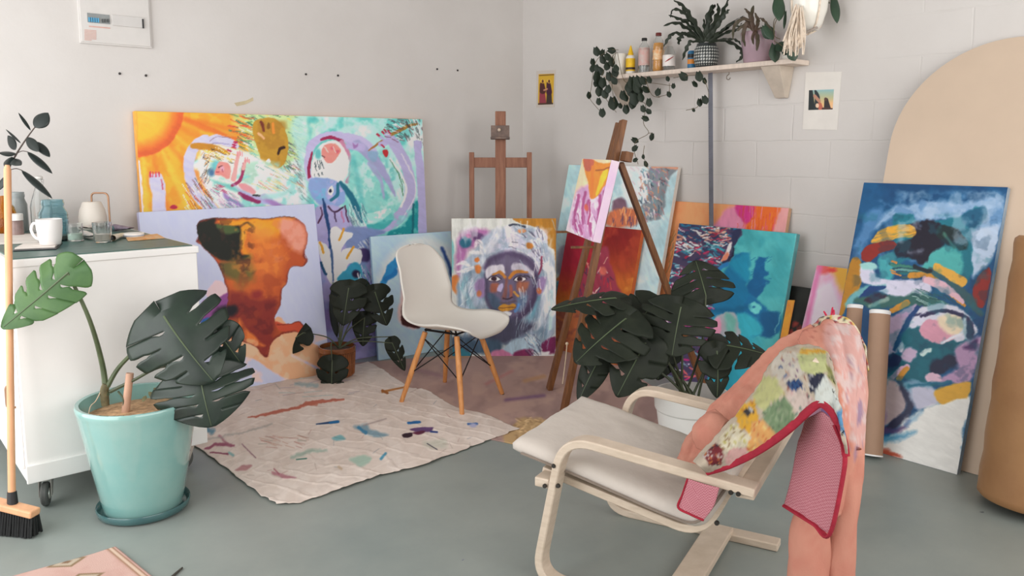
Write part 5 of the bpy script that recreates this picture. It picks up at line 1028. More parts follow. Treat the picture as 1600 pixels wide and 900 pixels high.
# cushion: a slab following seat and back, seamed at the bend
cup = [(.232, .445), (.12, .428), (.0, .405), (-.14, .375), (-.26, .350), (-.345, .352), (-.40, .42), (-.455, .50), (-.53, .635), (-.59, .745), (-.62, .79)]
clo = [(.226, .385), (.12, .362), (0., .340), (-.14, .310), (-.28, .280), (-.372, .272), (-.425, .34), (-.49, .48), (-.56, .60), (-.62, .72), (-.65, .775)]
cup, clo = np.array(crom(cup, 6)), np.array(crom(clo, 6)); N = len(cup); S_ = np.linspace(.022, SW - .022, 40)
def cush_surf(pr, sg, th):
    P = np.zeros((N, 40, 3))
    for i in range(N):
        for j, s_ in enumerate(S_):
            e_ = min(1, min(j, 39 - j) / 5., min(i, N - 1 - i) / 4.); k = math.sqrt(max(0, 1 - (1 - e_) ** 2))
            mid_ = (cup[i] + clo[i]) / 2; q = mid_ + (pr[i] - mid_) * (.30 + .70 * k)
            w_ = (fbm(np.array([s_ * 100.]), np.array([i * 2.2]), 9., 31 + sg)[0] - .5) * .016 * k
            P[i, j] = LC(q[0] + w_ * .5, s_, q[1] + w_ * sg)
    return P
Pu, Pl = cush_surf(cup, 1, 1), cush_surf(clo, -1, 1)
cm = mat('off-white cushion cotton', C(206, 197, 188, .86), .85, .03, 6, bump=.3, bscale=60)
m_ = MB().grid(Pu).grid(Pl)
ring = [(i, 0) for i in range(N)] + [(N - 1, j) for j in range(1, 40)] + [(i, 39) for i in range(N - 2, -1, -1)] + [(0, j) for j in range(38, 0, -1)]
k0 = len(m_.v)
u_ = [Pu[i, j] for i, j in ring]; l_ = [Pl[i, j] for i, j in ring]; n_ = len(ring)
m_.add(u_ + l_, [(i, (i + 1) % n_, n_ + (i + 1) % n_, n_ + i) for i in range(n_)])
m_.build('seat_cushion', cm, t, smooth=True, angle=180)
for s_ in (.03,):
    pts_ = [LC((cup[i][0] + clo[i][0]) / 2 - .004, s_ - .012, (cup[i][1] + clo[i][1]) / 2 - .012) for i in range(2, N - 20)]
    MB().tube(pts_, .004, 6).build('cushion_piping', mat('dark piping', C(120, 108, 98), .8), t, smooth=True)

# ================================================================ rolls and tubes by the right wall
kraft = mat('kraft paper', C(164, 124, 84, .68), .55, .07, 3, bump=.5, bscale=9, col2=C(146, 106, 70, .68))
kb = fl(1609, 795); kax = np.array([.115, -.03, 1.]); kax /= np.linalg.norm(kax); R_ = .178; H_ = 1.0
t = thing('paper_roll', 'thick upright roll of brown kraft paper at the right edge', 'paper roll', kb)
kb2 = kb + np.array([0, 0, R_ * .118]); pr = [(R_ - .012, 0), (R_, .012)] + [(R_ + .003 * math.sin(k * 2.3), .03 + (H_ - .06) * k / 14) for k in range(15)] + [(R_, H_ - .012), (R_ - .012, H_), (R_ * .55, H_ - .006), (.04, H_ - .012), (.038, H_ - .2)]
MB().lathe(kb2, pr, 48, kax).build('paper', kraft, t, smooth=True, angle=60)
lw = [kb2 + kax * (.0 + h) + (lambda a: (np.array([-.65, -.76, 0]) * math.cos(a) + np.array([.76, -.65, 0]) * math.sin(a)))(.62) * (R_ + .0035) for h in np.linspace(.02, H_ - .02, 12)]
MB().sweep(lw, .02, .0025, np.array([.76, -.65, 0])).build('loose_edge', kraft, t, smooth=True)
tubem = mat('cardboard tube', C(140, 112, 92, .55), .6, .05, 4); capm = mat('white tube cap', C(232, 230, 226, .66), .45, .01)
tb_ = fl(1362, 716); 
for nm, (xt, yt), foot_, lab in (('t', (1375, 489), tb_, 'cardboard poster tube with a white cap, nearer of the pair beside the dark blue canvas'), ('u', (1339, 481), fl(1322, 690), 'cardboard poster tube with a white cap, left and partly behind the other tube')):
    d_ = dep(foot_); top_ = at(xt, yt, d_ + .09); ax = top_ - foot_; L = np.linalg.norm(ax); ax /= L
    tt = thing('poster_tube', lab, 'tube', foot_, 'poster tubes by the dark blue canvas'); r = .0435
    b0 = foot_ + np.array([0, 0, r * math.hypot(ax[0], ax[1])])
    MB().lathe(b0, [(0, 0), (r, 0), (r, L - .012), (r * .93, L - .012)], 32, ax).build('tube_body', tubem, tt, smooth=True, angle=50)
    MB().lathe(b0 + ax * (L - .012), [(r * .93, -.02), (r + .0015, 0), (r + .0015, .008), (r * .9, .012), (r * .8, .006), (0, .006)], 32, ax).build('end_cap', capm, tt, smooth=True, angle=40)
    MB().lathe(b0, [(0, -.001), (r * .98, -.001), (r + .0015, 0), (r + .0015, .006), (r, .006)], 32, ax).build('end_cap', capm, tt, smooth=True, angle=40)

# ================================================================ trolley
cab = mat('white cabinet paint', (.86, .845, .825), .45, .02, 3, bump=.06, bscale=40)
x0, x1, y0, y1, z0, z1 = -3.362, -2.703, -1.25, -.06, .115, .955
t = thing('trolley_cabinet', 'white painted cabinet on castors at the left, jars and mug on its green top', 'cabinet', ((x0 + x1) / 2, (y0 + y1) / 2, 0))
MB().box(((x0 + x1) / 2, (y0 + y1) / 2, (z0 + z1 - .03) / 2), (x1 - x0, y1 - y0, z1 - z0 - .03)).build('body', cab, t, bevel=.004)
MB().box(((x0 + x1) / 2, (y0 + y1) / 2, z1 - .0165), (x1 - x0 + .012, y1 - y0 + .012, .027)).build('top_frame', cab, t, bevel=.003)
MB().box(((x0 + x1) / 2, (y0 + y1) / 2 + .004, z1 - .0015), (x1 - x0 - .02, y1 - y0 - .03, .005)).build('work_top', mat('green top', C(70, 100, 93, .74), .4, .1, 20), t, bevel=.002)
MB().box((x0 - .006, (y0 + y1) / 2, (z0 + z1) / 2 - .02), (.012, y1 - y0 - .05, z1 - z0 - .14)).build('door', cab, t, bevel=.003)
MB().box(((x0 + x1) / 2, y0 - .004, z0 + .035), (x1 - x0 + .006, .012, .07)).build('plinth', cab, t, bevel=.003)
hq = [(x0 - .012, y0 + .045, .40), (x0 - .04, y0 + .045, .405), (x0 - .04, y0 + .045, .485), (x0 - .012, y0 + .045, .49)]
MB().tube(rounded(hq, .012, 4), .0045, 8).build('door_handle', mat('brass handle', C(150, 118, 96), .4, metal=.6), t, smooth=True)
rub = mat('grey castor rubber', C(74, 76, 74, .6), .6); stl = mat('castor steel', C(180, 178, 172, .6), .35, metal=.7)
for cx, cy, a in ((x0 + .07, y0 + .06, 1.2), (x1 - .06, y0 + .06, .4), (x0 + .07, y1 - .06, .9), (x1 - .06, y1 - .06, .3)):
    d = np.array([math.cos(a), math.sin(a), 0]); sd = np.array([-d[1], d[0], 0]); wc = np.array([cx, cy, .046]) - d * .022
    k = MB(); k.lathe(wc - sd * .013, [(.018, .0), (.040, .001), (.045, .006), (.045, .020), (.040, .025), (.018, .026)], 24, sd)
    wh = k.build('castor_wheel', rub, t, smooth=True, angle=40)
    MB().lathe(wc - sd * .016, [(0, 0), (.019, 0), (.022, .004), (.022, .028), (.019, .032), (0, .032)], 18, sd).build('wheel_hub', stl, wh, smooth=True)
    k = MB(); k.lathe((cx, cy, .098), [(0, 0), (.03, 0), (.03, .017), (0, .017)], 20)
    for q in (-1, 1): k.prism([np.array([cx, cy, .10]) + d * .022 + sd * q * .019, np.array([cx, cy, .10]) - d * .028 + sd * q * .019, wc - d * .012 + sd * q * .019 + [0, 0, -.008], wc + d * .012 + sd * q * .019 + [0, 0, -.008]], sd * .003 * q)
    k.build('castor_fork', stl, t, bevel=.001)
TZ = z1 + .002
def top(x, y): return fl(x, y, TZ)
def pxm(P, px): return px * dep(P) / F_
amber = glass_mat('amber glass', (.82, .42, .05)); clear = glass_mat('clear glass', (.93, .96, .95)); blueg = glass_mat('blue glass', (.50, .70, .75)); mintw = mat('mint wax', C(166, 190, 176, .7), .5); greyg = mat('smoky glass', (.55, .6, .6), .08, .02, 5, trans=.55, ior=1.3)
def jar_profile(r, h, rim, neck, foot_=.9, th=.003):
    o_ = [(0, .001), (r * foot_, 0), (r, h * .06), (r, h * .68), (rim, h * .82), (rim, h * .86), (rim * 1.06, h * .88), (rim * 1.06, h * .93), (rim, h * .95), (rim, h)]
    return o_ + [(q[0] - th, max(q[1], th)) for q in reversed(o_)]
def bp(x, y): return top(x, y)
# amber bottle with the rubber plant cutting
P = bp(10, 366); r = pxm(P, 17); h = pxm(P, 60); AMB = P
t = thing('amber_bottle', 'round amber glass bottle behind the broom handle on the green top', 'bottle', P)
ap = [(0, .001), (r * .85, 0), (r, h * .1), (r, h * .45), (r * .8, h * .7), (r * .45, h * .84), (r * .38, h), (r * .30, h), (r * .38, h * .83), (r * .9, h * .45), (r * .9, h * .1), (0, .006)]
MB().lathe(P, ap, 32).build('glass_body', amber, t, smooth=True, angle=70)
MB().lathe(P, [(0, .007), (r * .88, .007), (r * .88, h * .42), (0, h * .42)], 24).build('water', mat('amber liquid', C(150, 84, 10), .1, trans=.5), t, smooth=True)
P = bp(31, 361); r = pxm(P, 13); h = pxm(P, 61)
t = thing('glass_jar', 'tall smoky glass jar at the back of the green top, right of the amber bottle', 'jar', P); MB().lathe(P, jar_profile(r, h, r * .75, r * .75), 32).build('glass_body', greyg, t, smooth=True, angle=70)
P = bp(26, 369); r = pxm(P, 10.5); h = pxm(P, 25)
t = thing('lidded_jar', 'short jar of mauve paint with a white lid, right of the broom handle', 'jar', P)
MB().lathe(P, [(0, 0), (r, 0), (r, h * .9), (r * .85, h), (0, h)], 28).build('jar_body', mat('mauve jar', C(140, 118, 114, .7), .2, .1, 20), t, smooth=True, angle=50)
MB().lathe(P + [0, 0, h], [(0, 0), (r * 1.04, 0), (r * 1.04, h * .34), (r, h * .4), (0, h * .4)], 28).build('lid', mat('white lid', C(224, 222, 218, .7), .4, .01), t, smooth=True, angle=40)
# swing-top bottle
P = bp(67, 362); r = pxm(P, 15); h = pxm(P, 85)
t = thing('glass_bottle', 'clear glass bottle with a stopper behind the blue jar', 'bottle', P)
bpf = [(0, .002), (r * .95, 0), (r, h * .03), (r, h * .46), (r * .88, h * .56), (r * .3, h * .88), (r * .3, h * .97), (r * .24, h * .97), (r * .25, h * .88), (r * .82, h * .55), (r * .93, h * .45), (r * .93, h * .04), (0, .007)]
MB().lathe(P, bpf, 32).build('glass_body', clear, t, smooth=True, angle=60)
MB().lathe(P + [0, 0, h * .955], [(0, 0), (r * .23, 0), (r * .36, h * .02), (r * .36, h * .05), (r * .2, h * .07), (0, h * .07)], 20).build('stopper', mat('porcelain stopper', C(206, 204, 200), .3, .02), t, smooth=True)
MB().tube([P + np.array([r * .34, 0, h * .86]), P + np.array([r * .42, 0, h * .95]), P + np.array([0, r * .3, h * .99]), P + np.array([-r * .42, 0, h * .95]), P + np.array([-r * .34, 0, h * .86])], .0016, 6).build('wire_bail', mat('bail wire', (.4, .4, .4), .3, metal=.9), t, smooth=True)
# blue mason jar
P = bp(86, 376); r = pxm(P, 20.5); h = pxm(P, 64)
t = thing('mason_jar', 'ribbed blue glass jar standing behind the white mug', 'jar', P)
MB().lathe(P, jar_profile(r, h, r * .76, r * .76, th=.004), 36).build('glass_body', blueg, t, smooth=True, angle=70)
MB().lathe(P, [(0, .006), (r * .86, .006), (r * .86, h * .12), (0, h * .12)], 24).build('rusty_water', mat('rust water', C(140, 84, 56), .3), t, smooth=True)
m_ = MB()
for k in range(6): m_.tube([P + np.array([math.cos(q) * (r + .0008), math.sin(q) * (r + .0008), h * (.2 + .085 * k)]) for q in np.linspace(0, 2 * math.pi, 33)], .0016, 5, cap=False)
m_.build('glass_rib', blueg, t, smooth=True)
# sketch pads / trays
pw = mat('pad paper', C(214, 206, 198, .74), .7, .04, 10)
def slab(name, lab, cat, quad, h, z, m, lift=0.):
    q = [fl(x, y, z) for x, y in quad]; t = thing(name, lab, cat, np.mean(q, 0)); MB().prism(q, (0, 0, h)).build('cover' if cat == 'pad' else 'plate', m, t, bevel=.0015); return t, q
t, q = slab('sketch_pad', 'worn cream sketch pad lying behind the mug on the green top', 'pad', ((-30, 384), (60, 380), (68, 367), (-20, 368)), .008, TZ, pw)
t, q = slab('paint_tray', 'flat white tray with a dark rim under the white mug', 'tray', ((20, 393), (88, 390), (98, 380), (34, 383)), .004, TZ, mat('dark tray rim', (.04, .045, .05), .4))
MB().prism([a + np.array([0, 0, .0045]) for a in [fl(x, y, TZ) for x, y in ((23, 391.5), (86, 388.8), (95, 381), (37, 384))]], (0, 0, .006)).build('tray_top', pw, t, bevel=.001)
MZ = TZ + .0106
P = fl(79, 382, MZ); r = pxm(P, 18.3); h = pxm(P, 40)
t = thing('mug', 'white china mug on the flat tray', 'mug', P); mugm = mat('white china', C(226, 222, 220, .74), .25, .01)
MB().lathe(P, [(0, 0), (r * .72, 0), (r * .8, h * .02), (r * .9, h * .25), (r, h * .7), (r * 1.0, h), (r * .94, h), (r * .93, h * .7), (r * .84, h * .25), (0, h * .06)], 36).build('mug_body', mugm, t, smooth=True, angle=60)
hd_ = -RT * 1.
MB().tube(crom([P + hd_ * r * .88 + [0, 0, h * .8], P + hd_ * r * 1.35 + [0, 0, h * .82], P + hd_ * r * 1.55 + [0, 0, h * .55], P + hd_ * r * 1.25 + [0, 0, h * .28], P + hd_ * r * .84 + [0, 0, h * .2]], 5), .0055, 8).build('handle', mugm, t, smooth=True)
# candle jar, tumbler
P = bp(118, 376); r = pxm(P, 11.5); h = pxm(P, 27)
t = thing('candle_jar', 'short glass jar of mint wax right of the blue jar', 'jar', P); MB().lathe(P, [(0, 0), (r, 0), (r, h), (r * .93, h), (r * .93, h * .06), (0, h * .06)], 28).build('glass_body', clear, t, smooth=True, angle=40); MB().lathe(P, [(0, h * .07), (r * .9, h * .07), (r * .9, h * .42), (0, h * .42)], 24).build('wax', mintw, t, smooth=True, angle=40)
P = bp(161, 378); r = pxm(P, 14.2); h = pxm(P, 31)
t = thing('tumbler', 'clear glass of cloudy water in front of the watering can', 'glass', P); MB().lathe(P, [(0, 0), (r * .86, 0), (r, h * .9), (r * .98, h), (r * .9, h), (r * .9, h * .8), (r * .8, h * .08), (0, h * .08)], 28).build('glass_body', clear, t, smooth=True, angle=50); MB().lathe(P, [(0, h * .09), (r * .79, h * .09), (r * .84, h * .4), (0, h * .4)], 24).build('water', mat('cloudy water', C(176, 170, 156, .7), .2, trans=.3), t, smooth=True)
# watering can
P = bp(146, 357); r = pxm(P, 20); h = pxm(P, 42)
t = thing('watering_can', 'small cream watering can with a copper handle near the back wall', 'watering can', P); creamm = mat('cream enamel', C(214, 206, 196, .74), .45, .01)
MB().lathe(P, [(0, 0), (r * .9, 0), (r, h * .08), (r, h * .42), (r * .9, h * .7), (r * .66, h * .98), (r * .6, h), (r * .3, h), (r * .3, h * .96), (0, h * .96)], 40).build('can_body', creamm, t, smooth=True, angle=50)
cop = mat('copper tube', C(150, 116, 92), .32, metal=.75)
q = [P + np.array([0, 0, h * .99]), P + np.array([0, 0, h * 1.32]), P + RT * r * 1.3 + np.array([0, 0, h * 1.32]), P + RT * r * 1.32 + np.array([0, 0, h * .2])]
MB().tube(rounded(q, .025, 6), .0045, 10).build('handle', cop, t, smooth=True)
MB().tube([P + RT * r * .95 + [0, 0, h * .2], P + RT * r * 1.36 + [0, 0, h * .2]], .005, 8).build('handle_joint', cop, t, smooth=True)
# paint tubes
def ptube(lab, a, b_, wd, body, capc, crimp=True):
    a = np.asarray(a); b_ = np.asarray(b_); L = np.linalg.norm(b_ - a); d = (b_ - a) / L; s_ = np.array([-d[1], d[0], 0]); P = []
    for k in range(9):
        u_ = k / 8; ring = []
        for j in range(12):
            th = 2 * math.pi * j / 12; ww = wd * (1.15 - .25 * u_); hh = wd * (.12 + .75 * u_ ** .8) * (1 + .08 * math.sin(k * 2.1))
            ring.append(a + d * L * u_ + s_ * ww * math.cos(th) + np.array([0, 0, wd * .9 + hh * math.sin(th)]))
        P.append(ring + [ring[0]])
    t = thing('paint_tube', lab, 'paint tube', (a + b_) / 2)
    z_ = min(v[2] for r_ in P for v in r_); off_ = np.array([0, 0, a[2] - z_])
    MB().grid(np.array(P) + off_).build('tube_body', body, t, smooth=True, angle=180)
    MB().tube([b_ + off_ + [0, 0, wd * .9], b_ + d * .012 + off_ + [0, 0, wd * .9]], wd * .45, 10).build('cap', capc, t); return t
cw = mat('white tube foil', C(222, 214, 208, .74), .4, .1, 30); kc = mat('black cap', (.02, .02, .02), .4); cy = mat('cream tube foil', C(206, 196, 150, .74), .45, .15, 25, col2=C(214, 206, 196, .74)); mv = mat('mauve tube foil', C(124, 108, 122, .74), .45, .2, 25)
ptube('white paint tube lying between the mint jar and the clear glass', bp(147, 374), bp(131, 371), .019, cw, kc); ptube('cream paint tube right of the clear glass', bp(194, 369), bp(176, 377), .016, cy, kc)
ptube('mauve paint tube behind the cream one near the back of the green top', bp(205, 362), bp(178, 361), .020, mv, kc)
ptube('teal paint tube leaning on the watering can', bp(196, 359), bp(172, 362), .017, mat('teal tube foil', C(96, 122, 126, .74), .4, .1, 20), kc); ptube('grey squeezed paint tube in front of the watering can', bp(132, 362), bp(160, 359), .024, mat('grey tube foil', C(190, 180, 172, .74), .35, .1, 20), kc)
P = bp(208, 369); r = pxm(P, 16)
t, q = slab('paint_chart', 'orange and cream paint card at the right end of the green top', 'card', ((200, 377), (258, 372.5), (246, 366), (196, 371)), .003, TZ, mat('paint card', C(206, 178, 140, .74), .6, .3, 30, col2=C(206, 130, 50, .74)))
P = fl(208, 369, TZ + .0036); MB_ = MB().lathe(P, [(0, 0), (r * .98, 0), (r, .004), (r, .012), (r * .97, .014), (0, .014)], 32)
t = thing('jar_lid', 'round white screw lid lying on the paint card', 'lid', P); MB_.build('lid_disc', mat('white lid', C(224, 222, 218, .7), .4, .01), t, smooth=True, angle=40); MB().lathe(P, [(r, .004), (r * 1.03, .004), (r * 1.03, .006), (r, .006)], 32).build('blue_ring', mat('blue ring', C(70, 110, 150), .4), t, smooth=True)

# ================================================================ broom
bb = fl(18, 836); d_ = dep(bb)
hb = at(18.5, 768, d_ + .0); ht = at(11.5, 258, d_ + (dep((x0, y0, z1)) - .035 - d_) / .725)
t = thing('broom', 'wooden broom with black bristles leaning upright at the left edge', 'broom', bb)
bw = mat('broom wood', C(214, 160, 120, .72), .5, .06, 4, stretch=(8, 8, 1)); 
rr_ = 5.4 * d_ / F_
MB().tube([hb + (ht - hb) * k for k in (0, .3, .6, .985, 1)], [rr_ * 1.02, rr_, rr_, rr_, rr_ * .6], 16).build('handle', bw, t, smooth=True, angle=50)
MB().tube([at(20, 792, d_), at(18.6, 768, d_)], [rr_ * 1.5, rr_ * 1.25], 14).build('socket', mat('black plastic', (.02, .02, .022), .45), t, smooth=True, angle=50)
hA, hB = at(56, 802, d_ - .02), at(-62, 772, d_ + .03); hdv = (hA - hB) / np.linalg.norm(hA - hB); hs_ = np.cross(hdv, [0, 0, 1]); hs_ /= np.linalg.norm(hs_)
MB().sweep([hB, hB + hdv * .01, hA - hdv * .01, hA], .048, .026, hs_).build('head_block', bw, t, bevel=.006)
m_ = MB(); Lh = np.linalg.norm(hA - hB)
for k in range(30):
    for j in range(4):
        a = hB + hdv * (Lh * (k + .5) / 30) + hs_ * (j - 1.5) * .010 + np.array([0, 0, -.012]); b_ = a + np.array([0, 0, -(a[2] - .002) * (.96 + .04 * rnd.random())]) + hdv * (.012 * (k / 29 - .5) - .008) + hs_ * (j - 1.5) * .006 + np.array([rnd.uniform(-.002, .002), rnd.uniform(-.002, .002), 0])
        m_.tube([a, (a + b_) / 2, b_], [.0042, .0045, .0050], 5)
tag(m_.build('bristles', mat('black bristle', (.012, .013, .014), .6, .2, 60), t), kind='stuff')

a, b_ = fl(271, 899, .004), fl(285, 887, .004)
tw_ = MB().tube([a + (a - b_) * 1.2, a, b_], [.0035, .004, .003], 7).build('twig', mat('dark twig', C(70, 66, 60), .7, .2, 20), None, smooth=True, loc=a)
tag(tw_, 'thin dark stick lying on the grey floor right of the pink rug', 'stick')
# ================================================================ wall shelf and what stands on it
SF = .03   # front edge plane of the shelf
a, b_ = wrx(942, 126, SF), wrx(1238, 99, SF); sz = (a[2] + b_[2]) / 2 + .002; sth = .026
shm = mat('cream shelf wood', C(196, 182, 170, .58), .6, .06, 4, stretch=(2, 10, 2))
ya, yb = a[1], b_[1]; SZT = sz + sth
t = thing('wall_shelf', 'cream painted plank shelf high on the right wall', 'shelf', ((SF + WX) / 2, (ya + yb) / 2, sz))
MB().box(((SF + WX - .001) / 2, (ya + yb) / 2, sz + sth / 2), (WX - .001 - SF, ya - yb, sth)).build('plank', shm, t, bevel=.003)
brm = mat('bracket wood', C(188, 176, 162, .64), .6, .08, 6)
def bracket(yc, w_):
    k_ = MB(); h_ = w_ / 2; q_ = w_ * .27
    k_.add([(WX - .001, yc - h_, sz), (WX - .001, yc + h_, sz), (SF + .02, yc + h_, sz), (SF + .02, yc - h_, sz), (WX - .001, yc - q_, sz - .165), (WX - .001, yc + q_, sz - .165), (WX - .035, yc + q_, sz - .165), (WX - .035, yc - q_, sz - .165)], [(0, 1, 2, 3), (7, 6, 5, 4), (0, 4, 5, 1), (1, 5, 6, 2), (2, 6, 7, 3), (3, 7, 4, 0)])
    return k_
bracket(wrx(1210, 120, .1)[1], .115).build('bracket', brm, t, bevel=.003)
bracket(wrx(962, 135, .1)[1] - .02, .10).build('bracket', brm, t, bevel=.003)
q = wrx(1139, 116, SF + .06); MB().tube(crom([q + [0, 0, .012], q, q + [0, .012, -.008], q + [0, .014, -.024], q + [0, 0, -.03], q + [0, -.01, -.02]], 4), .0022, 6).build('cup_hook', mat('brass hook', C(120, 110, 96), .35, metal=.8), t, smooth=True)
# steel rule hanging below the shelf
ra, rb = wrx(1110, 112, .115), wrx(1112, 352, .115)
t = thing('steel_rule', 'long grey metal rule hanging upright below the shelf', 'ruler', (ra + rb) / 2)
q0, q1 = np.array([ra[0], ra[1], sz - .003]), np.array([rb[0] - .0, rb[1] + .0, rb[2] - .06])
MB().bar(q1, q0, .030, .003, np.array([0, 1., 0])).build('blade', mat('rule steel', C(104, 106, 116, .62), .42, .08, 10, metal=.25), t, bevel=.0006)
m_ = MB(); dv = (q1 - q0)
for k in range(1, 90):
    c_ = q0 + dv * k / 90; w_ = .010 if k % 5 == 0 else .006; m_.box(c_ + np.array([-.0018, .0145 - w_ / 2, 0]), (.0005, w_, .0012))
m_.build('graduation_marks', mat('rule ink', (.02, .02, .025), .6), t)
XM = (SF + WX) / 2 - .01
def on_shelf(x, X=None):
    q = wrx(x, 105, X or XM); return np.array([q[0], q[1], SZT])
def hpx(P, px): return px * dep(P) / F_
# bottles
P = on_shelf(985); r = hpx(P, 7.2); h = hpx(P, 44)
t = thing('glue_bottle', 'small white squeeze bottle with a yellow label and yellow nozzle on the shelf', 'bottle', P); wpl = mat('white bottle plastic', C(206, 202, 194, .6), .35, .02)
MB().lathe(P, [(0, 0), (r, 0), (r, h * .6), (r * .8, h * .66), (r * .5, h * .68), (0, h * .68)], 24).build('bottle_body', wpl, t, smooth=True, angle=50); MB().lathe(P, [(r * 1.02, h * .12), (r * 1.02, h * .56)], 24).build('label', mat('yellow label', C(220, 170, 30, .6), .5, .1, 30), t, smooth=True)
MB().lathe(P, [(r * 1.03, h * .17), (r * 1.03, h * .25)], 24).build('label_band', mat('dark label band', C(60, 44, 30), .5), t, smooth=True); MB().lathe(P + [0, 0, h * .67], [(r * .62, 0), (r * .6, h * .06), (r * .18, h * .3), (r * .12, h * .34), (0, h * .34)], 20).build('nozzle', mat('yellow nozzle', C(226, 168, 20, .6), .4), t, smooth=True, angle=50)
def bottle(lab, x, rpx, hpx_, cap, label=None, liquid=None, lv=.5, shape='shoulder', glass=None, X=None):
    P = on_shelf(x, X); r = hpx(P, rpx); h = hpx(P, hpx_); t = thing('bottle', lab, 'bottle', P, None)
    if shape == 'shoulder': o_ = [(0, .002), (r * .95, 0), (r, h * .02), (r, h * .68), (r * .9, h * .76), (r * .45, h * .87), (r * .42, h * .93)]
    elif shape == 'soda': o_ = [(0, .004), (r * .8, 0), (r, h * .05), (r * .96, h * .3), (r * .84, h * .45), (r * .98, h * .58), (r * 1., h * .68), (r * .8, h * .80), (r * .38, h * .91), (r * .36, h * .95)]
    else: o_ = [(0, .002), (r * .9, 0), (r, h * .05), (r, h * .7), (r * .85, h * .85), (r * .6, h * .95), (r * .6, h)]
    MB().lathe(P, o_ + [(max(0, q[0] - .0025), q[1] + (.003 if k > len(o_) - 3 else 0)) for k, q in reversed(list(enumerate(o_)))], 28).build('bottle_body', glass or clear, t, smooth=True, angle=60)
    if cap: MB().lathe(P + [0, 0, h * .92], [(0, 0), (r * .5, 0), (r * .5, h * .07), (r * .45, h * .08), (0, h * .08)], 20).build('cap', cap, t, smooth=True, angle=40)
    if liquid:
        pr = [(0, .004)] + [(max(0, q[0] - .0045), max(q[1], .004)) for q in o_ if q[1] < h * lv and q[0] > 0]; rl = np.interp(h * lv, [q[1] for q in o_], [q[0] for q in o_]) - .0045
        MB().lathe(P, pr + [(rl, h * lv), (0, h * lv)], 24).build('liquid', liquid, t, smooth=True, angle=60)
    if label:
        z0_, z1_, m__ = label
        MB().lathe(P, [(np.interp(h * z_, [q[1] for q in o_], [q[0] for q in o_]) + .0008, h * z_) for z_ in np.linspace(z0_, z1_, 6)], 28).build('label', m__, t, smooth=True)
    return t
blk = mat('black cap', (.02, .02, .02), .4)
bottle('clear bottle with a black cap and a pale red-topped label on the shelf', 1006, 8.6, 54, blk, (.22, .72, mat('pale label', C(176, 164, 158, .6), .5, .15, 40, col2=C(186, 140, 134, .6))), mat('thin spirit', (.8, .82, .82), .05, trans=.8), .6)
bottle('orange drink bottle with a dark red cap on the shelf', 1028, 9.2, 60, mat('dark red cap', C(100, 40, 36), .4), (.31, .56, mat('drink label', C(206, 190, 160, .6), .4, .3, 40, col2=C(200, 130, 60, .6))), mat('orange drink', C(232, 140, 24, .6), .15, .03), .74, 'soda')
t = bottle('short clear bottle with a red brush stroke on its label, right of the orange bottle', 1045, 9.6, 37, None, (.2, .66, mat('swirl label', C(206, 200, 196, .6), .4, .02)), None, .4, 'jar')
P = on_shelf(1045); r = hpx(P, 9.6); h = hpx(P, 37)
vd = np.array([-.75, -.66, 0]); sd_ = np.array([.66, -.75, 0]); m_ = MB()
m_.tube([P + (vd * math.cos(q) + sd_ * math.sin(q)) * (r + .0016) + np.array([0, 0, h * (.36 + .16 * (q + .7))]) for q in np.linspace(-.7, .7, 9)], [.001, .002, .003, .004, .004, .003, .003, .002, .001], 6).build('red_swoosh', mat('red swoosh', C(150, 50, 46), .5), t, smooth=True)
P = on_shelf(1081, WX - .06); r = hpx(P, 7); h = hpx(P, 29)
t = thing('spray_can', 'small blue and orange can behind the patterned fern pot', 'can', P); MB().lathe(P, [(0, 0), (r, 0), (r, h * .92), (r * .8, h), (0, h)], 24).build('can_body', mat('can blue', C(50, 110, 150, .6), .35), t, smooth=True, angle=50); MB().lathe(P, [(r * 1.01, h * .3), (r * 1.01, h * .55)], 24).build('orange_band', mat('can orange', C(206, 130, 50, .6), .4), t, smooth=True); MB().lathe(P, [(r * 1.012, h * .62), (r * 1.012, h * .82)], 24).build('black_band', blk, t, smooth=True)
# ================================================================ plants
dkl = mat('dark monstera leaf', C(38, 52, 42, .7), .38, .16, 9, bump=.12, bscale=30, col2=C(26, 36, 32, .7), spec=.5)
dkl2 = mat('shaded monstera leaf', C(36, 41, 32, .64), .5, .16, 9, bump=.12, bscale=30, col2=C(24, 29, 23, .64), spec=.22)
yel = mat('backlit monstera leaf', C(72, 104, 56, .68), .45, .12, 9, bump=.12, bscale=30, col2=C(52, 84, 46, .68))  # lighter green has the daylight coming through the leaf painted into its colour
stemm = mat('green stem', C(74, 84, 58, .6), .5, .15, 12); stemd = mat('dark stem', C(58, 64, 46, .5), .5, .15, 12)
vine = mat('vine leaf', C(34, 44, 33, .6), .45, .15, 14, col2=C(24, 33, 24, .6), spec=.3); vstem = mat('vine stem', C(88, 78, 56, .55), .6, .1, 12)
soil = mat('dry soil', C(176, 142, 108, .6), .95, .2, 40, bump=.8, bscale=70); soild = mat('dark soil', C(70, 56, 46, .5), .95, .2, 40, bump=.8, bscale=70)

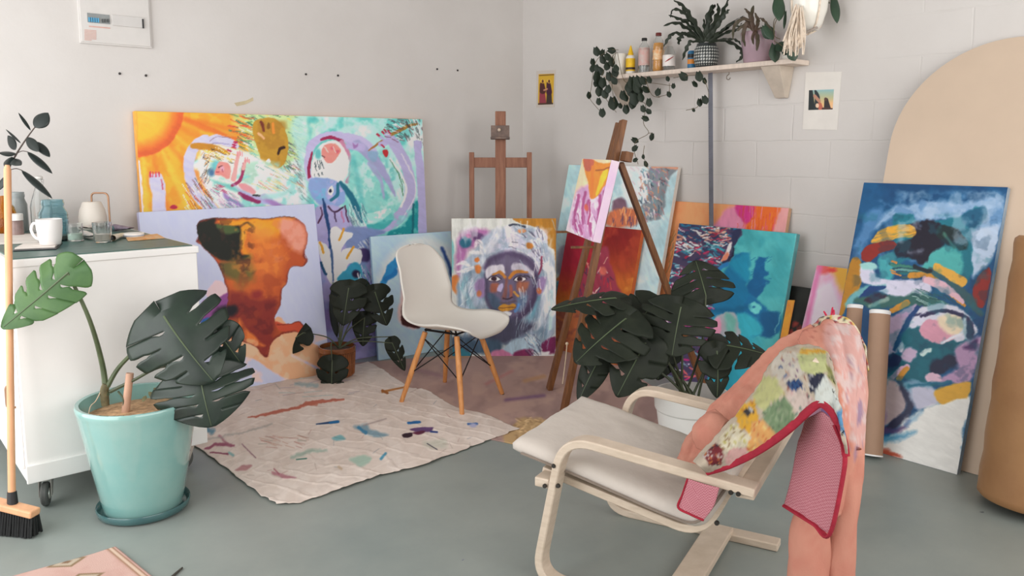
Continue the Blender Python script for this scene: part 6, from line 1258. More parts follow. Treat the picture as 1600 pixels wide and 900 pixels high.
def leaf_frame(b, t, nrm):
    d = t - b; L = np.linalg.norm(d); d = d / L; nrm = np.asarray(nrm, float); n = nrm - d * (nrm @ d); n /= np.linalg.norm(n); s = np.cross(d, n)
    return L, d, n, s
def monstera(b, t, w, nrm, parent, m, cuts=5, droop=.18, fold=.12, holes=True, seed=0, name='leaf'):
    """split leaf: broad lobes grow from the midrib, joined near it and parted by narrow slits towards the rim"""
    R = random.Random(seed); L, d, n, s = leaf_frame(b, t, nrm); mb = MB()
    def hw(u):   # half width of the heart outline along the rib, from the back lobes (-.24) to the tip (1)
        x = (max(-.24, min(1, u)) + .24) / 1.24
        return w / 2 * (max(0, math.sin(math.pi * x ** .60)) ** .66)
    cu = R.uniform(-.06, .06)
    def pos(u, v, lift=0.):
        a = v / (w / 2 + 1e-6)
        z = -droop * L * (u ** 2) * .9 - fold * w * (abs(a) ** 1.7) * .8 + .03 * w * math.sin(u * 9 + abs(a) * 3 + seed) * abs(a) + lift
        return b + d * (u * L) + s * (v + cu * w * u * u) + n * z
    NF = max(3, min(5, cuts - 1))
    for side in (-1, 1):
        jprev = 2.
        for k in range(NF):
            u0, u1 = k / NF * .93, ((k + 1) / NF) * .93
            if k == NF - 1: u1 = .995
            def rim(uu): return min(.995, -.24 + uu * 1.17 + .065 * uu * uu) if k else -.24 + uu * 1.17 + .065 * uu * uu
            first, last = k == 0, k == NF - 1
            ja = jprev if k else 2.
            jb = jprev = (R.choice((.45, .55, .62, .7, .82, 2.) if cuts > 2 else (.55, 2., 2.)) if not last else 2.)
            ga, gb = (0. if first else R.uniform(.07, .15)), (0. if last else R.uniform(.07, .15))
            hole = holes and R.random() < .75 and not first; rows = []; nk, nj = 15, 7; lf = R.uniform(-.03, .03) * w
            for i in range(nk):
                q = i / (nk - 1)
                a0 = 0. if q < ja else ga * min(1, (q - ja) / .10); a1 = 0. if q < jb else gb * min(1, (q - jb) / .10)
                if hole and .16 < q < .36: a0 = .17 * math.sin(math.pi * (q - .14) / .24)
                if q > .86:
                    r_ = (q - .86) / .14; a0 += (0 if first or ja > .9 else .12) * r_ ** 2; a1 += (0 if last or jb > .9 else .12) * r_ ** 2
                row = []
                for j in range(nj):
                    f = a0 + (1 - a0 - a1) * j / (nj - 1); uu = u0 + (u1 - u0) * f; ur = rim(uu); ue = uu + (ur - uu) * q ** 1.25
                    row.append(pos(ue, side * hw(ur) * q, lf * max(0, q - .4)))
                rows.append(row)
            mb.grid(rows)
    o = mb.build(name, m, parent, smooth=True, solid=.0012, angle=180)
    rb_ = MB().tube([pos(u, 0) + n * .0012 for u in np.linspace(0, .97, 9)], list(np.linspace(.0032, .001, 9) * (L / .2) ** .5), 5)
    rb_.build('midrib', MATS['leaf rib'], o, smooth=True)
    return o
mat('leaf rib', C(74, 86, 62, .6), .5, .1, 10)
def simple_leaf(mb, b, t, w, nrm, droop=.15, fold=.15, heart=.0, wavy=0., nu=9, nv=6):
    L, d, n, s = leaf_frame(np.asarray(b, float), np.asarray(t, float), nrm); rows = []
    for i in range(nu):
        u = i / (nu - 1); x = u
        if heart: hwid = w / 2 * max(.0, math.sin(math.pi * min(1, (.16 + .84 * x)) ** 1.25)) ** .8 if u < 1 else 0
        else: hwid = w / 2 * math.sin(math.pi * x ** .9) ** .75 if 0 < u < 1 else 0
        row = []
        for j in range(nv + 1):
            a = 2 * j / nv - 1
            back = -.16 * heart * L * (abs(a) ** 2) * max(0, 1 - u * 4)
            z = -droop * L * u * u - fold * hwid * abs(a) ** 1.5 + wavy * w * math.sin(u * 16) * abs(a)
            row.append(b + d * (u * L + back) + s * hwid * a + n * z)
        rows.append(row)
    mb.grid(rows); return mb
def petiole(pts, r0, r1, parent, m=None):
    P = crom(pts, 6); return MB().tube(P, list(np.linspace(r0, r1, len(P))), 8).build('stem', m or stemm, parent, smooth=True)
TOCAM = -FW
# ---- big teal pot
SB = fl(225.5, 794); R0 = hpx(SB, 68)
celad = mat('celadon glaze', C(132, 168, 162, .66), .10, .12, 5, bump=.06, bscale=12, col2=C(112, 156, 152, .62), coat=.8)
celad2 = mat('dark celadon glaze', C(66, 100, 100, .62), .16, .12, 6, coat=.4, col2=C(54, 84, 86, .62))
ts = thing('plant_saucer', 'dark teal glazed saucer under the big teal pot', 'saucer', SB)
MB().lathe(SB, [(0, 0), (R0 * .88, 0), (R0 * .97, .008), (R0, .028), (R0 * .985, .034), (R0 * .95, .03), (R0 * .9, .014), (0, .013)], 48).build('glazed_dish', celad2, ts, smooth=True, angle=50)
pz = .0135; zr = zat(SB, 622) ; Rr = hpx(SB, 90) * .965; Rb = Rr * .66; hh = zr - pz
PB = SB + np.array([0, 0, pz])
tp_ = thing('monstera_plant', 'monstera in a big teal glazed pot beside the white cabinet', 'potted plant', PB)
MB().lathe(PB, [(0, 0), (Rb * .97, 0), (Rb, .008), (Rb + (Rr - Rb) * .5, hh * .48), (Rr * .965, hh * .88), (Rr * .985, hh * .93), (Rr * 1.0, hh * .955), (Rr, hh * .99), (Rr * .985, hh), (Rr * .925, hh * .995), (Rr * .91, hh * .93), (Rr * .86, hh * .8), (0, hh * .78)], 64).build('pot', celad, tp_, smooth=True, angle=50)
MB().lathe(PB + [0, 0, hh * .86], [(0, .012), (Rr * .4, .016), (Rr * .7, .006), (Rr * .893, 0)], 32).build('soil', soil, tp_, smooth=True)
dP = dep(PB + [0, 0, hh])
stk = at(197, 640, dP); MB().tube([at(196, 645, dP - .02), at(203, 583, dP - .02)], [.0145, .0135], 14).build('stake', mat('pink stake', C(176, 138, 116), .6, .1, 8), tp_, smooth=True, angle=50)
b0 = at(166, 618, dP)
MB().tube(crom([at(165, 634, dP), at(163, 612, dP), at(166, 600, dP)], 5), [.014, .014, .015, .015, .016, .016, .015, .015, .014, .013, .012], 10).build('trunk', mat('rootstock', C(96, 88, 60), .7, .25, 30, bump=.4), tp_, smooth=True)
petiole([b0, at(160, 570, dP), at(140, 500, dP - .10), at(107, 428, dP - .15)], .012, .0055, tp_)
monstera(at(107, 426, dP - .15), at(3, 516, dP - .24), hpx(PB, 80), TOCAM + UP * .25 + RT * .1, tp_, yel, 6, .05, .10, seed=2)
petiole([at(168, 604, dP), at(185, 575, dP), at(214, 545, dP - .04), at(238, 522, dP - .08), at(262, 500, dP - .10)], .009, .005, tp_)
petiole([at(172, 612, dP), at(205, 596, dP - .02), at(260, 572, dP - .05), at(312, 598, dP - .10)], .007, .004, tp_, stemd)
petiole([at(185, 612, dP), at(192, 622, dP - .03), at(193, 634, dP - .03)], .004, .003, tp_, stemd)
petiole([at(160, 606, dP), at(150, 626, dP - .03), at(141, 636, dP - .06), at(136, 660, dP - .10)], .0018, .0015, tp_, mat('pale root', C(190, 170, 146), .7))
monstera(at(256, 494, dP - .10), at(322, 596, dP - .17), hpx(PB, 156), TOCAM * .9 + UP * .5 - RT * .1, tp_, dkl, 6, .22, .26, seed=4)
monstera(at(312, 586, dP - .08), at(326, 664, dP - .14), hpx(PB, 152), TOCAM * .7 + UP * .8, tp_, dkl, 6, .3, .2, seed=9)
monstera(at(342, 520, dP - .02), at(378, 572, dP + .0), hpx(PB, 62), TOCAM + UP * .3, tp_, dkl, 4, .12, .1, seed=12)
m_ = MB()
for q in ((232, 612, 243, 622), (240, 606, 250, 612), (228, 618, 222, 626)): simple_leaf(m_, at(q[0], q[1], dP), at(q[2], q[3], dP - .02), .018, TOCAM + UP, .3)
m_.build('withered_leaf', mat('withered leaf', C(96, 92, 62), .7, .2, 30), tp_, smooth=True)
# ---- plant in the brown glazed pot
PB = fl(528, 589); 
tb_ = thing('monstera_plant', 'small monstera in a brown glazed pot on the drop cloth', 'potted plant', PB + np.array([0, 0, .014]))
PB = PB + np.array([0, 0, .014]); Rr = hpx(PB, 29); hz_ = zat(PB, 540) - PB[2]
brg = mat('brown glaze', C(128, 76, 40, .55), .2, .2, 8, coat=.3, col2=C(84, 48, 28, .55))
MB().lathe(PB, [(0, 0), (Rr * .82, 0), (Rr * .86, .006), (Rr * .92, hz_ * .5), (Rr * .95, hz_ * .82), (Rr, hz_ * .84), (Rr, hz_ * .98), (Rr * .97, hz_), (Rr * .9, hz_), (Rr * .88, hz_ * .85), (0, hz_ * .84)], 48).build('pot', brg, tb_, smooth=True, angle=40)
m_ = MB()
for k in range(40):
    a = 2 * math.pi * k / 40; m_.tube([PB + np.array([math.cos(a) * Rr * .875, math.sin(a) * Rr * .875, .01]), PB + np.array([math.cos(a) * Rr * .955, math.sin(a) * Rr * .955, hz_ * .82])], .0035, 5)
o = m_.build('pot_rib', brg, tb_, smooth=True); o['kind'] = 'stuff'
MB().lathe(PB + [0, 0, hz_ * .86], [(0, .012), (Rr * .6, .008), (Rr * .875, 0)], 24).build('soil', soild, tb_, smooth=True)
dP = dep(PB + [0, 0, hz_]); c0 = at(530, 545, dP)
for i, (bx, by, tx, ty, wp, db, dt, nr, cu) in enumerate([
    (545, 450, 535, 508, 62, -.04, -.10, TOCAM + UP * .7, 3), (586, 456, 602, 509, 52, .0, -.03, TOCAM + UP * .4 + RT * .2, 2), (570, 496, 564, 541, 40, .02, .0, TOCAM + UP * .3, 1),
    (527, 528, 511, 466, 22, .05, .08, TOCAM * .6 - RT * .6, 0), (519, 566, 517, 620, 50, -.14, -.17, TOCAM + UP * .35, 3), (474, 520, 424, 552, 46, -.02, -.05, TOCAM + UP * .5, 2), (613, 536, 632, 580, 27, -.02, -.03, TOCAM + UP * .4, 2), (532, 452, 520, 494, 40, .07, .05, TOCAM + UP * .6 - RT * .3, 1), (612, 526, 614, 546, 12, .0, .0, TOCAM, 0), (558, 446, 578, 476, 36, .06, .04, TOCAM + UP * .4, 1)]):
    b = at(bx, by, dP + db); petiole([c0, at((bx + 2 * 530) / 3, min(by, 540) * .4 + 545 * .6 - 8, dP + db * .4), b] if i not in (4,) else [c0, at(518, 536, dP - .1), b], .0045, .003, tb_, stemd)
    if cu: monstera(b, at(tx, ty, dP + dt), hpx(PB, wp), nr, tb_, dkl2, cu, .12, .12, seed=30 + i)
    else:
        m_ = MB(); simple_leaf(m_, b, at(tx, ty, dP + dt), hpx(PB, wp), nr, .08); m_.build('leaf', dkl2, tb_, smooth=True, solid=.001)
# ---- dark plant in the white bucket
PB = fl(1078, 706); Rr = hpx(PB, 58); zr = zat(PB, 613)
tw = thing('monstera_plant', 'large dark monstera in a white plastic bucket behind the lounge chair', 'potted plant', PB)
wb = mat('white bucket plastic', C(196, 194, 190, .55), .4, .02, 4)
MB().lathe(PB, [(0, 0), (Rr * .74, 0), (Rr * .76, .006), (Rr * .92, zr * .72), (Rr * .95, zr * .73), (Rr * .97, zr * .76), (Rr * .985, zr * .95), (Rr, zr * .97), (Rr, zr), (Rr * .95, zr), (Rr * .92, zr * .75), (Rr * .9, zr * .7), (0, zr * .68)], 48).build('bucket', wb, tw, smooth=True, angle=40)
MB().lathe(PB + [0, 0, zr * .72], [(0, .012), (Rr * .6, .01), (Rr * .92, 0)], 24).build('soil', soild, tw, smooth=True)
dP = dep(PB + [0, 0, zr]); c0 = at(1078, 628, dP)
for i, (bx, by, tx, ty, wp, db, dt, nr, cu, mid_) in enumerate([
    (1064, 480, 1048, 553, 118, -.06, -.16, TOCAM * .8 + UP * .7, 6, (1066, 560)), (1103, 462, 1088, 404, 104, .10, .16, TOCAM + UP * .1, 5, (1096, 540)), (962, 466, 862, 474, 66, .0, -.06, TOCAM * .5 + UP * 1., 5, (1030, 540)),
    (978, 498, 896, 560, 118, -.10, -.18, TOCAM * .8 + UP * .7 - RT * .2, 6, (1040, 560)), (1008, 536, 964, 618, 88, -.12, -.20, TOCAM * .9 + UP * .5, 4, (1050, 575)), (1122, 538, 1202, 548, 96, -.02, -.08, TOCAM * .6 + UP * .9 + RT * .1, 5, (1100, 580)),
    (934, 566, 900, 626, 44, -.06, -.10, TOCAM * .8 - RT * .4, 2, (1020, 575)), (1022, 476, 972, 524, 92, .06, .02, TOCAM * .7 + UP * .7, 5, (1046, 550)), (1046, 532, 1030, 594, 56, .02, -.02, TOCAM + UP * .3, 3, (1060, 580)), (1120, 548, 1126, 622, 60, -.06, -.10, TOCAM + UP * .3 + RT * .3, 3, (1100, 585)), (990, 500, 1012, 452, 44, .12, .16, TOCAM + UP * .2, 2, (1040, 560))]):
    b = at(bx, by, dP + db); petiole([c0 + RT * (i - 5) * .008, at(mid_[0], mid_[1], dP + db * .5), b], .0062, .004, tw, stemd)
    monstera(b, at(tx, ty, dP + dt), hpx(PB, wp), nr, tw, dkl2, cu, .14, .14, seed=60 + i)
# ---- rubber plant cutting in the amber bottle
dA = dep(AMB); zr2 = zz(0, 160, 3.75)
tr_ = thing('rubber_plant', 'rubber plant cutting with dark oval leaves rising from the amber bottle', 'plant', AMB + np.array([0, 0, .008]))
rub_l = mat('rubber leaf', C(38, 46, 44, .72), .3, .12, 8, col2=C(28, 36, 34, .72)); rub_s = mat('rubber stem', C(70, 58, 52, .7), .6)
def zr_(x, y, o=0.): return at(x / 3.75, 160 + y / 3.75, dA + o)
MB().tube(crom([AMB + np.array([0, 0, .012]), zr_(40, 560), zr_(50, 400), zr_(95, 305), zr_(155, 212), zr_(205, 145)], 5), list(np.linspace(.006, .0025, 26)), 8).build('stem', rub_s, tr_, smooth=True)
for i, (bx, by, tx, ty, wp, o0, o1, nr) in enumerate([
    (203, 148, 280, 58, 92, 0, .02, TOCAM), (180, 165, 110, 56, 22, 0, .0, TOCAM * .4 + UP), (155, 205, 222, 284, 58, 0, -.05, TOCAM + UP * .3), (208, 228, 292, 316, 52, 0, -.02, TOCAM * .8 + UP), (160, 288, 306, 408, 46, 0, -.04, TOCAM * .7 + UP), (92, 278, 38, 190, 52, 0, .04, TOCAM), (122, 240, 34, 150, 17, 0, .03, TOCAM * .4 + UP), (95, 300, -10, 290, 70, 0, -.04, TOCAM * .7 + UP), (60, 330, 120, 362, 56, 0, -.06, TOCAM + UP), (70, 318, 30, 376, 60, 0, -.05, TOCAM + UP * .4), (125, 396, 306, 552, 46, 0, -.05, TOCAM * .6 + UP), (40, 430, -20, 520, 40, 0, -.02, TOCAM)]):
    m_ = MB(); simple_leaf(m_, zr_(bx, by, o0), zr_(tx, ty, o1), hpx(AMB, wp / 3.75), nr, .06, .18, nu=12)
    m_.build('leaf', rub_l, tr_, smooth=True, solid=.001)
petiole([zr_(60, 395), zr_(95, 388), zr_(128, 398)], .002, .002, tr_, rub_s); petiole([zr_(95, 300), zr_(130, 285), zr_(162, 290)], .002, .0018, tr_, rub_s)
# ---- shelf plants
zs = lambda x, y: (820 + x / 3.077, y / 3.077)
def shp(x, y, o=0.): # point near the shelf front, o metres further into the room
    px, py = zs(x, y); return wrx(px, py, SF - .015 - o)
def vine_leaf(mb, x, y, size, ang, o=0., k=0):
    b = shp(x, y, o); px = size * dep(b) / F_ / 3.077
    d = RT * math.cos(ang) - UP * math.sin(ang); nr = TOCAM + RT * rnd.uniform(-.5, .5) + UP * rnd.uniform(-.2, .5)
    simple_leaf(mb, b - d * px * .5, b + d * px * .5 - FW * .004, px * .82, nr, .12, .2, heart=1., nu=7, nv=4)
# trailing plant in the white pot at the left end of the shelf
P = on_shelf(964); P = np.array([P[0], max(P[1], yb + .05), SZT]); r = hpx(P, 13.5); h = hpx(P, 33)
P = on_shelf(967)
tv = thing('trailing_plant', 'heart-leaved plant in a white pot trailing from the left end of the shelf', 'potted plant', P)
MB().lathe(P, [(0, 0), (r * .8, 0), (r, h), (r * .92, h), (r * .75, h * .8), (0, h * .78)], 32).build('pot', wpl, tv, smooth=True, angle=50)
def vine_plant(t_, lines, leaves, o=.0, m=vine):
    for ln in lines:
        P_ = crom([shp(x, y, o + .004 * (i % 2)) for i, (x, y) in enumerate(ln)], 5); MB().tube(P_, .0018, 6).build('vine_stem', vstem, t_, smooth=True)
    for (x, y, s_, a) in leaves:
        mb = MB(); vine_leaf(mb, x, y, s_, a, o + rnd.uniform(-.004, .03)); mb.build('leaf', m, t_, smooth=True)
L1 = [(345, 250, 44, 1.3), (420, 243, 40, .2), (370, 255, 34, 2.0), (328, 300, 34, 1.5), (325, 330, 38, 1.8), (375, 290, 40, 1.2), (400, 275, 40, 1.0), (420, 300, 46, 1.4), (395, 320, 40, 1.8), (440, 330, 36, 1.2), (350, 375, 56, 1.5), (375, 400, 50, 1.6), (345, 400, 40, 2.0), (405, 370, 44, 1.4), (430, 390, 40, 1.0), (360, 440, 52, 1.7), (385, 455, 44, 1.3), (400, 430, 40, 1.5), (310, 460, 34, 1.6), (355, 490, 34, 1.5), (372, 545, 42, 1.5), (425, 500, 62, 1.5), (435, 350, 44, 1.3), (345, 330, 36, 1.4), (365, 345, 40, 1.1), (460, 510, 28, 1.2)]
L2 = [(520, 400, 60, 1.4), (545, 395, 56, 1.1), (500, 420, 56, 1.8), (470, 460, 44, 1.6), (485, 470, 40, 1.1), (525, 480, 60, 1.4), (520, 500, 52, 1.7), (488, 528, 44, 1.5), (560, 470, 44, 1.3), (548, 440, 48, 1.6), (585, 430, 44, .6), (600, 385, 34, 1.2), (570, 390, 44, .9), (598, 495, 40, 1.5), (568, 525, 34, 1.3), (596, 537, 32, .7), (582, 570, 36, .4), (540, 425, 50, 1.2), (640, 445, 38, 1.9), (688, 380, 26, 1.3), (714, 415, 26, 1.6), (694, 455, 30, 1.3), (532, 675, 36, .5), (528, 715, 34, 2.3), (530, 770, 26, 2.5), (584, 790, 30, 1.2), (612, 660, 36, 1.8), (570, 755, 22, 1.6), (765, 370, 48, .8), (838, 370, 48, 1.4), (820, 405, 34, .9), (866, 390, 32, 1.3), (842, 495, 38, 1.5), (868, 482, 42, 1.2), (812, 530, 20, 1.2), (508, 445, 46, 1.3)]
vine_plant(tv, [[(450, 240), (400, 245), (340, 300), (320, 420), (312, 470), (340, 510), (368, 540)], [(440, 250), (400, 300), (360, 400), (380, 460), (440, 540)], [(440, 250), (420, 330), (420, 420), (430, 490)], [(445, 250), (470, 370), (500, 400), (560, 400), (620, 400), (690, 410), (715, 410)], [(500, 400), (520, 480), (580, 500), (570, 590), (595, 640), (540, 675), (525, 720), (545, 790)], [(595, 640), (615, 640)], [(640, 465), (690, 450), (695, 400)], [(715, 375), (770, 365), (838, 365), (870, 400), (884, 470), (845, 500), (820, 520), (775, 530)], [(575, 700), (570, 750), (585, 790)], [(580, 380), (610, 455), (650, 468)]], L1 + L2)
# patterned pot with the wavy fern
P = on_shelf(1103); r = hpx(P, 19.5); h = hpx(P, 37)
tf = thing('potted_fern', 'fern with long wavy fronds in a black and white patterned pot on the shelf', 'potted plant', P)
pp = bpy.data.materials.new('patterned pot glaze'); pp.use_nodes = True; nt = pp.node_tree; b_s = nt.nodes['Principled BSDF']; b_s.inputs['Roughness'].default_value = .3
tc = nd(nt, 'ShaderNodeTexCoord'); sp_ = nd(nt, 'ShaderNodeSeparateXYZ'); nt.links.new(tc.outputs['Object'], sp_.inputs[0])
at2 = nd(nt, 'ShaderNodeMath', operation='ARCTAN2'); nt.links.new(sp_.outputs['X'], at2.inputs[0]); nt.links.new(sp_.outputs['Y'], at2.inputs[1])
def mth(op, a, b=None, c=None):
    n = nd(nt, 'ShaderNodeMath', operation=op)
    for i, v in enumerate((a, b, c)):
        if v is None: continue
        if isinstance(v, (int, float)): n.inputs[i].default_value = v
        else: nt.links.new(v, n.inputs[i])
    return n.outputs[0]
u_ = mth('MULTIPLY', at2.outputs[0], 14.0); v_ = mth('MULTIPLY', sp_.outputs['Z'], 13.0 / r)
c1, c2 = mth('SINE', mth('MULTIPLY', mth('ADD', u_, v_), 1.0)), mth('SINE', mth('MULTIPLY', mth('SUBTRACT', u_, v_), 1.0))
c3, c4 = mth('SINE', mth('MULTIPLY', u_, 2.)), mth('SINE', mth('MULTIPLY', v_, 2.))
pat = mth('LESS_THAN', mth('MULTIPLY', mth('MULTIPLY', c1, c2), mth('ADD', 1.2, mth('MULTIPLY', c3, c4))), -.16)
band = mth('MULTIPLY', mth('GREATER_THAN', sp_.outputs['Z'], h * .08), mth('LESS_THAN', sp_.outputs['Z'], h * .86))
mxn = nd(nt, 'ShaderNodeMix', data_type='RGBA'); nt.links.new(mth('MULTIPLY', pat, band), mxn.inputs['Factor']); mxn.inputs[6].default_value = (.028, .035, .036, 1); mxn.inputs[7].default_value = (*C(170, 172, 168, .6), 1); nt.links.new(mxn.outputs[2], b_s.inputs['Base Color'])
MB().lathe(P, [(0, 0), (r * .74, 0), (r * .86, h * .1), (r, h * .42), (r * .96, h * .75), (r * .78, h * .93), (r * .76, h), (r * .68, h), (r * .7, h * .85), (0, h * .83)], 40).build('pot', pp, tf, smooth=True, angle=50)
fern = mat('fern frond', C(40, 48, 36, .6), .5, .2, 20, col2=C(26, 34, 25, .6))
def frond(t_, pts, w_, m, o, wav=.25, nseg=22):
    C_ = [shp(x, y, oo) for (x, y), oo in zip(pts, o)]; Pc = crom(C_, 8); n_ = len(Pc); rows = []; ph = rnd.uniform(0, 6)
    for i, q in enumerate(Pc):
        d = Pc[min(i + 1, n_ - 1)] - Pc[max(i - 1, 0)]; d /= np.linalg.norm(d); s_ = np.cross(d, TOCAM + UP * .4); s_ /= np.linalg.norm(s_); u = i / (n_ - 1)
        ww = w_ * (math.sin(math.pi * min(1, .18 + .82 * u) ** 1.1) ** .6 if u < 1 else .02) / 2; n2 = np.cross(s_, d)
        row = []
        for j in range(5):
            a = j / 2 - 1; row.append(q + s_ * a * ww * (1 + wav * math.sin(i * 1.25 + ph + (1.5 if a > 0 else 0))) + n2 * (abs(a) * ww * .35 * math.sin(i * 1.5 + ph)))
        rows.append(row)
    MB().grid(rows).build('frond', m, t_, smooth=True, solid=.001)
fw_ = hpx(P, 6.8)
for pts in ([(865, 200), (820, 120), (760, 60), (715, 45), (700, 85)], [(860, 205), (800, 150), (730, 110), (665, 125)], [(860, 205), (790, 170), (720, 160), (690, 185), (668, 225)], [(855, 205), (800, 200), (775, 240), (758, 290)], [(860, 200), (790, 120), (740, 90), (690, 72)], [(865, 200), (810, 100), (760, 30), (715, 2)], [(872, 200), (885, 110), (900, 50), (915, 20)], [(880, 200), (930, 110), (960, 40), (985, -10)], [(880, 200), (920, 130), (960, 70), (985, 45)], [(885, 205), (950, 150), (1010, 100), (1055, 75)], [(885, 205), (960, 160), (1020, 140), (1045, 110)], [(885, 205), (950, 190), (1010, 190), (1040, 215)], [(885, 205), (960, 195), (1030, 230), (1045, 270), (1015, 300)], [(870, 200), (865, 140), (860, 90)], [(860, 200), (830, 140), (790, 100), (750, 95)], [(875, 200), (900, 140), (930, 60), (925, 15)], [(885, 205), (930, 160), (990, 120), (1040, 130)], [(865, 200), (780, 160), (745, 185), (740, 215)], [(875, 200), (880, 90), (905, 20)]):
    n_ = len(pts); frond(tf, pts, fw_ * rnd.uniform(.75, 1.2), fern, [-.05 + .02 * k * rnd.uniform(.3, 1.4) for k in range(n_)], wav=.4)
# lavender pot
P = on_shelf(1183); r = hpx(P, 27); h = hpx(P, 47)
tl_ = thing('potted_bromeliad', 'strappy dark red plant in a lavender glazed pot right of the fern on the shelf', 'potted plant', P)
lav = mat('lavender glaze', C(162, 138, 148, .6), .25, .06, 6, coat=.2)
MB().lathe(P, [(0, 0), (r * .72, 0), (r * .78, .004), (r * .96, h * .75), (r, h * .98), (r * .98, h), (r * .9, h), (r * .86, h * .85), (0, h * .83)], 40).build('pot', lav, tl_, smooth=True, angle=50)
brom = mat('bromeliad leaf', C(88, 66, 58, .55), .5, .25, 8, col2=C(52, 60, 42, .55))
for pts in ([(1100, 150), (1060, 90), (1010, 120), (1000, 190)], [(1100, 150), (1070, 110), (1050, 170), (1060, 225)], [(1105, 150), (1090, 80), (1100, 25)], [(1100, 150), (1080, 70), (1055, 40)], [(1110, 150), (1130, 90), (1160, 110), (1190, 150)], [(1110, 150), (1120, 190), (1115, 245)], [(1105, 150), (1095, 180), (1100, 215)], [(1105, 150), (1060, 120), (1020, 150)], [(1110, 150), (1150, 130), (1190, 170)], [(1105, 150), (1090, 100), (1040, 95), (1015, 130)], [(1110, 150), (1120, 100), (1105, 60)]):
    frond(tl_, pts, hpx(P, 5.5) * rnd.uniform(.8, 1.3), brom, [.0 + .02 * k for k in range(len(pts))], wav=.05)
# small white pot at the right end
P = on_shelf(1228); r = hpx(P, 14); h = hpx(P, 22)
tq = thing('small_potted_plant', 'broad-leaved plant in a little white pot at the right end of the shelf', 'potted plant', P)
MB().lathe(P, [(0, 0), (r * .7, 0), (r, h * .5), (r * .95, h), (r * .85, h), (r * .8, h * .8), (0, h * .78)], 28).build('pot', wpl, tq, smooth=True, angle=50)
brl = mat('broad green leaf', C(44, 66, 48, .6), .4, .15, 10, col2=C(34, 52, 40, .6))
vine_plant(tq, [[(1260, 250), (1230, 215), (1200, 200)], [(1262, 250), (1270, 200), (1265, 190)], [(1255, 250), (1205, 240), (1195, 280)], [(1200, 200), (1196, 110), (1212, 80)]], [(1210, 255), (1240, 215, ), (1285, 260), (1268, 200), (1180, 150)] and [(1206, 258, 84, 1.5), (1238, 220, 76, 2.7), (1288, 262, 66, 1.2), (1268, 222, 54, 1.4), (1290, 240, 50, .8), (1172, 158, 74, .9), (1255, 244, 50, 2.0)], -.01, brl)
# hanging planter
cx_, cy_ = 1263, 8; dH = dep(wrx(cx_, 40, .02)); HP = at(1262, 48, dH); r = 29 * dH / F_; h = 74 * dH / F_
th_ = thing('hanging_planter', 'white glazed pot hanging in a cream knotted cord holder, top right of the shelf', 'hanging planter', HP)
wg = mat('white pot glaze', C(218, 210, 202, .6), .15, .02, 5, coat=.3); cord = mat('cream cord', C(206, 192, 176, .6), .9, .08, 60, bump=.4, bscale=200)
MB().lathe(HP, [(0, 0), (r * .5, 0), (r * .72, h * .12), (r * .95, h * .4), (r, h * .62), (r * .94, h * .9), (r * .86, h), (r * .78, h), (r * .8, h * .9), (0, h * .86)], 40).build('pot', wg, th_, smooth=True, angle=60)
m_ = MB()
for k in range(4):
    a = math.pi / 4 + k * math.pi / 2 + .3; o_ = np.array([math.cos(a), math.sin(a), 0])
    m_.tube(crom([HP + np.array([0, 0, -.02]), HP + o_ * r * .75 + np.array([0, 0, h * .1]), HP + o_ * r * 1.03 + np.array([0, 0, h * .55]), HP + o_ * r * .9 + np.array([0, 0, h * 1.02]), HP * [1, 1, 0] + o_ * .012 + np.array([0, 0, HP[2] + .5]), np.array([HP[0], HP[1], RH - .03])], 6), .0045, 7)
m_.build('hanger_cord', cord, th_, smooth=True)
MB().tube([np.array([HP[0], HP[1], RH]), np.array([HP[0], HP[1], RH - .05])], .006, 8).build('ceiling_hook', mat('brass hook', (.2, .17, .12), .35), th_)
m_ = MB()
for k in range(44):
    x_ = 1229 + 30 * rnd.random(); b1 = at(x_ * .35 + 1250 * .65, 14 + rnd.uniform(-8, 14), dH - r * .8 + rnd.uniform(-.02, .03)); b2 = at(x_, 48, dH - r * .95 + rnd.uniform(-.03, .03)); b3 = at(x_ + rnd.uniform(-5, 2) - (1262 - x_) * .12, rnd.uniform(60, 88), dH - r * .8 + rnd.uniform(-.03, .03))
    m_.tube(crom([b1, b2, b3], 5), .0036, 5)
o = m_.build('cord_fringe', cord, th_, smooth=True); o['kind'] = 'stuff'
MB().tube(crom([at(1256, 52, dH - .06), at(1268, 47, dH - .07), at(1277, 43, dH - .07)], 5), [.006] * 11, 8).build('driftwood_peg', mat('grey peg', C(150, 140, 132), .8), th_, smooth=True)
zh = lambda x, y, o: at(1180 + x / 8.18, y / 8.18, dH + o)
for (bx, by, tx, ty, w_, ob, ot) in ((300, -60, 315, 255, 20, -.02, -.06), (390, 150, 372, 370, 5, .0, -.01), (1000, -60, 1060, 285, 15, .0, -.04), (880, -10, 960, 40, 5, 0, 0), (120, 330, 235, 505, 14, .0, -.02)):
    m_ = MB(); simple_leaf(m_, zh(bx, by, ob), zh(tx, ty, ot), w_ * dH / F_, TOCAM + UP * .3, .08, .2, heart=.7, nu=11); m_.build('leaf', brl, th_, smooth=True, solid=.001)
for ln in ([(520, -200), (330, -150), (300, -60)], [(700, -220), (950, -150), (1000, -60)], [(285, 230), (245, 330), (250, 460), (320, 500)], [(820, -200), (860, -60), (950, 30)]):
    MB().tube(crom([zh(x, y, 0) for x, y in ln], 6), .002, 6).build('vine_stem', vstem, th_, smooth=True)
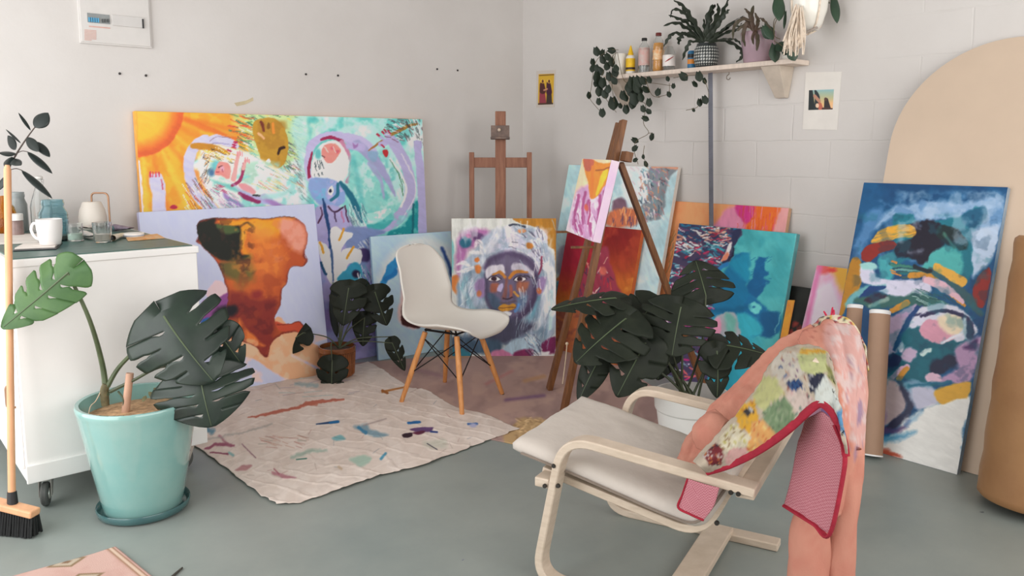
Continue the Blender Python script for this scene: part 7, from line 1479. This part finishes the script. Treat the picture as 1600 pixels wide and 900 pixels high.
# ================================================================ cloths thrown over the lounge chair
def CS(rows):   # control points given as (f, s, z) in the chair's own axes
    return [[LC(*q) for q in r] for r in rows]
def S(x, y, s, up=.055):   # the cloth lies a hand's breadth proud of the cushion
    q = lside(x, y, s); v = CAM - q; return q + v / np.linalg.norm(v) * up
def cloth(name, ctrl, m, parent, nr=10, nc=10, fold=.006, sc=5., seed=1, solid=.004, painter=None, ill=.80, pleat=None):
    G = cgrid(ctrl, nr, nc); R, Q = G.shape[:2]
    du = np.gradient(G, axis=0); dv = np.gradient(G, axis=1); N_ = np.cross(du, dv); N_ /= np.linalg.norm(N_, axis=2)[:, :, None] + 1e-9
    x, y, z = G[:, :, 0] * 100, G[:, :, 1] * 100, G[:, :, 2] * 100
    a = (fbm(x + z * .7, y - z * .6, sc, seed) - .5) * 2 * fold + fold * .2 * np.sin((x + y * .6 + z * .4) / sc * 2.4 + fbm(x, z, 12., seed + 9) * 9)
    if pleat:   # long soft folds running along the cloth
        ax_, n_, am_ = pleat; u = np.linspace(0, 1, G.shape[ax_]); u = u[:, None] if ax_ == 0 else u[None, :]
        w_ = np.linspace(0, 1, G.shape[1 - ax_]); w_ = w_[None, :] if ax_ == 0 else w_[:, None]
        a = a + am_ * (np.sin(2 * math.pi * n_ * u + 2.5 * np.sin(5 * w_ + seed)) - .8 * np.maximum(0, np.sin(2 * math.pi * n_ * 1.7 * u + 4 * w_)) ** 3) * np.sin(math.pi * np.clip(u, .04, .96)) ** .5
    G = G + N_ * a[:, :, None]
    o = grid_mesh(name, G, m, parent)
    if painter:
        X, Y = px_of(G); p = Paint(X, Y, (200, 140, 120)); painter(p, G); p.brush(.03, 1.1, 3.); p.apply(o.data, ill)
    sd = o.modifiers.new('thickness', 'SOLIDIFY'); sd.thickness = solid; sd.offset = 0
    return o
pinkm = paint_mat('pink cotton', .85, .35, 160.); quiltm = paint_mat('quilt cotton', .85, .4, 120.)
tg = thing('pink_overalls', 'salmon pink paint-smeared overalls hung over the back of the lounge chair', 'overalls', LC(-.68, .3, .5))
def pg(p, G):
    p.c[:] = (196, 132, 112); p.wash((190, 118, 100), 22, .45, .62, .6)
    p.poly([(1296, 505), (1345, 515), (1353, 600), (1352, 690), (1330, 690), (1318, 600), (1290, 540)], (198, 152, 146), 8, 4, alpha=.9)
    p.wash((196, 178, 176), 10, .52, .62, .8, (1296, 505, 1356, 700)); p.hatch((1320, 560, 1352, 720), 26, 12, 3, [(150, 122, 140), (186, 110, 110), (206, 176, 170)], 1.4, .5, alpha=.6); p.stroke([(1343, 630), (1341, 660)], 7, (132, 110, 140), 2, .8, 2); p.stroke([(1338, 700), (1336, 715)], 7, (140, 112, 140), 2, .7, 2); p.blob(1326, 706, 3, 5, (200, 160, 60), .5, warp=2)
    p.hatch((1250, 500, 1300, 530), 12, 6, 2, [(150, 80, 70)], 0, 1., alpha=.6)
# sleeve lying over the front of the back rest
cloth('sleeve', [
    [S(1058, 716, .30), S(1082, 668, .34), S(1118, 625, .42), S(1168, 578, .49), S(1222, 532, .53), S(1268, 508, .52)],
    [S(1066, 728, .24), S(1096, 690, .28), S(1132, 650, .35), S(1180, 602, .42), S(1232, 552, .45), S(1278, 520, .46)],
    [S(1078, 738, .20), S(1112, 712, .22), S(1148, 678, .28), S(1196, 626, .33), S(1246, 572, .37), S(1288, 536, .40)],
    [S(1092, 742, .16), S(1128, 724, .17), S(1166, 696, .22), S(1212, 644, .27), S(1258, 592, .31), S(1296, 552, .34)]], pinkm, tg, 16, 14, .010, 6., 3, .006, pg, pleat=(0, 2.6, .010))
cuffP = [[S(1088, 700, .20) , S(1082, 678, .22), S(1098, 652, .26), S(1118, 640, .28)], [S(1108, 704, .17), S(1100, 672, .18), S(1114, 646, .22), S(1134, 656, .25)], [S(1122, 690, .17), S(1128, 672, .18), S(1136, 660, .21), S(1146, 664, .25)]]
cloth('cuff', cuffP, pinkm, tg, 8, 8, .006, 4., 8, .008, pg)
# body of the overalls over the top and down behind
cloth('torso', [
    [S(1244, 530, .40), S(1262, 514, .44), S(1292, 503, .48), S(1322, 506, .50), S(1344, 522, .50)],
    [S(1262, 560, .28), S(1284, 540, .33), S(1312, 532, .38), S(1338, 545, .42), S(1353, 570, .43)],
    [S(1290, 600, .16), S(1304, 590, .20), S(1324, 590, .26), S(1342, 600, .31), S(1354, 625, .34)],
    [S(1304, 660, .13), S(1314, 655, .14), S(1328, 655, .19), S(1342, 662, .24), S(1352, 685, .28)],
    [S(1290, 730, .12), S(1306, 730, .13), S(1322, 730, .16), S(1334, 735, .20), S(1346, 750, .24)],
    [S(1252, 800, .12), S(1280, 806, .12), S(1305, 808, .13), S(1322, 808, .17), S(1338, 812, .21)]], pinkm, tg, 10, 14, .006, 11., 5, .005, pg, pleat=(1, 3.2, .007))
def leg_tube(name, sec, seed):
    rows = []
    for (x, y, s_, wx, wy) in crom([np.array(q, float) for q in sec], 5):
        c_ = S(x, y, s_); r = []
        for k in range(25):
            a = 2 * math.pi * k / 24; rr2 = 1 + .07 * math.sin(3 * a + y * .03 + seed) + .05 * math.sin(5 * a + y * .05)
            sc_ = dep(c_) / F_
            r.append(c_ + RT * math.cos(a) * wx * sc_ * rr2 - _fh * math.sin(a) * wy * sc_ * rr2)
        rows.append(r)
    o = grid_mesh(name, np.array(rows), pinkm, tg); X, Y = px_of(np.array(rows)); p = Paint(X, Y, (196, 132, 112)); pg(p, None); p.apply(o.data, .80)
    sd = o.modifiers.new('thickness', 'SOLIDIFY'); sd.thickness = .003; sd.offset = -1
leg_tube('trouser_leg', [(1268, 782, .13, 20, 10), (1264, 830, .13, 31, 17), (1264, 880, .13, 33, 19), (1266, 940, .13, 33, 19), (1268, 985, .13, 33, 20)], 1.)
leg_tube('trouser_leg', [(1328, 700, .2, 18, 12), (1324, 770, .19, 20, 16), (1318, 840, .18, 20, 17), (1314, 900, .17, 20, 17), (1312, 965, .17, 21, 18)], 4.)
# patchwork quilt
tqu = thing('patchwork_quilt', 'patchwork quilt with a dark red border and pink checked back on the lounge chair', 'quilt', LC(-.6, .15, .6))
PATCH = [((1246, 545), 26, (196, 200, 140)), ((1290, 540), 22, (206, 166, 70))]
def pq(p, G):
    p.c[:] = (196, 180, 160)
    def patch(pts, c, dots=None, n=30):
        P = zz(1090, 500, 3.463)(*pts); p.poly(P, c, 1.2, 1.2, 8, smooth=False)
        if dots:
            P = np.array(P)
            def ins(x, y):
                r_ = False
                for i in range(len(P)):
                    x1, y1 = P[i - 1]; x2, y2 = P[i]
                    if (y1 > y) != (y2 > y) and x < (x2 - x1) * (y - y1) / (y2 - y1) + x1: r_ = not r_
                return r_
            p.hatch((P[:, 0].min(), P[:, 1].min(), P[:, 0].max(), P[:, 1].max()), n, 4.2, 3.2, dots, 0, 2., inside=ins)
    patch([(400, 260), (430, 180), (540, 180), (580, 290), (500, 360), (420, 320)], (208, 200, 186), [(120, 80, 120), (90, 110, 150), (180, 150, 150), (196, 150, 120)], 46)
    patch([(540, 200), (560, 150), (700, 170), (700, 280), (620, 310), (560, 270)], (196, 202, 140), [(150, 160, 110)], 10)
    patch([(560, 160), (700, 165), (690, 185), (550, 190)], (214, 160, 50))
    patch([(300, 420), (360, 310), (430, 310), (500, 390), (400, 450), (360, 500)], (196, 196, 132), [(176, 180, 116)], 14)
    patch([(430, 320), (500, 350), (580, 290), (620, 360), (560, 400), (480, 400)], (206, 190, 170), [(40, 70, 130), (60, 100, 160), (150, 90, 70)], 36); patch([(490, 340), (560, 320), (570, 370), (510, 390)], (44, 80, 130), [(24, 40, 90)], 14)
    patch([(480, 400), (560, 380), (620, 420), (650, 500), (560, 530), (500, 460)], (210, 190, 180), [(120, 60, 70), (80, 120, 110), (196, 150, 150)], 30)
    patch([(350, 510), (420, 440), (480, 420), (510, 470), (540, 560), (440, 620), (400, 610)], (116, 142, 104), [(150, 168, 130), (96, 120, 90), (140, 160, 124)], 130)
    patch([(210, 520), (250, 460), (310, 440), (340, 540), (300, 630), (230, 580)], (226, 168, 46), [(190, 120, 40)], 6); patch([(245, 500), (290, 470), (310, 500), (270, 525)], (60, 56, 60), [(220, 220, 214)], 8)
    patch([(300, 550), (350, 540), (420, 620), (340, 680), (280, 740), (270, 690)], (222, 160, 90), [(206, 110, 60), (230, 200, 120)], 40)
    patch([(120, 640), (200, 560), (290, 640), (250, 700), (180, 720), (130, 700)], (216, 206, 176), [(190, 180, 90), (150, 120, 80), (226, 220, 200)], 44)
    patch([(140, 740), (200, 690), (270, 690), (260, 760), (160, 790)], (214, 166, 160), [(206, 140, 140)], 10); patch([(30, 740), (100, 670), (140, 700), (130, 780), (60, 780)], (120, 36, 44), [(40, 40, 50), (206, 196, 190), (206, 120, 60)], 22)
    patch([(600, 300), (680, 290), (690, 330), (640, 400), (610, 390)], (40, 44, 66), [(206, 206, 206), (30, 34, 60)], 16)
    patch([(640, 380), (690, 300), (740, 380), (770, 460), (740, 550), (680, 500), (640, 440)], (206, 212, 206), [(190, 200, 200)], 10); patch([(740, 540), (775, 470), (810, 560), (800, 640)], (90, 150, 196), [(150, 190, 216)], 10); patch([(690, 240), (720, 260), (745, 360), (700, 310)], (150, 150, 90), [(60, 70, 60)], 10)
    p.wash((150, 140, 126), 4, .6, .72, .3)
qa = [  # along the quilt, near edge first
    [S(1106, 737, 0.035, 0.06), S(1096, 729, 0.07, 0.14), S(1086, 721, 0.11, 0.15)],
    [S(1140, 727, 0.03, 0.06), S(1121, 709, 0.09, 0.14), S(1107, 697, 0.15, 0.15)],
    [S(1182, 707, 0.025, 0.06), S(1160, 681, 0.11, 0.14), S(1142, 663, 0.19, 0.15)],
    [S(1228, 676, 0.02, 0.06), S(1198, 642, 0.13, 0.14), S(1175, 622, 0.24, 0.15)],
    [S(1268, 640, 0.015, 0.06), S(1236, 598, 0.15, 0.14), S(1209, 570, 0.29, 0.15)],
    [S(1285, 632, 0.01, 0.06), S(1260, 578, 0.16, 0.14), S(1230, 546, 0.32, 0.15)],
    [S(1304, 650, 0.005, 0.06), S(1294, 590, 0.14, 0.14), S(1268, 541, 0.32, 0.15)],
    [S(1318, 684, 0, 0.06), S(1311, 636, 0.08, 0.14), S(1297, 556, 0.24, 0.15)],
    [S(1323, 712, 0, 0.06), S(1319, 684, 0.04, 0.14), S(1308, 618, 0.13, 0.15)]]
qa = [[LW * -.018 + np.array([0, 0, .006]) + q for q in r] for r in qa]
cloth('patchwork_top', qa, quiltm, tqu, 12, 14, .008, 3.5, 11, .006, pq, 1.08)
def border(pts, r=.0105): 
    P = crom(pts, 6); MB().tube(P, r, 8, flat=.55).build('red_border', mat('dark red binding', C(140, 24, 44), .8, .1, 30, bump=.4, bscale=120), tqu, smooth=True)
border([r[0] for r in qa])
chk = bpy.data.materials.new('pink gingham'); chk.use_nodes = True; nt = chk.node_tree; bs_ = nt.nodes['Principled BSDF']; bs_.inputs['Roughness'].default_value = .9
tc = nd(nt, 'ShaderNodeTexCoord'); ck = nd(nt, 'ShaderNodeTexChecker', Scale=260.); ck.inputs[1].default_value = (*C(166, 92, 104, .8), 1); ck.inputs[2].default_value = (*C(190, 130, 138, .8), 1); nt.links.new(tc.outputs['Object'], ck.inputs['Vector']); nt.links.new(ck.outputs['Color'], bs_.inputs['Base Color'])
qb = [[S(1262, 652, .13), S(1274, 645, .05), S(1288, 640, .02), S(1306, 660, .0)], [S(1250, 690, .11), S(1272, 690, .07), S(1296, 690, .03), S(1321, 700, .0)], [S(1240, 738, .12), S(1264, 745, .08), S(1290, 752, .04), S(1318, 745, .0)], [S(1228, 785, .12), S(1252, 800, .08), S(1276, 815, .04), S(1298, 830, .0)]]
qb = [[q - LW * .02 for q in r] for r in qb]
cloth('checked_lining', qb, chk, tqu, 10, 10, .004, 6., 21, .004)
border([qb[0][3], qb[1][3], qb[2][3], qb[3][3], qb[3][2], qb[3][1], qb[3][0]], .009)
qc = [[S(1080, 742, .05), S(1104, 750, .035), S(1128, 756, .03)], [S(1072, 766, .05), S(1096, 776, .035), S(1120, 784, .03)], [S(1065, 786, .045), S(1084, 797, .035), S(1104, 806, .03)]]
qc = [[q - LW * .03 for q in r] for r in qc]
cloth('checked_corner', qc, chk, tqu, 8, 8, .002, 6., 25, .004); border([qc[0][0], qc[1][0], qc[2][0], qc[2][1], qc[2][2]], .006)
# bundle of bright scraps behind the top of the back rest
tsn = thing('scrap_cloth', 'bundle of bright patched cloth with crimson tassels on top of the chair back', 'cloth', LC(-.70, .47, .84))
def ps(p, G):
    p.c[:] = (206, 190, 160); p.hatch((1255, 490, 1365, 590), 160, 9, 4.5, [(150, 34, 60), (226, 216, 190), (60, 50, 50), (206, 170, 60), (190, 196, 150), (176, 60, 70), (214, 206, 200)], .6, 1.2)
    p.stroke([(1330, 520), (1344, 540), (1352, 570)], 8, (140, 24, 50), 2)
cloth('patched_cloth', [[S(1262, 520, .50), S(1280, 510, .52), S(1300, 506, .54), S(1322, 512, .54), S(1340, 530, .54)], [S(1262, 512, .55), S(1280, 500, .57), S(1302, 495, .59), S(1326, 502, .59), S(1346, 528, .59)], [S(1266, 520, .60), S(1286, 505, .62), S(1308, 500, .64), S(1332, 512, .64), S(1352, 545, .64)], [S(1270, 540, .62), S(1290, 525, .64), S(1312, 520, .66), S(1338, 535, .66), S(1358, 580, .64)]], quiltm, tsn, 8, 8, .012, 5., 33, .006, ps)
crm = mat('crimson tassel', C(160, 30, 60), .8)
for (x, y), (x2, y2) in (((1294, 498), (1287, 486)), ((1298, 498), (1301, 480)), ((1302, 499), (1303, 484)), ((1290, 500), (1284, 505))):
    MB().tube(crom([S(1296, 502, .59), S(x, y, .59), S(x2, y2, .59)], 4), [.005, .005, .004, .004, .004, .003, .003, .003, .002], 6).build('tassel', crm, tsn, smooth=True)
